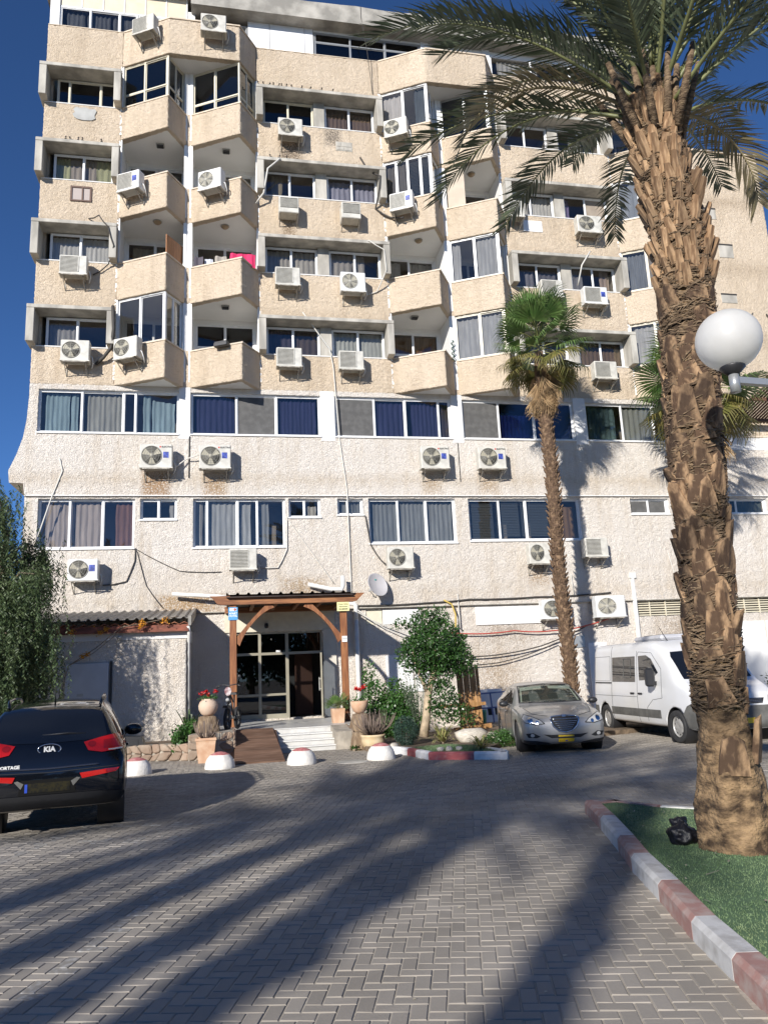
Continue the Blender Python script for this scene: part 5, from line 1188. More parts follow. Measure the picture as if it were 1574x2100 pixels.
off = Vector((-4.52, -PY, -.1))
r = random.Random(9); m = MB(); n = 40; vs = []; zs = []
z = -.05
while z < 8.2: zs.append(z); z += .075
for z in zs:
    x, rad = axis_at(z)
    for j in range(n):
        a = 2*math.pi*j/n; q = 1+.13*mnoise.noise(Vector((math.cos(a)*2.2, math.sin(a)*2.2, z*3.0)))+.09*mnoise.noise(Vector((math.cos(a)*6, math.sin(a)*6, z*9)))
        if z < 1.2: q += .07*mnoise.noise(Vector((math.cos(a)*4, math.sin(a)*4, z*5)))
        vs.append((x+rad*q*math.cos(a), PY+rad*q*math.sin(a), z))
fs = [(i*n+j, i*n+(j+1) % n, (i+1)*n+(j+1) % n, (i+1)*n+j) for i in range(len(zs)-1) for j in range(n)]
m.add(vs, fs, 0, True); m.build('trunk', M_BARK, DP, off)
joined = MB(); cnt = 0; ring = 0; z = .55
camdir = math.atan2(-25-PY, 0-4.5)
def place_boot(me, z, a, s, lean, tw):
    global cnt
    x, rad = axis_at(z); rr = rad*(.93 if me in plate else .95)
    da = (a-camdir+math.pi) % (2*math.pi)-math.pi
    rot = Matrix.Rotation(a+math.pi/2, 4, 'Z') @ Matrix.Rotation(tw, 4, 'Y') @ Matrix.Rotation(lean, 4, 'X')
    loc = Vector((x+rr*math.cos(a), PY+rr*math.sin(a), z))
    if abs(da) < 1.75 and cnt < 300:
        o = inst('leaf_base', me, DP, loc+off); o.rotation_euler = rot.to_euler(); o.scale = s; cnt += 1
    else:
        mt = Matrix.Translation(loc) @ rot @ Matrix.Diagonal((*s, 1)); n0 = len(joined.v)
        joined.v += [tuple(mt @ v.co) for v in me.vertices]; 
        for p in me.polygons: joined.f.append(tuple(i+n0 for i in p.vertices)); joined.m.append(0 if me in stub else 1); joined.s.append(False)
while z < 7.75:
    if z < 5.5:
        k = 7 if z > 1.5 else 5; pitch = .19 if z > 1.4 else .26
        for i in range(k):
            if z < 1.1 and r.random() < .55 or z < 1.6 and r.random() < .3 or r.random() < .16: continue
            a = 2*math.pi*(i+.5*(ring % 2))/k+r.uniform(-.18, .18); fl = .25 if r.random() < .05 else 0
            place_boot(r.choice(plate), z+r.uniform(-.06, .06), a, (r.uniform(.75, 1.15), 1, r.uniform(.75, 1.15)), R(r.uniform(5, 14))+fl, r.uniform(-.2, .2))
    else:
        k = 14; pitch = .135
        for i in range(k):
            if r.random() < .06: continue
            a = 2*math.pi*(i+.5*(ring % 2))/k+r.uniform(-.12, .12)
            place_boot(r.choice(stub), z+r.uniform(-.05, .05), a, (r.uniform(.85, 1.35), r.uniform(.8, 1.3), r.uniform(.75, 1.15)), R(r.uniform(12, 26)), r.uniform(-.2, .2))
    z += pitch; ring += 1
tag(joined.build('leaf_base_mass', [M_BOOT, M_BOOTL], DP, off), kind='stuff')
m = MB()
for i in range(4200):
    z = r.uniform(1.3, 6.0) if r.random() < .75 else r.uniform(6, 7.9); a = r.uniform(0, 6.28); x, rad = axis_at(z); rr = rad*r.uniform(1.0, 1.10); ln = r.uniform(.10, .45); pts = []
    dz = r.uniform(-.10, .14)
    for k in range(4):
        t = k/3; aa = a+ln*(t-.5)/rad*.8; q = rr+.05*math.sin(math.pi*t)*r.uniform(.2, 1); pts.append(Vector((x+q*math.cos(aa), PY+q*math.sin(aa), z+dz*t+.04*math.sin(3*t))))
    w = r.uniform(.003, .007)
    for k in range(3): m.add([pts[k]-Vector((0, 0, w)), pts[k+1]-Vector((0, 0, w)), pts[k+1]+Vector((0, 0, w)), pts[k]+Vector((0, 0, w))], [(0, 1, 2, 3)])
tag(m.build('fibre', M_FIBRE, DP, off, recalc=False), kind='stuff')
def crown(root, c, nf, seed, sc=1, lo=-8):
    r = random.Random(seed)
    for i in range(nf):
        t = i/(nf-1); az = i*2.39996+r.uniform(-.2, .2)+seed; el = R(84-t*(84-lo))+r.uniform(-.1, .1)
        k = min(4, int(t*4.2)) if r.random() < .7 else r.randrange(5)
        if t < .25: k = 0
        rad = .05+.17*t; o = inst('frond', FR[k], root, (c[0]+rad*math.cos(az), c[1]+rad*math.sin(az), c[2]+.5*(1-t)-.25*t), (r.uniform(-.35, .35), -el, az), (sc*r.uniform(.88, 1.05),)*3)
crown(DP, (4.68-4.52, 0, 7.85), 50, 3, .97, 27)
M_DEADF = mat('dry_date_leaflet', (.24, .20, .11), .7, col2=(.36, .30, .18), vscale=2, island=.3, trans=.2)
FD = [frond_mesh(2.3, 1.9, 44, .5, 41, (M_DEADF, M_DEADF), .2), frond_mesh(2.0, 2.3, 40, .46, 42, (M_DEADF, M_DEADF), .2)]
for i, (az, el) in enumerate(((2.9, .6), (.3, .4))):
    inst('dry_frond', FD[i % 2], DP, (.16+.2*math.cos(az), .2*math.sin(az), 7.7), (0, -el, az))
m = MB()
for i in range(26):   # green frond stalks and brown sheaths round the bud
    a = i*2.4; q = .1+.2*(i/26); b_ = Vector((.16+q*math.cos(a), q*math.sin(a), 7.3)); e = b_+Vector((math.cos(a)*.3*(i/20), math.sin(a)*.3*(i/20), .75)); m.tube([b_, e], [.055, .03], 5)
m.build('sheath', M_FIBRE, DP)
# palms standing behind the viewpoint; their shadows lie on the yard
palm_lab = ['date palm behind the viewpoint casting the broadest trunk shadow across the yard', 'date palm behind the viewpoint casting the second shadow from the right on the paving', 'date palm behind the viewpoint casting the middle shadow on the paving', 'date palm behind the viewpoint casting the leftmost shadow, nearest the black car', 'date palm behind the viewpoint casting the rightmost shadow beside the island kerb']
tr = MB(); rr0 = random.Random(40); tr.tube([(.06*rr0.uniform(-1, 1), 0, -.05+i*.12) for i in range(70)], [(.30 if i > 4 else .38)*rr0.uniform(.72, 1.35) for i in range(70)], 12); tr_me = tr.mesh('trunk', M_BARK)
for (sx, sy, zc, nf, sd), lb_ in zip(((3.3, -15.0, 8.4, 40, 5), (2.6, -14.6, 8.0, 30, 8), (1.7, -14.3, 8.2, 32, 12), (.5, -14.0, 8.4, 34, 15), (5.3, -15.4, 8.2, 15, 19)), palm_lab):
    s = zc/8.3; P0 = empty('date_palm', (sx-1.42*zc, sy-2.0*zc, 0)); tag(P0, lb_, 'palm', 'palms behind the viewpoint')
    inst('trunk', tr_me, P0, scale=(1.2 if nf == 40 else .8, 1.2 if nf == 40 else .8, s)); crown(P0, (.05, 0, zc), nf, sd, (.92 if nf > 20 else .7), (2 if nf > 20 else 20))
# ------------------------------------------------------------------ fan palms
M_FAN_G = mat('fan_leaf', (.085, .165, .042), .4, col2=(.16, .225, .07), vscale=2, island=.3, trans=.22, spec=.6)
M_FAN_Y = mat('fan_leaf_yellowing', (.13, .14, .035), .5, col2=(.24, .19, .06), vscale=2, island=.3, trans=.22)
M_FAN_D = mat('fan_leaf_dead', (.25, .16, .08), .9, col2=(.40, .28, .15), vscale=2, island=.3, trans=.1)
M_PET = mat('fan_petiole', (.18, .19, .06), .5)
M_WTRUNK = mat('fan_palm_trunk', (.085, .05, .03), .9, col2=(.24, .155, .09), vscale=8, bump=.8, bscale=20, bdist=.03)
def fan_mesh(seed, mats_, pl=.9, fr_=.95, spread=2.5, droop=.35, nseg=30):
    r = random.Random(seed); m = MB()
    pp = [Vector((pl*t, 0, .06*math.sin(t*3)-.08*t*t)) for t in (0, .25, .5, .75, 1)]
    m.tube(pp, [.022, .018, .015, .013, .012], 5, 1)
    c = pp[-1]
    for i in range(nseg):
        a = spread*((i+.5)/nseg-.5); L_ = fr_*(1-.22*abs(a)/1.3)*r.uniform(.92, 1.06); d = Vector((math.cos(a), math.sin(a), .12*math.cos(a*2)))
        s = Vector((-math.sin(a), math.cos(a), 0)); w = fr_*.55*spread/nseg*.62; zz = .02*(1 if i % 2 else -1)
        p1 = c+d*L_*.55+Vector((0, 0, zz-.03)); p2 = c+d*L_*.82+Vector((0, 0, -droop*.2*L_)); p3 = c+d*L_*.98+Vector((0, 0, -droop*r.uniform(.5, 1.1)*L_))
        m.add([c+d*.03, p1-s*w, p1+s*w, p2-s*w*.55, p2+s*w*.55, p3], [(0, 1, 2), (1, 3, 4, 2), (3, 5, 4)])
    return m.mesh('fan_leaf', mats_, False)
FAN = [fan_mesh(i, (M_FAN_G, M_PET), .62+.1*i, 1.0, 3.4, .25+.1*i, 36) for i in range(3)]
FANY = [fan_mesh(10+i, (M_FAN_Y, M_PET), .7, 1.05, 3.0, .5, 34) for i in range(2)]
FAND = [fan_mesh(20+i, (M_FAN_D, M_FAN_D), .5, 1.05, 1.4, .4, 22) for i in range(2)]
def fan_palm(lab, x, y, zt, rad, seed, nleaf=30, sc=1.0, skirt=True, nboots=300):
    r = random.Random(seed); W = empty('fan_palm', (x, y, 0)); tag(W, lab, 'palm', 'fan palms along the wall')
    m = MB(); zs = [0, .4, 1, 2, 4, 6, 8, zt-.6, zt]; m.tube([(.05*math.sin(z), .04*math.cos(z*.7), z) for z in zs], [rad*1.35, rad*1.1, rad]+[rad]*5+[rad*.7], 16); m.build('trunk', M_WTRUNK, W)
    sp = [boot_mesh(.12, .03, .16, .035, 70+i+seed, M_WTRUNK, .03) for i in range(3)]
    k = 0; z = .5
    while z < zt-.7:
        for i in range(7):
            a = i*.8976+k*.45; da = (a+1.9+math.pi) % (2*math.pi)-math.pi
            if abs(da) > 1.7 or k*4 > nboots: continue
            o = inst('leaf_base', r.choice(sp), W, (.05*math.sin(z)+rad*.95*math.cos(a), .04*math.cos(z*.7)+rad*.95*math.sin(a), z+r.uniform(-.05, .05)))
            o.rotation_euler = (Matrix.Rotation(a+math.pi/2, 4, 'Z') @ Matrix.Rotation(r.uniform(-.4, .4), 4, 'Y') @ Matrix.Rotation(R(r.uniform(18, 40)), 4, 'X')).to_euler()
        z += .135; k += 1
    for i in range(nleaf):
        t = i/(nleaf-1); az = i*2.39996+seed; el = R(82-t*128)+r.uniform(-.1, .1); me = r.choice(FANY) if t > .74 else r.choice(FAN)
        inst('fan_leaf', me, W, (.08*math.cos(az), .08*math.sin(az), zt+.75*(1-t)-.1), (r.uniform(-.5, .5), -el, az), (sc*r.uniform(.85, 1.1),)*3)
    if skirt:
        for i in range(24):
            az = i*2.4; inst('dead_leaf', r.choice(FAND), W, (rad*.6*math.cos(az), rad*.6*math.sin(az), zt-.2-r.uniform(0, .75)), (r.uniform(-.6, .6), R(74+r.uniform(0, 12)), az), (sc*r.uniform(.8, 1.05),)*3)
    return W
fan_palm('slim fan palm with dry skirt between the silver car and the wall', 9.95, -3.1, 11.75, .185, 2, 40, 1.0)
fan_palm('fan palm mostly hidden behind the thick date palm trunk', 15.5, -3.1, 10.4, .22, 6, 40, 1.3, True, 60)
# ------------------------------------------------------------------ leafy masses
def leaf_mass(pts, lw, ll, seed, hang=0.0, bend=0):
    r = random.Random(seed); m = MB()
    for p in pts:
        p = Vector(p); d = Vector((r.gauss(0, 1), r.gauss(0, 1), r.gauss(0, 1)-hang)).normalized(); s = d.orthogonal().normalized()
        s = (Matrix.Rotation(r.uniform(0, 6.28), 3, d) @ s); L_, w = ll*r.uniform(.7, 1.25), lw*r.uniform(.7, 1.2); n0 = len(m.v)
        m.v += [tuple(p), tuple(p+d*L_*.5+s*w), tuple(p+d*L_), tuple(p+d*L_*.5-s*w)]; m.f.append((n0, n0+1, n0+2, n0+3)); m.m.append(0); m.s.append(False)
    return m
def blob_pts(blobs, n, seed, shell=.55):
    r = random.Random(seed); out = []; tot = sum(b[3]*b[4]*b[5] for b in blobs)
    for (x, y, z, a, b, c) in blobs:
        for _ in range(int(n*a*b*c/tot)):
            d = Vector((r.gauss(0, 1), r.gauss(0, 1), r.gauss(0, 1))).normalized(); q = (shell+(1-shell)*r.random()**.6)*(1+.22*mnoise.noise(d*2.3+Vector((x, y, z))))
            out.append((x+d.x*a*q, y+d.y*b*q, z+d.z*c*q))
    return out
M_PEP = mat('pepper_leaf', (.055, .09, .034), .5, col2=(.11, .15, .065), vscale=1.2, island=.35, trans=.2)
M_FIC = mat('ficus_leaf', (.028, .075, .016), .35, col2=(.05, .115, .025), vscale=2, island=.35, trans=.15, spec=.6)
M_VINE = mat('vine_leaf', (.04, .11, .022), .4, col2=(.07, .15, .035), vscale=2, island=.3, trans=.2)
M_GREYP = mat('grey_green_leaf', (.13, .17, .11), .6, island=.3, trans=.2)
M_BARKG = mat('grey_bark', (.22, .17, .12), .9, var=.3, vscale=6, bump=.6, bscale=18, bdist=.02)
T = empty('pepper_tree', (-5.3, -5.3, 0)); tag(T, 'weeping feathery tree at the left edge before the annex', 'tree')
r = random.Random(14); m = MB(); br = []
m.tube([(0, 0, -.05), (.05, 0, 1.2), (-.05, .1, 2.4), (.1, 0, 3.4), (.0, .1, 4.6), (.1, 0, 5.6)], [.24, .19, .15, .11, .08, .05], 10)
for i in range(34):
    z0 = r.uniform(1.6, 5.6); a = r.uniform(0, 6.28); L_ = r.uniform(.7, 1.45)*(1.15-.07*abs(z0-3)); e = Vector((math.cos(a)*L_, math.sin(a)*L_*.8, z0+r.uniform(.3, 1.0))); s = Vector((.03, .03, z0)); mid = s.lerp(e, .55)+Vector((0, 0, .25)); m.tube([s, mid, e], [.045, .028, .012], 5); br += [mid.lerp(e, q) for q in (.2, .5, .8, 1)]+[s.lerp(mid, .7)]
m.build('trunk', M_BARKG, T)
lm = MB(); tw = MB()
for b_ in br:
    for k in range(19):
        p = b_+Vector((r.gauss(0, .24), r.gauss(0, .22), r.gauss(0, .16))); L_ = r.uniform(.5, 1.9); n = int(L_*36); sx, sy = r.gauss(0, .12), r.gauss(0, .12); 
        for i in range(n):
            t = i/n; q = p+Vector((sx*t+.03*math.sin(9*t+k), sy*t, -L_*t)); a = r.uniform(0, 6.28); d = Vector((math.cos(a)*.8, math.sin(a)*.8, -.75)).normalized(); s = d.cross(Vector((0, 0, 1))).normalized(); s = Matrix.Rotation(r.uniform(0, 3.1), 3, d) @ s
            l_, w = r.uniform(.06, .12), r.uniform(.010, .018); n0 = len(lm.v); lm.v += [tuple(q), tuple(q+d*l_*.5+s*w), tuple(q+d*l_), tuple(q+d*l_*.5-s*w)]; lm.f.append((n0, n0+1, n0+2, n0+3)); lm.m.append(0); lm.s.append(False)
lm.build('crown', M_PEP, T, recalc=False)
print('pepper leaves', len(lm.f))
T = empty('ficus_tree', (5.12, -4.6, .1)); tag(T, 'small dense dark green tree with pale trunk beside the canopy', 'tree')
m = MB(); m.tube([(-.1, 0, 0), (.0, 0, .5), (.1, .05, 1.1), (.3, .05, 1.7), (.35, 0, 2.6)], [.13, .11, .10, .07, .03], 9); m.tube([(.1, .05, 1.1), (-.15, 0, 1.7), (-.3, .1, 2.4)], [.07, .05, .02], 7); m.tube([(.2, .05, 1.4), (.7, .1, 1.9), (1.0, 0, 2.4)], [.06, .04, .02], 7); m.build('trunk', mat('pale_bark', (.42, .33, .22), .85, var=.25, vscale=6, bump=.4, bscale=18), T)
pts = blob_pts([(.35, 0, 2.35, .85, .75, .75), (.1, 0, 2.95, .5, .45, .45), (.75, 0, 2.1, .6, .6, .6), (-.25, 0, 2.15, .5, .5, .55), (-.55, 0, 2.95, .28, .25, .2), (.55, 0, 3.15, .28, .3, .3), (1.05, 0, 1.9, .4, .4, .45), (.3, 0, 1.55, .5, .5, .4), (.45, -.2, .85, .45, .4, .55), (.9, -.3, .5, .35, .3, .3)], 12500, 3, .4)
leaf_mass(pts, .024, .085, 4).build('crown', M_FIC, T, recalc=False)
V = empty('climbing_vine', (4.2, -3.9, .1)); tag(V, 'bright green climbing shrub tapering up the wall right of the canopy post', 'shrub')
pts = blob_pts([(-.2, 0, .5, .55, .4, .5), (.25, 0, .6, .6, .45, .6), (-.3, .1, 1.1, .32, .3, .5), (.25, .1, 1.15, .35, .3, .45), (-.42, .2, 1.65, .2, .2, .45), (.62, .1, .9, .35, .3, .5), (.5, 0, .35, .7, .5, .35), (.0, -.2, .35, .6, .4, .4)], 10500, 7, .35)
leaf_mass(pts, .026, .07, 8, .6).build('foliage', M_VINE, V, recalc=False)
m = MB()
for i in range(9): a = i*.7; m.tube([(-.4+.13*i, 0, 0), (-.4+.12*i+.1*math.sin(a), .1, .6), (-.35+.1*i, .15, 1.1)], [.015, .01, .006], 5)
m.build('stem', M_BARKG, V)
V = empty('feathery_plant', (5.0, -4.2, .1)); tag(V, 'thin grey-green feathery plant between the vine and the small tree', 'plant')
r = random.Random(6); pts = []
m = MB()
for i in range(16):
    e = Vector((r.gauss(-.15, .2), r.gauss(0, .15), r.uniform(1.2, 2.0))); m.tube([(r.gauss(0, .05), 0, 0), e*.5+Vector((0, 0, .1)), e], [.008, .006, .003], 4)
    for k in range(90): t = r.uniform(.35, 1); pts.append((e.x*t+r.gauss(0, .05), e.y*t+r.gauss(0, .05), e.z*t+r.gauss(0, .04)))
m.build('stem', M_GREYP, V); leaf_mass(pts, .004, .07, 9, -.5).build('foliage', M_GREYP, V, recalc=False)
V = empty('clipped_shrub', (4.12, -6.55, .1)); tag(V, 'dark blue-green clipped ball shrub in front of the vine', 'shrub')
pts = blob_pts([(0, 0, .32, .29, .29, .33)], 5200, 11, .72); leaf_mass(pts, .007, .05, 12, -.3).build('foliage', mat('blue_green_leaf', (.022, .052, .035), .6, island=.3), V, recalc=False)
m = MB(); m.tube([(0, 0, -.05), (0, 0, .3)], [.03, .02], 6); m.build('stem', M_BARKG, V)
def strap_plant(lab, x, y, z, n, L_, w, m_, seed, up=.9, name='strap_leaf_plant'):
    r = random.Random(seed); V = empty(name, (x, y, z)); tag(V, lab, 'plant')
    m = MB()
    for i in range(n):
        a = i*2.4+r.uniform(-.3, .3); e = r.uniform(.35, 1.3)*up; l = L_*r.uniform(.7, 1.1); d = Vector((math.cos(a)*math.cos(e), math.sin(a)*math.cos(e), math.sin(e))); s = Vector((-math.sin(a), math.cos(a), 0))*w
        p1 = d*l*.5; p2 = d*l*.85+Vector((0, 0, -l*.12)); p3 = d*l*1.02+Vector((0, 0, -l*.3)); m.add([-s*.6, s*.6, p1-s, p1+s, p2-s*.7, p2+s*.7, p3], [(0, 1, 3, 2), (2, 3, 5, 4), (4, 5, 6)])
    m.build('foliage', m_, V, recalc=False); m = MB(); m.lathe([(.04, -.05), (.05, .05), (.02, .09)], 8); m.build('stem', M_BARKG, V); return V
M_VARI = mat('striped_leaf', (.16, .20, .06), .5, col2=(.45, .38, .15), vscale=30, ramp=(.4, .6), stretch=(1, 1, .1), island=.2, trans=.2)
strap_plant('yellow striped leaf plant at the back of the turf patch', 4.95, -6.7, .12, 44, .62, .02, M_VARI, 2)
strap_plant('pale striped leaf plant just behind the red kerb', 5.25, -8.7, .12, 36, .45, .022, M_VARI, 3)
strap_plant('small green tuft at the foot of the steps', 2.95, -6.0, .0, 22, .24, .022, M_VINE, 4)
strap_plant('spiky dark plant in the shade against the annex', -1.0, -3.4, .3, 34, 1.1, .03, M_PEP, 5, 1.1)
V = empty('ground_cover', (6.35, -7.2, .1)); tag(V, 'low green mat of leaves beside the silver car', 'plant')
leaf_mass(blob_pts([(0, 0, .08, .55, .5, .2), (.4, .3, .1, .45, .4, .22), (-.35, -.2, .06, .3, .3, .15)], 3200, 5, .3), .014, .05, 6).build('foliage', M_VINE, V, recalc=False)
V = empty('leafy_creeper', (-1.05, -5.2, .35)); tag(V, 'bright green creeper spilling over the stone wall by the annex corner', 'plant')
leaf_mass(blob_pts([(0, 0, .2, .3, .25, .22), (.15, .2, .35, .22, .2, .2), (-.12, -.3, .05, .15, .15, .25)], 1300, 5, .3), .028, .075, 7, .4).build('foliage', M_VINE, V, recalc=False)
V = empty('oleander_shrub', (17.2, -4.2, 0)); tag(V, 'dark leafy shrub behind the van at the right edge', 'shrub')
leaf_mass(blob_pts([(0, 0, .9, 1.3, .9, .95), (1.4, 0, 1.0, 1.2, .9, 1.0), (-.6, 0, .5, .9, .8, .5)], 7000, 9, .4), .022, .13, 10, -.6).build('foliage', M_FIC, V, recalc=False)
m = MB()
for i in range(10): m.tube([(-.4+.2*i, 0, -.05), (-.6+.3*i, .1, 1.0)], [.03, .012], 5)
m.build('stem', M_BARKG, V)
# climber with orange flowers on the annex eave
V = empty('flowering_creeper', (-3.2, -3.35, 2.3)); tag(V, 'bare creeper twigs with a few orange flower clusters on the annex', 'plant')
m = MB(); m.tube([(-1.1, .2, -2.3), (-1.05, .15, -.6), (-.9, .1, .05), (-.2, .08, .5), (.4, 0, 1.0), (1.9, -.05, 1.25)], .012, 5); m.tube([(-.9, .1, .05), (-.3, .1, .35), (.2, .1, .75), (.5, 0, 1.05)], .009, 5); m.build('twig', M_BARKG, V)
r = random.Random(2); m_or = mat('orange_petals', (.62, .27, .02), .6, island=.3)
for (x, y, z, s) in ((-.12, .05, .9, .11), (-.85, .05, .92, .09), (.95, -.08, 1.1, .1), (1.55, -.08, 1.14, .13), (.02, .05, .98, .06), (-.45, .06, .33, .08), (-.55, .06, .27, .06), (.9, -.06, 1.0, .06)):
    leaf_mass([(x+r.gauss(0, s*.5), y+r.gauss(0, s*.4), z+r.gauss(0, s*.4)) for _ in range(70)], .015, .045, int(x*100)+500).build('flower', m_or, V, recalc=False)

# dense trees along the far side of the yard, behind the viewpoint (they show in the glass doors)
r = random.Random(60)
tb = [leaf_mass(blob_pts([(0, 0, 4.6, 2.6, 2.4, 2.4), (1.4, .5, 3.6, 1.8, 1.8, 1.6), (-1.5, 0, 3.8, 1.9, 1.8, 1.7), (.3, 0, 6.3, 1.5, 1.5, 1.3), (0, -.5, 2.2, 2.4, 1.6, 1.4)], 2600, 70+i, .5), .16, .5, 80+i).mesh('crown', M_FIC, False) for i in range(3)]
tm_ = MB(); tm_.tube([(0, 0, -.1), (.1, 0, 1.5), (0, .1, 3.2), (.1, 0, 5)], [.3, .22, .17, .08], 10); tk = tm_.mesh('trunk', M_BARKG)
for i in range(16):
    T = empty('street_tree', (-34+i*4.6+r.uniform(-1, 1), -58+r.uniform(-3, 3), 0), r.uniform(0, 6)); s_ = r.uniform(.85, 1.25); T.scale = (s_, s_, s_*r.uniform(.9, 1.2)); tag(T, 'dense tree in the row behind the viewpoint, mirrored in the glass doors', 'tree', 'row of trees behind the viewpoint')
    inst('crown', tb[i % 3], T); inst('trunk', tk, T)
# ------------------------------------------------------------------ vehicles
def cr(p0, p1, p2, p3, t): return .5*((2*p1)+(-p0+p2)*t+(2*p0-5*p1+4*p2-p3)*t*t+(-p0+3*p1-3*p2+p3)*t**3)
def spline(vals, t):
    n = len(vals)-1; f = t*n; i = min(n-1, int(f)); u = f-i; g = lambda k: vals[max(0, min(n, k))]
    return [cr(a, b, c, d, u) for a, b, c, d in zip(g(i-1), g(i), g(i+1), g(i+2))]
def interp_station(st, y):
    for a, b in zip(st[:-1], st[1:]):
        if a[0] <= y <= b[0]:
            i = st.index(a); t = (y-a[0])/(b[0]-a[0]); p = st[max(0, i-1)]; q = st[min(len(st)-1, i+2)]
            out = []
            for k in range(1, len(a)):   # monotone-ish cubic on uneven knots
                m0 = (b[k]-p[k])/(b[0]-p[0]) if b[0] != p[0] else 0; m1 = (q[k]-a[k])/(q[0]-a[0]) if q[0] != a[0] else 0; h = b[0]-a[0]
                t2, t3 = t*t, t*t*t; out.append((2*t3-3*t2+1)*a[k]+(t3-2*t2+t)*h*m0+(-2*t3+3*t2)*b[k]+(t3-t2)*h*m1)
            return out
    return list(st[-1][1:])
class Car:
    def __init__(s, name, lab, loc, rz, st, paint, ny=70, nr=44, scale=1):
        s.root = empty(name, loc, rz); s.root.scale = (scale,)*3; tag(s.root, lab, 'van' if 'van' in name else 'car')
        s.st = st; rings = []; y0, y1 = st[0][0], st[-1][0]
        ys = sorted({y0+(y1-y0)*i/ny for i in range(ny+1)} | {a[0] for a in st})
        for y in ys:
            zb, W, zm, zbl, Wg, zt = interp_station(st, y)
            pts = [(0, zb), (W*.55, zb-.005), (W*.90, zb+.02), (W*.985, zb+.14), (W, zm), (W*.99, zm*.45+zbl*.55), (W*.965, zbl), (W*.965+(Wg-W*.965)*.50, zbl+(zt-zbl)*.52), (Wg*.985, zt-(zt-zbl)*.10-.005), (Wg*.82, zt-.012), (Wg*.4, zt+.006), (0, zt+.012)]
            ring = [spline(pts, k/nr) for k in range(nr+1)]; ring[0][0] = 0; ring[-1][0] = 0
            rings.append([(max(0, x), y, z) for x, z in ring])
        m = MB(); full = []
        for rg in rings: full.append(rg+[(-x, y, z) for (x, y, z) in rg[-2:0:-1]])
        n = len(full[0]); vs = [p for rg in full for p in rg]
        fs = [(i*n+j, i*n+(j+1) % n, (i+1)*n+(j+1) % n, (i+1)*n+j) for i in range(len(full)-1) for j in range(n)]+[tuple(range(n)), tuple(range((len(full)-1)*n+n-1, (len(full)-1)*n-1, -1))]
        m.add(vs, fs, 0, True); s.body = m.build('body', paint, s.root)
        bm = bmesh.new(); bm.from_mesh(s.body.data); s.bvh = BVHTree.FromBMesh(bm); bm.free()
    def arches(s, ws, rad, W):
        for (y, z) in ws:
            for sg in (-1, 1):
                c = MB(); c.lathe([(rad, -.36), (rad, .3)], 32, 0, Matrix.Translation((sg*W, y, z)) @ Matrix.Rotation(R(90), 4, 'Y')); co = c.build('cutter', M_BLACK, s.root)
                md = s.body.modifiers.new('b', 'BOOLEAN'); md.object = co; md.operation = 'DIFFERENCE'; md.solver = 'EXACT'
        bpy.context.view_layer.update(); dg = bpy.context.evaluated_depsgraph_get(); me = bpy.data.meshes.new_from_object(s.body.evaluated_get(dg)); s.body.modifiers.clear(); s.body.data = me
        for o in [c for c in s.root.children if c.name.startswith('cutter')]: bpy.data.objects.remove(o)
        for (y, z) in ws:
            for sg in (-1, 1):
                c = MB(); mt_ = Matrix.Translation((sg*(W-.02), y, z)) @ Matrix.Rotation(R(90 if sg > 0 else -90), 4, 'Y'); c.lathe([(.01, -.335), (rad-.004, -.335), (rad-.004, .0)], 32, 0, mt_, cap=False); c.build('arch_liner', M_BLACK, s.root, recalc=True)
    def hit(s, p, view):
        a, b = p
        if view == 'front': o, d = Vector((a, s.st[0][0]-2, b)), Vector((0, 1, 0))
        elif view == 'rear': o, d = Vector((a, s.st[-1][0]+2, b)), Vector((0, -1, 0))
        elif view == 'left': o, d = Vector((-3, a, b)), Vector((1, 0, 0))
        elif view == 'right': o, d = Vector((3, a, b)), Vector((-1, 0, 0))
        else: o, d = Vector((a, b, 5)), Vector((0, 0, -1))
        loc, nrm, _, _ = s.bvh.ray_cast(o, d)
        if loc is None: return None, None
        if nrm.dot(d) > 0: nrm = -nrm
        return loc, nrm
    def decal(s, name, poly, view, m_, off=.006, parent=None, fine=.06, smooth=True, thick=0):
        bm = bmesh.new(); vs = [bm.verts.new((p[0], p[1], 0)) for p in poly]; bm.faces.new(vs); bmesh.ops.triangulate(bm, faces=bm.faces)
        for _ in range(6):
            le = [e for e in bm.edges if e.calc_length() > fine]
            if not le: break
            bmesh.ops.subdivide_edges(bm, edges=le, cuts=1); bmesh.ops.triangulate(bm, faces=bm.faces)
        bad = []
        for v in bm.verts:
            l, n = s.hit((v.co.x, v.co.y), view)
            if l is None: bad.append(v)
            else: v.co = l+n*off
        bmesh.ops.delete(bm, geom=bad, context='VERTS')
        for f in bm.faces: f.smooth = smooth
        me = bpy.data.meshes.new(name); bm.to_mesh(me); bm.free(); me.materials.append(m_); return inst(name, me, parent or s.root)
    def line(s, name, pts, view, m_, rad=.006, off=.004, closed=False, parent=None, step=.05):
        out = []; pts = list(pts)+([pts[0]] if closed else [])
        for a, b in zip(pts[:-1], pts[1:]):
            n = max(1, int(math.hypot(b[0]-a[0], b[1]-a[1])/step))
            for k in range(n):
                t = k/n; l, nn = s.hit((a[0]+(b[0]-a[0])*t, a[1]+(b[1]-a[1])*t), view)
                if l is not None: out.append(l+nn*off)
        l, nn = s.hit(pts[-1], view)
        if l is not None: out.append(l+nn*off)
        m = MB(); m.tube(out, rad, 5); return m.build(name, m_, parent or s.root)
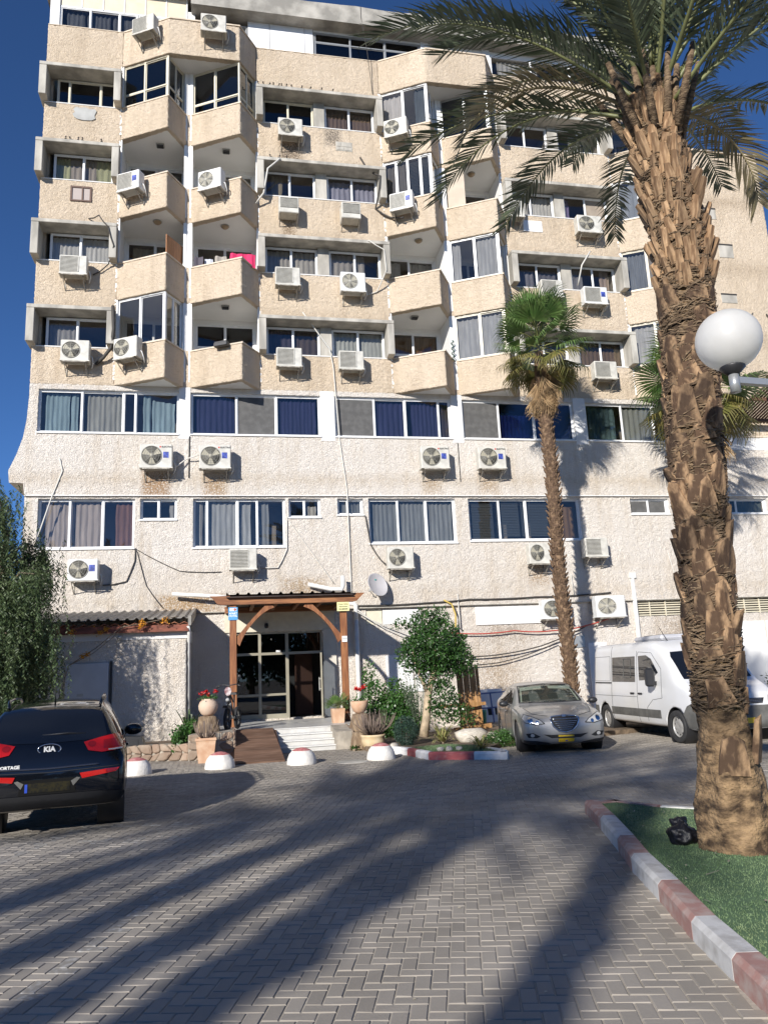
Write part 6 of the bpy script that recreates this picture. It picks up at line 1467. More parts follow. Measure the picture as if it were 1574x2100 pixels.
    def wheels(s, ws, W, rad, wid, rimr, spokes, steel=False, turn=0):
        tyre = MB(); h = wid/2
        tyre.lathe([(rimr, -h*.8), (rad*.9, -h), (rad*.97, -h*.85), (rad, -h*.6), (rad, -h*.2), (rad-.008, -h*.15), (rad-.008, -h*.05), (rad, 0), (rad, h*.6), (rad*.97, h*.85), (rad*.9, h), (rimr, h*.8)], 40, 0, cap=False); tm = tyre.mesh('tyre', M_RUBBER)
        rim = MB(); rim.lathe([(rimr, -h*.75), (rimr*1.02, -h*.2), (rimr*1.02, h*.62), (rimr*.93, h*.62), (rimr*.9, h*.35)], 32, 0, cap=False)
        if steel:
            rim.lathe([(rimr*.9, h*.3), (rimr*.62, h*.45), (rimr*.3, h*.55), (.05, h*.5), (.001, h*.5)], 24, 0, cap=False)
        else:
            for k in range(spokes):
                a = 2*math.pi*k/spokes; d = Vector((math.cos(a), math.sin(a), 0)); rim.bar(d*.03+Vector((0, 0, h*.5)), d*rimr*.96+Vector((0, 0, h*.55)), .05, .03)
            rim.lathe([(.06, h*.3), (.065, h*.55), (.001, h*.6)], 16, 0, cap=False)
        rm = rim.mesh('rim', mat('rim_'+s.root.name, (.45, .45, .44) if not steel else (.42, .41, .39), .35, metal=.7 if not steel else .3, var=.15, vscale=8))
        disc = MB(); disc.lathe([(rimr*.85, 0), (rimr*.85, .01)], 24); dm = disc.mesh('brake_disc', M_BLACK)
        hol = None
        if steel:
            hh = MB()
            for k in range(10): a = 2*math.pi*k/10; hh.lathe([(.022, 0), (.022, .006)], 8, 0, Matrix.Translation((math.cos(a)*rimr*.72, math.sin(a)*rimr*.72, h*.36)))
            hol = hh.mesh('rim_holes', M_BLACK)
        for i, (y, z) in enumerate(ws):
            for sg in (-1, 1):
                Wh = empty('wheel', (0, 0, 0)); bpy.data.objects.remove(Wh)
                rot = (0, R(90)*sg, 0)
                tw = inst('wheel', tm, s.root, (sg*W, y, z)); tw.rotation_euler = (Matrix.Rotation(turn if i == 0 else 0, 4, 'Z') @ Matrix.Rotation(R(90)*sg, 4, 'Y')).to_euler()
                inst('rim', rm, tw); inst('brake_disc', dm, tw, (0, 0, h*.1))
                if hol: inst('rim_holes', hol, tw)
def paint(name, col, metal=.0, rough=.28, coat=.8, dust=(.3, .26, .2), dirt=.0):
    return mat(name, col, rough, metal=metal, coat=coat, var=.03, vscale=2)
M_LAMP = mat('lamp_lens', (.42, .42, .41), .12, coat=.6); M_AUTOGL = mat('dark_auto_glass', (.008, .009, .011), .04, spec=.8, coat=.5)
M_TAIL = mat('tail_lamp_red', (.40, .008, .006), .15, coat=.8); M_TAIL2 = mat('tail_lamp_dark_red', (.22, .006, .005), .18, coat=.8)
M_PLY = mat('plate_yellow', (.75, .50, .03), .45); M_SEAM = mat('panel_seam', (.015, .015, .016), .8); M_CLAD = mat('grey_cladding', (.11, .108, .10), .75, var=.2, vscale=5)
# --- black car seen from behind
st = [(0, .44, .72, .60, .74, .60, .80), (.05, .37, .87, .60, .80, .66, .93), (.14, .33, .915, .62, .92, .70, 1.08), (.30, .31, .925, .65, 1.00, .70, 1.27), (.58, .29, .925, .68, 1.05, .665, 1.50), (.95, .27, .93, .7, 1.07, .65, 1.585),
      (1.6, .26, .93, .7, 1.06, .66, 1.62), (2.3, .26, .93, .7, 1.04, .66, 1.61), (2.75, .26, .93, .7, 1.02, .66, 1.50), (3.3, .26, .93, .7, 1.0, .74, 1.11), (3.8, .28, .92, .68, .95, .74, 1.04), (4.2, .3, .88, .62, .85, .66, .93), (4.4, .36, .75, .58, .72, .55, .8), (4.44, .42, .5, .55, .66, .4, .7)]
M_BLKP = paint('black_car_paint', (.004, .005, .008), 0, .08, .35)
K = Car('black_car', 'black hatchback seen from behind, parked at the left edge', (-2.20, -14.35, 0), R(7.0), st, M_BLKP)
WS = [(.92, .345), (3.56, .345)]; K.arches(WS, .40, .93); K.wheels(WS, .80, .345, .225, .225, 5)
K.decal('rear_window', [(-.68, 1.17), (-.55, 1.13), (0, 1.115), (.55, 1.13), (.68, 1.17), (.60, 1.47), (.45, 1.50), (0, 1.515), (-.45, 1.50), (-.60, 1.47)], 'front', M_AUTOGL, .006)
for sg in (-1, 1):
    L_ = K.decal('tail_lamp', [(sg*.40, 1.10), (sg*.46, 1.00), (sg*.62, .97), (sg*.885, .99), (sg*.90, 1.06), (sg*.90, 1.16), (sg*.86, 1.19), (sg*.62, 1.15)], 'front', M_TAIL, .012, fine=.04)
    K.decal('lamp_segment', [(sg*.64, 1.01), (sg*.86, 1.02), (sg*.87, 1.13), (sg*.64, 1.11)], 'front', M_TAIL2, .016, L_, fine=.04)
    K.decal('lamp_ring', [(sg*.50+.05*math.cos(a*.524), 1.07+.035*math.sin(a*.524)) for a in range(12)], 'front', M_TAIL2, .016, L_, fine=.04)
    K.decal('reversing_lens', [(sg*.70, .985), (sg*.86, .985), (sg*.86, 1.005), (sg*.70, 1.0)], 'front', M_LAMP, .017, L_, fine=.04)
    K.decal('reflector', [(sg*.37, .745), (sg*.40, .68), (sg*.55, .70), (sg*.80, .735), (sg*.84, .775), (sg*.60, .765)], 'front', M_TAIL, .012, fine=.04)
    K.decal('bumper_lens', [(sg*.68, .725), (sg*.80, .745), (sg*.80, .772), (sg*.68, .765)], 'front', M_TAIL2, .016, fine=.04)
    K.decal('lower_trim', [(sg*.30, .60), (sg*.38, .69), (sg*.34, .70), (sg*.27, .66)], 'front', M_CLAD, .012)
K.decal('plate_recess', [(-.33, .52), (.33, .52), (.30, .70), (-.30, .70)], 'front', mat('plate_recess_black', (.008, .008, .008), .8, spec=.1), .008); K.decal('number_plate', [(-.26, .55), (.26, .55), (.26, .66), (-.26, .66)], 'front', mat('dark_plate', (.01, .01, .009), .6, col2=(.025, .022, .01), vscale=30, spec=.1), .014)
K.decal('plate_band', [(-.255, .555), (-.225, .555), (-.225, .655), (-.255, .655)], 'front', mat('plate_blue', (.02, .06, .4), .4), .017)
K.decal('bumper', [(-.90, .36), (.90, .36), (.90, .49), (.60, .515), (-.60, .515), (-.90, .49)], 'front', mat('bumper_black', (.012, .012, .013), .6, spec=.2), .010)
K.line('tailgate_seam', [(-.86, .80), (0, .775), (.86, .80)], 'front', M_SEAM, .006); K.line('chrome_strip', [(-.60, .835), (0, .82), (.60, .835)], 'front', mat('dark_chrome', (.10, .11, .14), .15, metal=.8), .014)
K.line('side_seam', [(.9, 1.05), (.9, .8), (.86, .4)], 'right', M_SEAM, .004)
for vw in ('left', 'right'):
    K.decal('side_window', [(.98, 1.14), (1.62, 1.11), (1.62, 1.47), (1.25, 1.45)], vw, M_AUTOGL, .006); K.decal('side_window', [(1.68, 1.11), (2.70, 1.08), (2.55, 1.30), (2.25, 1.47), (1.68, 1.48)], vw, M_AUTOGL, .006)
    K.decal('cladding', [(1.36, .29), (3.1, .29), (3.1, .42), (1.36, .42)], vw, M_CLAD, .012); K.line('door_seam', [(1.65, 1.08), (1.65, .45)], vw, M_SEAM, .004); K.line('door_handle', [(1.75, .93), (1.95, .93)], vw, M_BLKP, .018, .02)
m = MB(); m.tube([(0, -.0, 0), (.0, .0, .02)], .001, 4)
M_BADGE = mat('badge_white', (.72, .72, .70), .3)
me = text_mesh('emblem', 'KIA', .085, M_BADGE, .004, 'CENTER', .004); l, n = K.hit((0, 1.05), 'front'); inst('emblem', me, K.root, l+Vector((0, -.012, -.004)), (R(82), 0, 0))
m = MB(); m.tube([(.135*math.cos(a*.2618), 0, .062*math.sin(a*.2618)) for a in range(25)], .006, 5, caps=False); m.build('emblem_ring', M_CHROME, K.root, l+Vector((0, -.012, 0)), (R(-8), 0, 0))
me = text_mesh('lettering', 'SPORTAGE', .055, M_BADGE, .003, 'CENTER', .002); l, n = K.hit((-.46, .86), 'front'); inst('lettering', me, K.root, l+Vector((0, -.012, 0)), (R(84), 0, 0))
m = MB(); m.tube([(-.1, .50, 1.235), (.2, .49, 1.245), (.42, .50, 1.225)], .011, 5); l, n = K.hit((0, 1.16), 'front'); m.build('wiper', M_BLACK, K.root, (0, l.y-.50+.05, -.02))
for sg in (-1, 1):
    m = MB(); m.tube([(sg*.57, .75, 1.56), (sg*.59, .95, 1.645), (sg*.60, 1.6, 1.675), (sg*.60, 2.2, 1.665), (sg*.59, 2.45, 1.60)], .02, 6); m.build('roof_rail', M_BLKP, K.root)
    m = MB(); m.lathe([(.02, -.07), (.10, -.06), (.125, 0), (.10, .05), (.03, .06)], 16, 0, Matrix.Translation((sg*1.03, 2.62, 1.10)) @ Matrix.Rotation(R(90), 4, 'X') @ Matrix.Scale(.72, 4, (0, 1, 0)) @ Matrix.Scale(1.15, 4, (1, 0, 0))); m.bar((sg*.9, 2.62, 1.05), (sg*1.0, 2.62, 1.08), .05, .05); m.build('mirror', M_BLKP, K.root)
m = MB(); m.tube([(-.02, .98, 1.60), (-.02, .93, 1.70), (-.02, .86, 1.80)], [.012, .006, .004], 5); m.build('antenna', M_BLACK, K.root)
m = MB(); m.tube([(-.62, -.02, .34), (-.62, .25, .34)], .03, 8); m.build('exhaust', M_STEEL, K.root)
m = MB(); m.box(-.6, .6, .5, 1.5, .28, .34); m.box(-.75, .75, .86, 1.0, .3, .38); m.build('underbody', M_BLACK, K.root)
# --- silver hatchback facing the yard
st = [(0, .30, .56, .50, .60, .48, .665), (.06, .22, .74, .52, .65, .58, .72), (.2, .19, .85, .54, .70, .66, .775), (.5, .18, .885, .56, .775, .70, .85), (.95, .18, .895, .58, .835, .73, .925), (1.32, .18, .9, .6, .87, .74, .97), (1.7, .18, .9, .6, .89, .70, 1.17), (2.1, .18, .9, .6, .90, .645, 1.345), (2.55, .18, .9, .6, .91, .63, 1.405),
      (3.2, .18, .9, .62, .93, .61, 1.40), (3.8, .2, .89, .65, .96, .58, 1.31), (4.2, .26, .85, .66, .97, .55, 1.12), (4.42, .34, .77, .66, .9, .5, .97), (4.48, .4, .6, .66, .84, .4, .9)]
M_SILV = paint('silver_car_paint', (.37, .365, .355), .45, .30, .6)
hd = math.atan2(-.53, 2.66)
S = Car('silver_car', 'dusty silver hatchback parked nose-out before the fan palm', (6.84, -9.5, 0), R(-12), st, M_SILV)
WS = [(.88, .315), (3.58, .315)]; S.arches(WS, .365, .90); S.wheels(WS, .785, .315, .21, .22, 10, turn=R(-6))
GR = [(-.30, .70), (-.26, .735), (0, .755), (.26, .735), (.30, .70), (.25, .56), (.14, .46), (0, .43), (-.14, .46), (-.25, .56)]
g = S.decal('grille', GR, 'front', M_SEAM, .008, fine=.04)
S.line('grille_frame', GR, 'front', M_CHROME, .016, .012, True, g)
for i in range(6): z = .49+i*.04; w = .13+.028*i; S.line('grille_slat', [(-w, z), (w, z)], 'front', M_CHROME, .008, .014, False, g)
l, n = S.hit((0, .745), 'front'); m = MB(); m.prism([(-.05, .04), (.05, .04), (.035, -.03), (0, -.06), (-.035, -.03)], -.012, 0, 'y'); m.build('badge', mat('badge_blue', (.10, .16, .30), .25, metal=.5), S.root, l+Vector((0, -.02, 0)))
for sg in (-1, 1):
    hl = S.decal('headlight', [(sg*.42, .615), (sg*.62, .60), (sg*.80, .64), (sg*.84, .72), (sg*.78, .79), (sg*.66, .755), (sg*.50, .68)], 'front', M_LAMP, .008, fine=.04)
    S.line('lamp_rim', [(sg*.42, .615), (sg*.62, .60), (sg*.80, .64), (sg*.84, .72), (sg*.78, .79), (sg*.66, .755), (sg*.50, .68)], 'front', M_SEAM, .008, .008, True, hl)
    for (cx, cz, rr) in ((.70, .685, .05), (.57, .64, .035)):
        S.decal('lamp_lens', [(sg*cx+rr*math.cos(a*.524), cz+rr*math.sin(a*.524)) for a in range(12)], 'front', M_CHROME, .013, hl, fine=.03)
    S.decal('fog_recess', [(sg*.52, .36), (sg*.60, .33), (sg*.76, .34), (sg*.80, .42), (sg*.66, .435)], 'front', M_SEAM, .008, fine=.04)
    S.decal('fog_lamp', [(sg*.68+.042*math.cos(a*.524), .385+.035*math.sin(a*.524)) for a in range(12)], 'front', M_LAMP, .014, fine=.03)
    S.decal('lower_lip', [(sg*.30, .205), (sg*.86, .215), (sg*.86, .29), (sg*.60, .275), (sg*.36, .235)], 'front', M_BLACK, .008)
    m = MB(); m.lathe([(.02, -.05), (.085, -.05), (.10, 0), (.08, .06), (.02, .07)], 14, 0, Matrix.Translation((sg*1.02, 1.62, .98)) @ Matrix.Rotation(R(90), 4, 'X') @ Matrix.Scale(.68, 4, (0, 1, 0)) @ Matrix.Scale(1.1, 4, (1, 0, 0))); m.bar((sg*.88, 1.62, .95), (sg*.95, 1.62, .965), .04, .04); m.build('mirror', M_BLACK, S.root)
S.decal('lower_grille', [(-.46, .40), (-.30, .32), (.30, .32), (.46, .40), (.30, .385), (-.30, .385)], 'front', M_SEAM, .008, fine=.04)
S.decal('number_plate', [(-.16, .25), (.16, .25), (.16, .375), (-.16, .375)], 'front', M_PLY, .022, fine=.05); S.decal('plate_print', [(-.165, .31), (.165, .31), (.165, .345), (-.165, .345)], 'front', M_BLACK, .026, fine=.05)
S.decal('plate_mark', [(-.02, .265), (.03, .265), (.03, .29), (-.02, .29)], 'front', mat('plate_mark_blue', (.1, .12, .45), .4), .026, fine=.05)
WSN = [(-.70, .985), (0, .975), (.70, .985), (.60, 1.33), (0, 1.365), (-.60, 1.33)]
ws_ = S.decal('windscreen_liner', WSN, 'front', mat('cabin_dark', (.03, .03, .028), .7), .003)
M_VIS = mat('cabin_cream', (.32, .32, .27), .7); M_CAB = mat('cabin_grey', (.09, .09, .085), .7)
for pl in ([(-.56, 1.24), (-.08, 1.27), (-.08, 1.33), (-.54, 1.31)], [(.08, 1.27), (.56, 1.24), (.54, 1.31), (.08, 1.33)], [(-.66, 1.0), (-.63, 1.0), (-.54, 1.30), (-.57, 1.30)], [(.66, 1.0), (.63, 1.0), (.54, 1.30), (.57, 1.30)]): S.decal('cabin_trim', pl, 'front', M_VIS, .005, ws_)
for pl in ([(-.45, 1.0), (-.2, 1.0), (-.22, 1.2), (-.3, 1.24), (-.42, 1.2)], [(.2, 1.0), (.45, 1.0), (.42, 1.2), (.3, 1.24), (.22, 1.2)], [(-.6, .99), (.6, .99), (.3, 1.04), (-.3, 1.03)]): S.decal('cabin_seat', pl, 'front', M_CAB, .006, ws_)
S.decal('windscreen', WSN, 'front', glass('auto_glass', (.8, .86, .82)), .014)
S.line('screen_seal', WSN, 'front', M_BLACK, .012, .01, True)
S.line('bonnet_seam', [(-.74, .93), (-.62, .80), (-.33, .755)], 'front', M_SEAM, .004); S.line('bonnet_seam', [(.74, .93), (.62, .80), (.33, .755)], 'front', M_SEAM, .004)
m = MB(); m.tube([(-.5, 1.33, 1.0), (.0, 1.37, 1.005), (.35, 1.36, 1.005)], .01, 5); m.build('wiper', M_BLACK, S.root)
for vw in ('left', 'right'):
    S.decal('side_window', [(1.62, .965), (2.36, .975), (2.36, 1.30), (2.15, 1.28), (1.85, 1.12)], vw, M_AUTOGL, .006); S.decal('side_window', [(2.42, .975), (3.35, .995), (3.62, 1.06), (3.2, 1.285), (2.42, 1.30)], vw, M_AUTOGL, .006)
    S.line('door_seam', [(1.42, .86), (1.42, .35), (1.6, .24)], vw, M_SEAM, .004); S.line('door_seam', [(2.39, .95), (2.39, .26)], vw, M_SEAM, .004); S.line('door_seam', [(3.30, .98), (3.22, .5), (3.1, .3)], vw, M_SEAM, .004)
    S.line('door_handle', [(2.12, .80), (2.3, .80)], vw, M_SILV, .014, .02); S.line('door_handle', [(3.0, .81), (3.18, .81)], vw, M_SILV, .014, .02); S.decal('sill_trim', [(1.25, .19), (3.2, .19), (3.2, .27), (1.25, .27)], vw, M_BLACK, .006)
m = MB(); m.tube([(.0, 3.6, 1.36), (.0, 3.75, 1.50)], [.01, .004], 5); m.build('antenna', M_BLACK, S.root)
m = MB(); m.box(-.6, .6, .5, 4.0, .2, .3); m.build('underbody', M_BLACK, S.root)
# --- white van
st = [(0, .40, .62, .6, .86, .55, .96), (.07, .31, .86, .6, .93, .72, 1.05), (.3, .28, .95, .65, 1.05, .80, 1.18), (.75, .28, 1.0, .7, 1.2, .86, 1.36), (1.15, .28, 1.02, .75, 1.25, .885, 1.74), (1.6, .3, 1.03, .75, 1.28, .885, 2.10), (1.95, .3, 1.035, .75, 1.3, .90, 2.235), (2.6, .3, 1.035, .75, 1.3, .905, 2.265),
      (4.2, .3, 1.035, .75, 1.3, .905, 2.27), (5.25, .32, 1.03, .75, 1.3, .90, 2.265), (5.38, .34, 1.01, .75, 1.3, .88, 2.245), (5.42, .36, .98, .75, 1.28, .85, 2.21)]
M_WVAN = mat('white_van_paint', (.70, .705, .715), .3, coat=.5, col2=(.62, .61, .58), vscale=.9, ramp=(.35, .8))
V = Car('white_van', 'white panel van with roof unit parked behind the date palm trunk', (10.60, -10.05, 0), R(-4.0), st, M_WVAN)
WS = [(.93, .35), (4.70, .35)]; V.arches(WS, .42, 1.035); V.wheels(WS, .91, .35, .235, .225, 0, True, turn=R(4))
for vw in ('left', 'right'):
    sw = V.decal('side_window', [(2.80, 1.30), (4.15, 1.30), (4.15, 1.92), (2.80, 1.92)], vw, M_AUTOGL, .006); V.line('inner_sash', [(3.05, 1.40), (3.45, 1.40), (3.45, 1.86), (3.05, 1.86)], vw, M_CLAD, .008, .01, True, sw)
    V.decal('door_window', [(1.62, 1.52), (1.95, 1.36), (2.58, 1.34), (2.62, 1.92), (2.20, 1.93), (1.95, 1.84)], vw, M_AUTOGL, .006)
    V.decal('cladding', [(1.55, .50), (4.25, .50), (4.25, .68), (1.55, .68)], vw, M_CLAD, .014); V.decal('cladding', [(5.1, .50), (5.38, .50), (5.38, .68), (5.1, .68)], vw, M_CLAD, .014)
    V.decal('slide_rail', [(4.2, 1.255), (5.3, 1.255), (5.3, 1.285), (4.2, 1.285)], vw, M_SEAM, .012)
    for pts in ([(2.70, 2.05), (2.70, .36)], [(1.45, .95), (1.5, 1.6), (1.95, 1.98), (2.62, 2.02), (2.70, 1.9)], [(4.2, 2.2), (4.2, .38)], [(2.72, .95), (4.2, .95)], [(1.45, .95), (1.9, .90), (2.2, .72), (2.25, .40)], [(4.22, .95), (5.35, .95)], [(4.3, 1.95), (5.3, 1.95), (5.3, 1.32), (4.3, 1.32), (4.3, 1.95)]): V.line('panel_seam', pts, vw, M_SEAM, .004, .003)
    for y in (2.52, 2.95): V.line('door_handle', [(y-.09, 1.03), (y+.09, 1.03)], vw, M_BLACK, .022, .018)
for sg in (-1, 1):
    m = MB(); m.box(-.10, .10, -.07, .09, -.21, .21, bev=.04); m.build('mirror', M_BLACK, V.root, (sg*1.17, 1.66, 1.42), (0, 0, R(8)*sg)); m = MB(); m.bar((sg*1.0, 1.72, 1.28), (sg*1.12, 1.68, 1.28), .07, .09); m.build('mirror_arm', M_BLACK, V.root)
    hl = V.decal('headlight', [(sg*.60, .86), (sg*.84, .84), (sg*.93, 1.0), (sg*.90, 1.17), (sg*.78, 1.10), (sg*.62, .96)], 'front', M_LAMP, .008, fine=.05); V.decal('lamp_lens', [(sg*.77+.06*math.cos(a*.524), .95+.06*math.sin(a*.524)) for a in range(12)], 'front', M_CHROME, .013, hl, fine=.03)
    V.decal('fog_lamp', [(sg*.76+.05*math.cos(a*.524), .50+.05*math.sin(a*.524)) for a in range(12)], 'front', M_LAMP, .016, fine=.03)
    V.decal('fender_trim', [(.02, .34), (.52, .34), (.62, .62), (.46, .80), (.30, .86), (.05, .80)], 'left' if sg < 0 else 'right', M_CLAD, .008)
V.decal('bumper', [(-.9, .32), (.9, .32), (.92, .62), (.62, .78), (-.62, .78), (-.92, .62)], 'front', M_CLAD, .008); V.decal('grille', [(-.48, .82), (.48, .82), (.52, .93), (-.52, .93)], 'front', M_SEAM, .014)
for i in range(3): V.line('grille_slat', [(-.47, .845+i*.03), (.47, .845+i*.03)], 'front', M_CHROME, .006, .018)
V.decal('windscreen', [(-.80, 1.36), (0, 1.33), (.80, 1.36), (.78, 1.86), (.72, 1.97), (0, 2.0), (-.72, 1.97), (-.78, 1.86)], 'front', M_AUTOGL, .007)
V.decal('number_plate', [(-.26, .42), (.26, .42), (.26, .53), (-.26, .53)], 'front', M_PLY, .02)
m = MB(); m.box(-.55, .55, 2.1, 3.6, 2.27, 2.40, bev=.05); ru = m.build('roof_unit', mat('roof_unit_grey', (.50, .50, .52), .45, var=.08), V.root); m = MB(); m.box(-.4, .4, 2.4, 3.3, 2.40, 2.415); m.build('vent', M_CLAD, ru)
m = MB(); m.tube([(-.45, 1.95, 2.2), (-.47, 2.35, 2.62)], [.012, .005], 5); m.build('antenna', M_BLACK, V.root)
m = MB(); m.box(-.7, .7, .6, 5.1, .26, .36); m.build('underbody', M_BLACK, V.root)
for sg in (-1, 1): m = MB(); m.box(sg*.91-.12, sg*.91+.12, 5.08, 5.1, .12, .42); m.build('mud_flap', M_RUBBER, V.root)
# ------------------------------------------------------------------ globe street lamp
LP = empty('globe_lamp', (5.75, -19.3, .1)); tag(LP, 'white globe lamp on a grey arm in front of the date palm trunk', 'street lamp')
gx, gy, gz = 4.20-5.75, -19.57+19.3, 4.45-.1
m = MB(); N = 24; prof = [(.267*math.sin(math.pi*i/N)+.0005, -.267*math.cos(math.pi*i/N)*.985) for i in range(N+1)]
m.lathe(prof, 40); m.build('globe', mat('opal_globe', (.84, .83, .80), .35, var=.04, vscale=4, coat=.15, trans=.5), LP, (gx, gy, gz))
m = MB(); m.lathe([(.10, -.235), (.105, -.255), (.06, -.30), (.045, -.315)], 24, 0, None, True); m.build('neck', M_BLACK, LP, (gx, gy, gz))
m = MB(); m.tube([(0, 0, -.31), (0, 0, -.47)], .042, 14); m.build('socket', M_GREYALU, LP, (gx, gy, gz))
m = MB(); m.bar((gx, gy, gz-.365), (-.05, 0, gz-.30), .055, .055); m.build('arm', M_GREYALU, LP)
m = MB(); m.tube([(0, 0, -.1), (0, 0, 4.2), (0, 0, 4.35)], [.07, .055, .055], 14); m.lathe([(.16, -.02), (.16, .03), (.09, .05), (.09, .3)], 16); m.build('pole', M_GREYALU, LP)
m = MB(); m.tube([(gx+.1, gy-.205, gz+.14), (gx+.12, gy-.19, gz+.155), (gx+.13, gy-.175, gz+.17)], .006, 5); m.build('scuff', M_CLAD, LP)
# ------------------------------------------------------------------ rubbish bag by the palm
r = random.Random(8)
def bag_mesh(seed, sx, sy, sz):
    bm = bmesh.new(); bmesh.ops.create_icosphere(bm, subdivisions=4, radius=1)
    for v in bm.verts:
        d = v.co.normalized(); n = mnoise.noise(d*1.6+Vector((seed, 0, 0)))*.35+mnoise.noise(d*4+Vector((seed, 3, 0)))*.13+abs(mnoise.noise(d*7))*.07
        top = max(0, d.z-.6)*1.4; v.co = Vector((d.x*sx*(1+n)*(1-top*.8), d.y*sy*(1+n)*(1-top*.8), max(-.02, (d.z+.72)*sz*(1+n*.6))))
    me = bpy.data.meshes.new('bag'); bm.to_mesh(me); bm.free()
    for p in me.polygons: p.use_smooth = True
    me.materials.append(M_BAG); return me
M_BAG = mat('black_plastic_bag', (.006, .006, .009), .5, bump=.5, bscale=18, bdist=.02, spec=.4)
tag(inst('rubbish_bag', bag_mesh(1, .13, .12, .11), None, (4.16, -18.0, .105)), 'lower crumpled black rubbish bag at the foot of the date palm', 'bag', 'black bags by the date palm')
tag(inst('rubbish_bag', bag_mesh(2, .08, .08, .08), None, (4.2, -17.9, .20), (0, 0, 1)), 'upper smaller black bag lying on the other at the palm foot', 'bag', 'black bags by the date palm')
# ------------------------------------------------------------------ pots and stumps by the entrance
M_TC = mat('pale_terracotta', (.52, .31, .19), .8, col2=(.62, .43, .29), vscale=5, bump=.3, bscale=30, bdist=.006)
M_TCP = mat('pinkish_clay', (.58, .44, .33), .8, col2=(.62, .36, .24), vscale=4, ramp=(.5, .8), bump=.25, bscale=30, bdist=.005)
M_TCY = mat('yellow_clay', (.58, .44, .25), .8, col2=(.66, .54, .36), vscale=4, bump=.25, bscale=30, bdist=.005)
M_STICK = mat('dead_stems', (.20, .15, .12), .9, island=.35); M_SOIL = MATS['dry_soil']
M_STUMP = mat('stump_wood', (.17, .115, .07), .9, col2=(.30, .22, .14), vscale=5, stretch=(3, 3, .6), bump=.8, bscale=12, bdist=.03)
def sticks(root, x, y, z, n, L_, sp, seed, rad=.006):
    r = random.Random(seed)
    for i in range(n):
        a = r.uniform(0, 6.28); s = sp*r.uniform(.15, 1); b_ = Vector((x+math.cos(a)*.08, y+math.sin(a)*.08, z)); e = Vector((x+math.cos(a)*s, y+math.sin(a)*s, z+L_*r.uniform(.6, 1.05)))
        m = MB(); mid = b_.lerp(e, .55)+Vector((math.cos(a)*s*.15, math.sin(a)*s*.15, -.02)); m.tube([b_, mid, e], [rad*1.3, rad, rad*.6], 5); m.build('stem', M_STICK, root)
Pq = empty('square_pot', (-.50, -6.35, 0)); tag(Pq, 'tapered square terracotta pot of dry sticks before the stone planter', 'pot')
m = MB(); a, b_ = .165, .225; m.add([(-a, -a, 0), (a, -a, 0), (a, a, 0), (-a, a, 0), (-b_, -b_, .54), (b_, -b_, .54), (b_, b_, .54), (-b_, b_, .54), (-b_+.03, -b_+.03, .54), (b_-.03, -b_+.03, .54), (b_-.03, b_-.03, .54), (-b_+.03, b_-.03, .54), (-b_+.03, -b_+.03, .5), (b_-.03, -b_+.03, .5), (b_-.03, b_-.03, .5), (-b_+.03, b_-.03, .5)],
      [(0, 3, 2, 1), (0, 1, 5, 4), (1, 2, 6, 5), (2, 3, 7, 6), (3, 0, 4, 7), (4, 5, 9, 8), (5, 6, 10, 9), (6, 7, 11, 10), (7, 4, 8, 11), (8, 9, 13, 12), (9, 10, 14, 13), (10, 11, 15, 14), (11, 8, 12, 15), (12, 13, 14, 15)]); m.box(-.235, .235, -.235, -.225, .49, .545)
m.build('body', M_TC, Pq); sticks(Pq, 0, 0, .5, 55, .42, .36, 3)
Pr = empty('round_pot', (3.42, -6.0, 0)); tag(Pr, 'wide pale clay pot of dry sticks right of the steps', 'pot')
m = MB(); m.lathe([(.17, 0), (.20, .03), (.21, .06), (.255, .10), (.285, .22), (.28, .30), (.30, .315), (.30, .355), (.265, .36), (.26, .30), (.01, .30)], 28); m.build('body', M_TCY, Pr); sticks(Pr, 0, 0, .3, 110, .62, .60, 5)
def stump(lab, x, y, z, rad, h, seed):
    r = random.Random(seed); ph = [r.uniform(0, 6) for _ in range(4)]
    w = lambda a, q: 1+.10*math.sin(3*a+ph[0]+q*3)+.06*math.sin(7*a+ph[1])+.04*math.sin(11*a+ph[2]+q*8)
    m = MB(); m.lathe([(rad*1.25, 0), (rad*1.12, h*.25), (rad*1.08, h*.55), (rad*.85, h*.85), (rad*.78, h*.97), (rad*.6, h), (.01, h+.01)], 26, 0, None, True, w, cap=False); return tag(m.build('tree_stump', M_STUMP, None, (x, y, z)), lab, 'stump')
stump('shaggy palm stump carrying the left flower jar', -.50, -5.25, .3, .26, .67, 1); stump('rough stump carrying the right flower bowl', 3.32, -4.75, .1, .26, .70, 2); stump('low weathered root lump at the foot of the round pot', 3.12, -5.75, .0, .2, .42, 3)
M_PETAL = mat('red_petals', (.50, .012, .010), .5, island=.35)
def flowers(root, x, y, z, spots, seed):
    r = random.Random(seed)
    for (dx, dy, dz, s) in spots:
        m = MB(); m.tube([(x+dx*.3, y+dy*.3, z), (x+dx, y+dy, z+dz)], .006, 4); m.build('stem', M_VINE, root)
        leaf_mass([(x+dx+r.gauss(0, s*.35), y+dy+r.gauss(0, s*.3), z+dz+r.gauss(0, s*.25)) for _ in range(60)], .016, .045, seed+int(dx*100)).build('blossom', M_PETAL, root, recalc=False)
    leaf_mass([(x+r.gauss(0, .11), y+r.gauss(0, .09), z+abs(r.gauss(0, .07))) for _ in range(170)], .018, .055, seed+9).build('foliage', M_VINE, root, recalc=False)
J = empty('clay_jar', (-.48, -5.25, .975)); tag(J, 'round pale clay jar of red flowers on the left stump', 'pot')
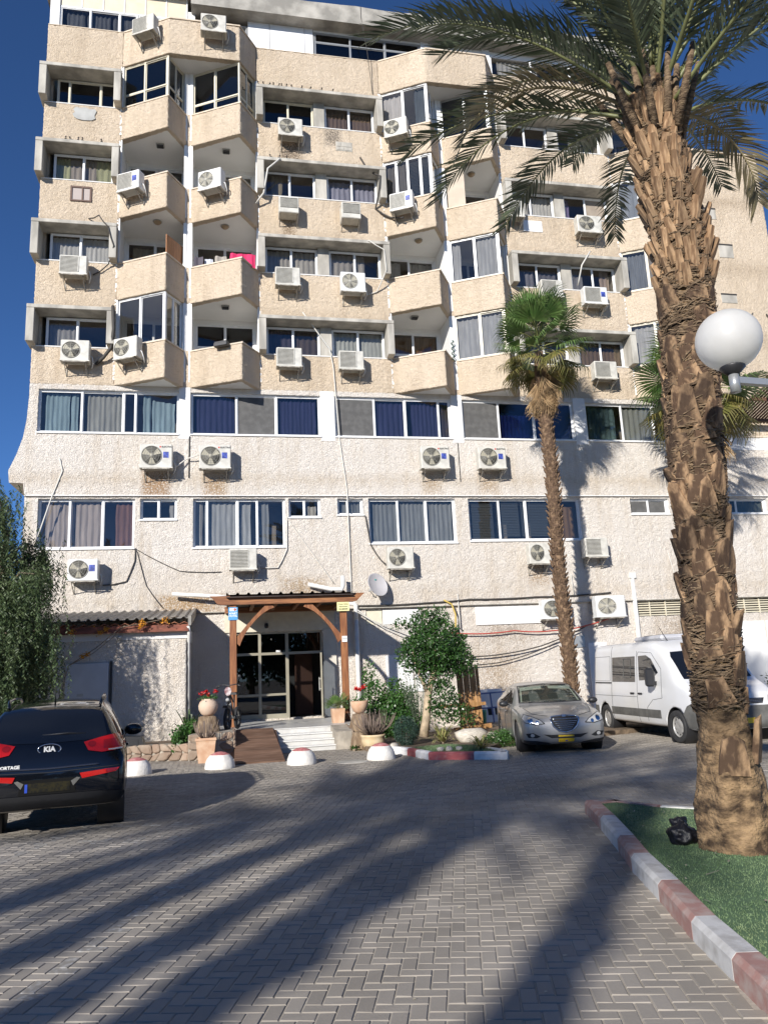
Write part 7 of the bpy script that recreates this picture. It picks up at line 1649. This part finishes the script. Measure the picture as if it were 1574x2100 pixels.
m = MB(); m.lathe([(.11, 0), (.17, .05), (.225, .15), (.235, .24), (.20, .33), (.15, .375), (.155, .40), (.14, .40), (.135, .36), (.01, .35)], 28); m.build('body', M_TCP, J); flowers(J, 0, 0, .37, [(-.12, 0, .17, .09), (.0, .02, .12, .05), (.18, -.02, .2, .06), (-.05, .04, .2, .06)], 2)
J = empty('clay_bowl', (3.32, -4.75, .805)); tag(J, 'terracotta bowl of red flowers on the right stump', 'pot')
m = MB(); m.lathe([(.09, 0), (.16, .06), (.215, .17), (.23, .29), (.21, .32), (.20, .29), (.01, .27)], 28); m.build('body', M_TC, J); flowers(J, 0, 0, .28, [(-.08, 0, .34, .07), (.02, .02, .32, .07), (.10, -.02, .38, .08), (.14, .05, .36, .06)], 4)
J = empty('stone_pot', (2.95, -3.3, .52)); tag(J, 'small square stone pot with a little palm on the landing', 'pot')
m = MB(); m.add([(-.15, -.15, 0), (.15, -.15, 0), (.15, .15, 0), (-.15, .15, 0), (-.18, -.18, .38), (.18, -.18, .38), (.18, .18, .38), (-.18, .18, .38)], [(0, 3, 2, 1), (4, 5, 6, 7), (0, 1, 5, 4), (1, 2, 6, 5), (2, 3, 7, 6), (3, 0, 4, 7)]); m.build('body', M_TC, J)
r = random.Random(31)
for i in range(9): inst('fan_leaf', FAN[i % 3], J, (0, 0, .36), (0, R(-20-6*i), i*2.4), (.3, .3, .3))
# ------------------------------------------------------------------ electric bicycle
B = empty('electric_bicycle', (-.02, -4.66, .52), R(-14)); tag(B, 'dark fat-tyred electric bicycle parked on the landing by the left post', 'bicycle')
def wheel(y):
    m = MB(); n = 28; pts = [(0, y+.245*math.cos(2*math.pi*i/n), .30+.245*math.sin(2*math.pi*i/n)) for i in range(n+1)]; m.tube(pts, .048, 8, caps=False); w = m.build('wheel', M_RUBBER, B)
    m = MB(); pts = [(0, y+.2*math.cos(2*math.pi*i/n), .30+.2*math.sin(2*math.pi*i/n)) for i in range(n+1)]; m.tube(pts, .018, 6, caps=False)
    for i in range(10): a = i*.628; m.bar((.02*(-1)**i, y, .3), (0, y+.2*math.cos(a), .3+.2*math.sin(a)), .006)
    m.tube([(-.05, y, .3), (.05, y, .3)], .04, 10); m.build('rim', M_CLAD, w)
wheel(0); wheel(1.05)
m = MB()
for s in (-1, 1): m.tube([(s*.065, 0, .3), (s*.065, .06, .62), (s*.05, .10, .72)], .018, 6)
m.tube([(-.07, .08, .66), (.07, .08, .66)], .02, 6); m.build('fork', M_STEEL, B)
m = MB(); m.tube([(0, .08, .66), (0, .14, .98), (0, .16, 1.12)], .024, 8); m.build('stem', M_BLACK, B)
m = MB(); m.tube([(-.32, .22, 1.10), (-.18, .17, 1.17), (0, .15, 1.14), (.18, .17, 1.17), (.32, .22, 1.10)], .015, 6); m.tube([(-.33, .225, 1.095), (-.22, .185, 1.15)], .022, 6); m.tube([(.33, .225, 1.095), (.22, .185, 1.15)], .022, 6); m.build('handlebar', M_BLACK, B)
m = MB(); m.bar((.2, .17, 1.16), (.26, .14, 1.34), .014); m.lathe([(.045, -.012), (.05, 0), (.045, .012)], 12, 0, Matrix.Translation((.27, .13, 1.36)) @ Matrix.Rotation(R(90), 4, 'X')); m.build('mirror', M_BLACK, B)
m = MB(); pr = [(.09*math.cos(a*.3142)*(1 if a < 11 else .9), 1.0+.11*math.sin(a*.3142)) for a in range(20)]; m.prism(pr, .04, .07, 'y'); m.build('front_plate', mat('bike_plate_red', (.16, .05, .06), .4, col2=(.5, .45, .45), vscale=9), B)
m = MB(); m.lathe([(.05, 0), (.045, .04), (.02, .06)], 14, 0, Matrix.Translation((0, .03, .79)) @ Matrix.Rotation(R(90), 4, 'X')); m.build('headlight', M_LAMP, B)
m = MB(); m.prism([(-.08, .60), (.08, .60), (.06, .66), (-.06, .66)], -.2, .12, 'y'); m.build('mudguard', M_BLACK, B)
m = MB(); m.tube([(0, .13, .9), (0, .5, .50), (0, .65, .34)], .03, 8); m.tube([(0, .13, .98), (0, .6, .72)], .022, 8); m.tube([(0, .65, .34), (0, .72, .9)], .02, 8); m.tube([(.05, .65, .34), (.05, 1.05, .3)], .014, 6); m.tube([(-.05, .65, .34), (-.05, 1.05, .3)], .014, 6); m.build('frame', M_BLACK, B)
m = MB(); m.prism([(-.09, .0), (.09, 0), (.06, .06), (-.06, .06)], .6, .92, 'y', 0, Matrix.Translation((0, 0, .9))); m.build('saddle', M_BLACK, B)
m = MB(); m.bar((-.09, .6, .4), (-.2, .62, .3), .02); m.bar((.09, .66, .28), (.2, .66, .2), .02); m.tube([(-.1, .65, .34), (.1, .65, .34)], .05, 10); m.build('pedal', M_CLAD, B)
# ------------------------------------------------------------------ timber off-cuts and boards by the small tree
M_PLK = mat('orange_fence_plank', (.30, .155, .055), .75, col2=(.40, .23, .10), vscale=3, stretch=(5, 5, .6), island=.2, bump=.3, bscale=14)
F = empty('plank_screen', (6.62, -3.7, .1)); tag(F, 'upright orange-brown plank screen behind the small tree', 'fence')
for i in range(7): m = MB(); x = -.30+i*.095; m.box(x, x+.088, -.02+.01*(i % 2), .005+.01*(i % 2), .12+.015*(i % 3), 1.80-.03*((i*5) % 3), bev=.004); m.build('plank', M_PLK, F, rot=(R(-6), 0, 0))
m = MB(); m.bar((-1.45, -.5, .72), (.42, -.12, .74), .03, .09); m.build('rail', M_PLK, F)
m = MB(); m.bar((-.5, -.6, .10), (.45, -.4, .16), .05, .12); m.build('base_beam', M_PLK, F)
m = MB(); m.bar((-.6, -.35, .12), (.3, -.1, .12), .06, .06); m.build('base_beam', M_PLK, F)
W = empty('leaning_panel', (8.2, -.75, .11), R(3)); tag(W, 'white board with two dark holes leaning on the wall behind the silver car', 'board')
m = MB(); m.box(-.55, .55, 0, .03, 0, 1.05, bev=.006); m.build('board', M_PAINT, W, rot=(R(-14), 0, 0))
for x in (-.05, .2): m = MB(); m.box(x, x+.18, -.006, 0, .22, .46); m.build('hole', M_SEAM, W, rot=(R(-14), 0, 0))
W = empty('blue_frame', (8.15, -1.05, .11), R(2)); tag(W, 'blue metal frame leaning before the white board', 'frame')
m = MB(); M_BLF = mat('blue_steel', (.10, .13, .27), .5)
for (p, q) in (((-.7, 0, 0), (-.7, 0, .95)), ((.7, 0, 0), (.7, 0, .95)), ((-.7, 0, .9), (.7, 0, .95)), ((-.7, 0, .45), (.7, 0, .48)), ((.05, 0, 0), (.05, 0, .93))): m.bar(p, q, .04, .04)
m.build('tube_frame', M_BLF, W, rot=(R(-12), 0, 0))
m = MB(); m.lathe([(.16, 0), (.2, .45), (.21, .5), (.19, .5), (.15, .05), (.01, .05)], 16); tag(m.build('plastic_tub', mat('teal_plastic', (.02, .22, .17), .5), None, (7.15, -2.9, .11)), 'teal plastic tub beside the plank screen', 'tub')
# rocks in the strip
for i, (x, y, s, lb_) in enumerate(((5.7, -6.6, .34, 'long pale boulder behind the turf patch'), (6.2, -6.75, .22, 'smaller pale boulder right of the long one'), (7.2, -6.2, .36, 'tan boulder at the rear wheel of the silver car'), (3.75, -6.9, .12, 'small stone at the left end of the kerb bed'))):
    tag(inst('boulder', pale[i % 3], None, (x, y, .10+s*.3), (0, 0, i*1.3), (s*1.25, s*.75, s*.6)), lb_, 'stone', 'loose boulders by the garden bed')
m = MB(); m.tube([(0, 0, 0), (0, 0, .5)], .008, 5); m.lathe([(.02, .5), (.045, .53), (.04, .58), (.01, .6)], 10); tag(m.build('garden_stake', mat('stake_orange', (.75, .38, .04), .5), None, (4.1, -6.2, .1)), 'little orange-topped garden stake behind the ball shrub', 'garden stake')
m = MB()
for i in range(5): m.lathe([(.34, 0), (.34, .012), (.30, .016), (.01, .016)], 28, 0, Matrix.Translation((0, 0, -.006))) if i == 0 else None
tag(m.build('manhole_cover', M_CONC, None, (2.55, -8.25, 0)), 'round concrete cover in the paving beside the dome bollard', 'manhole cover')
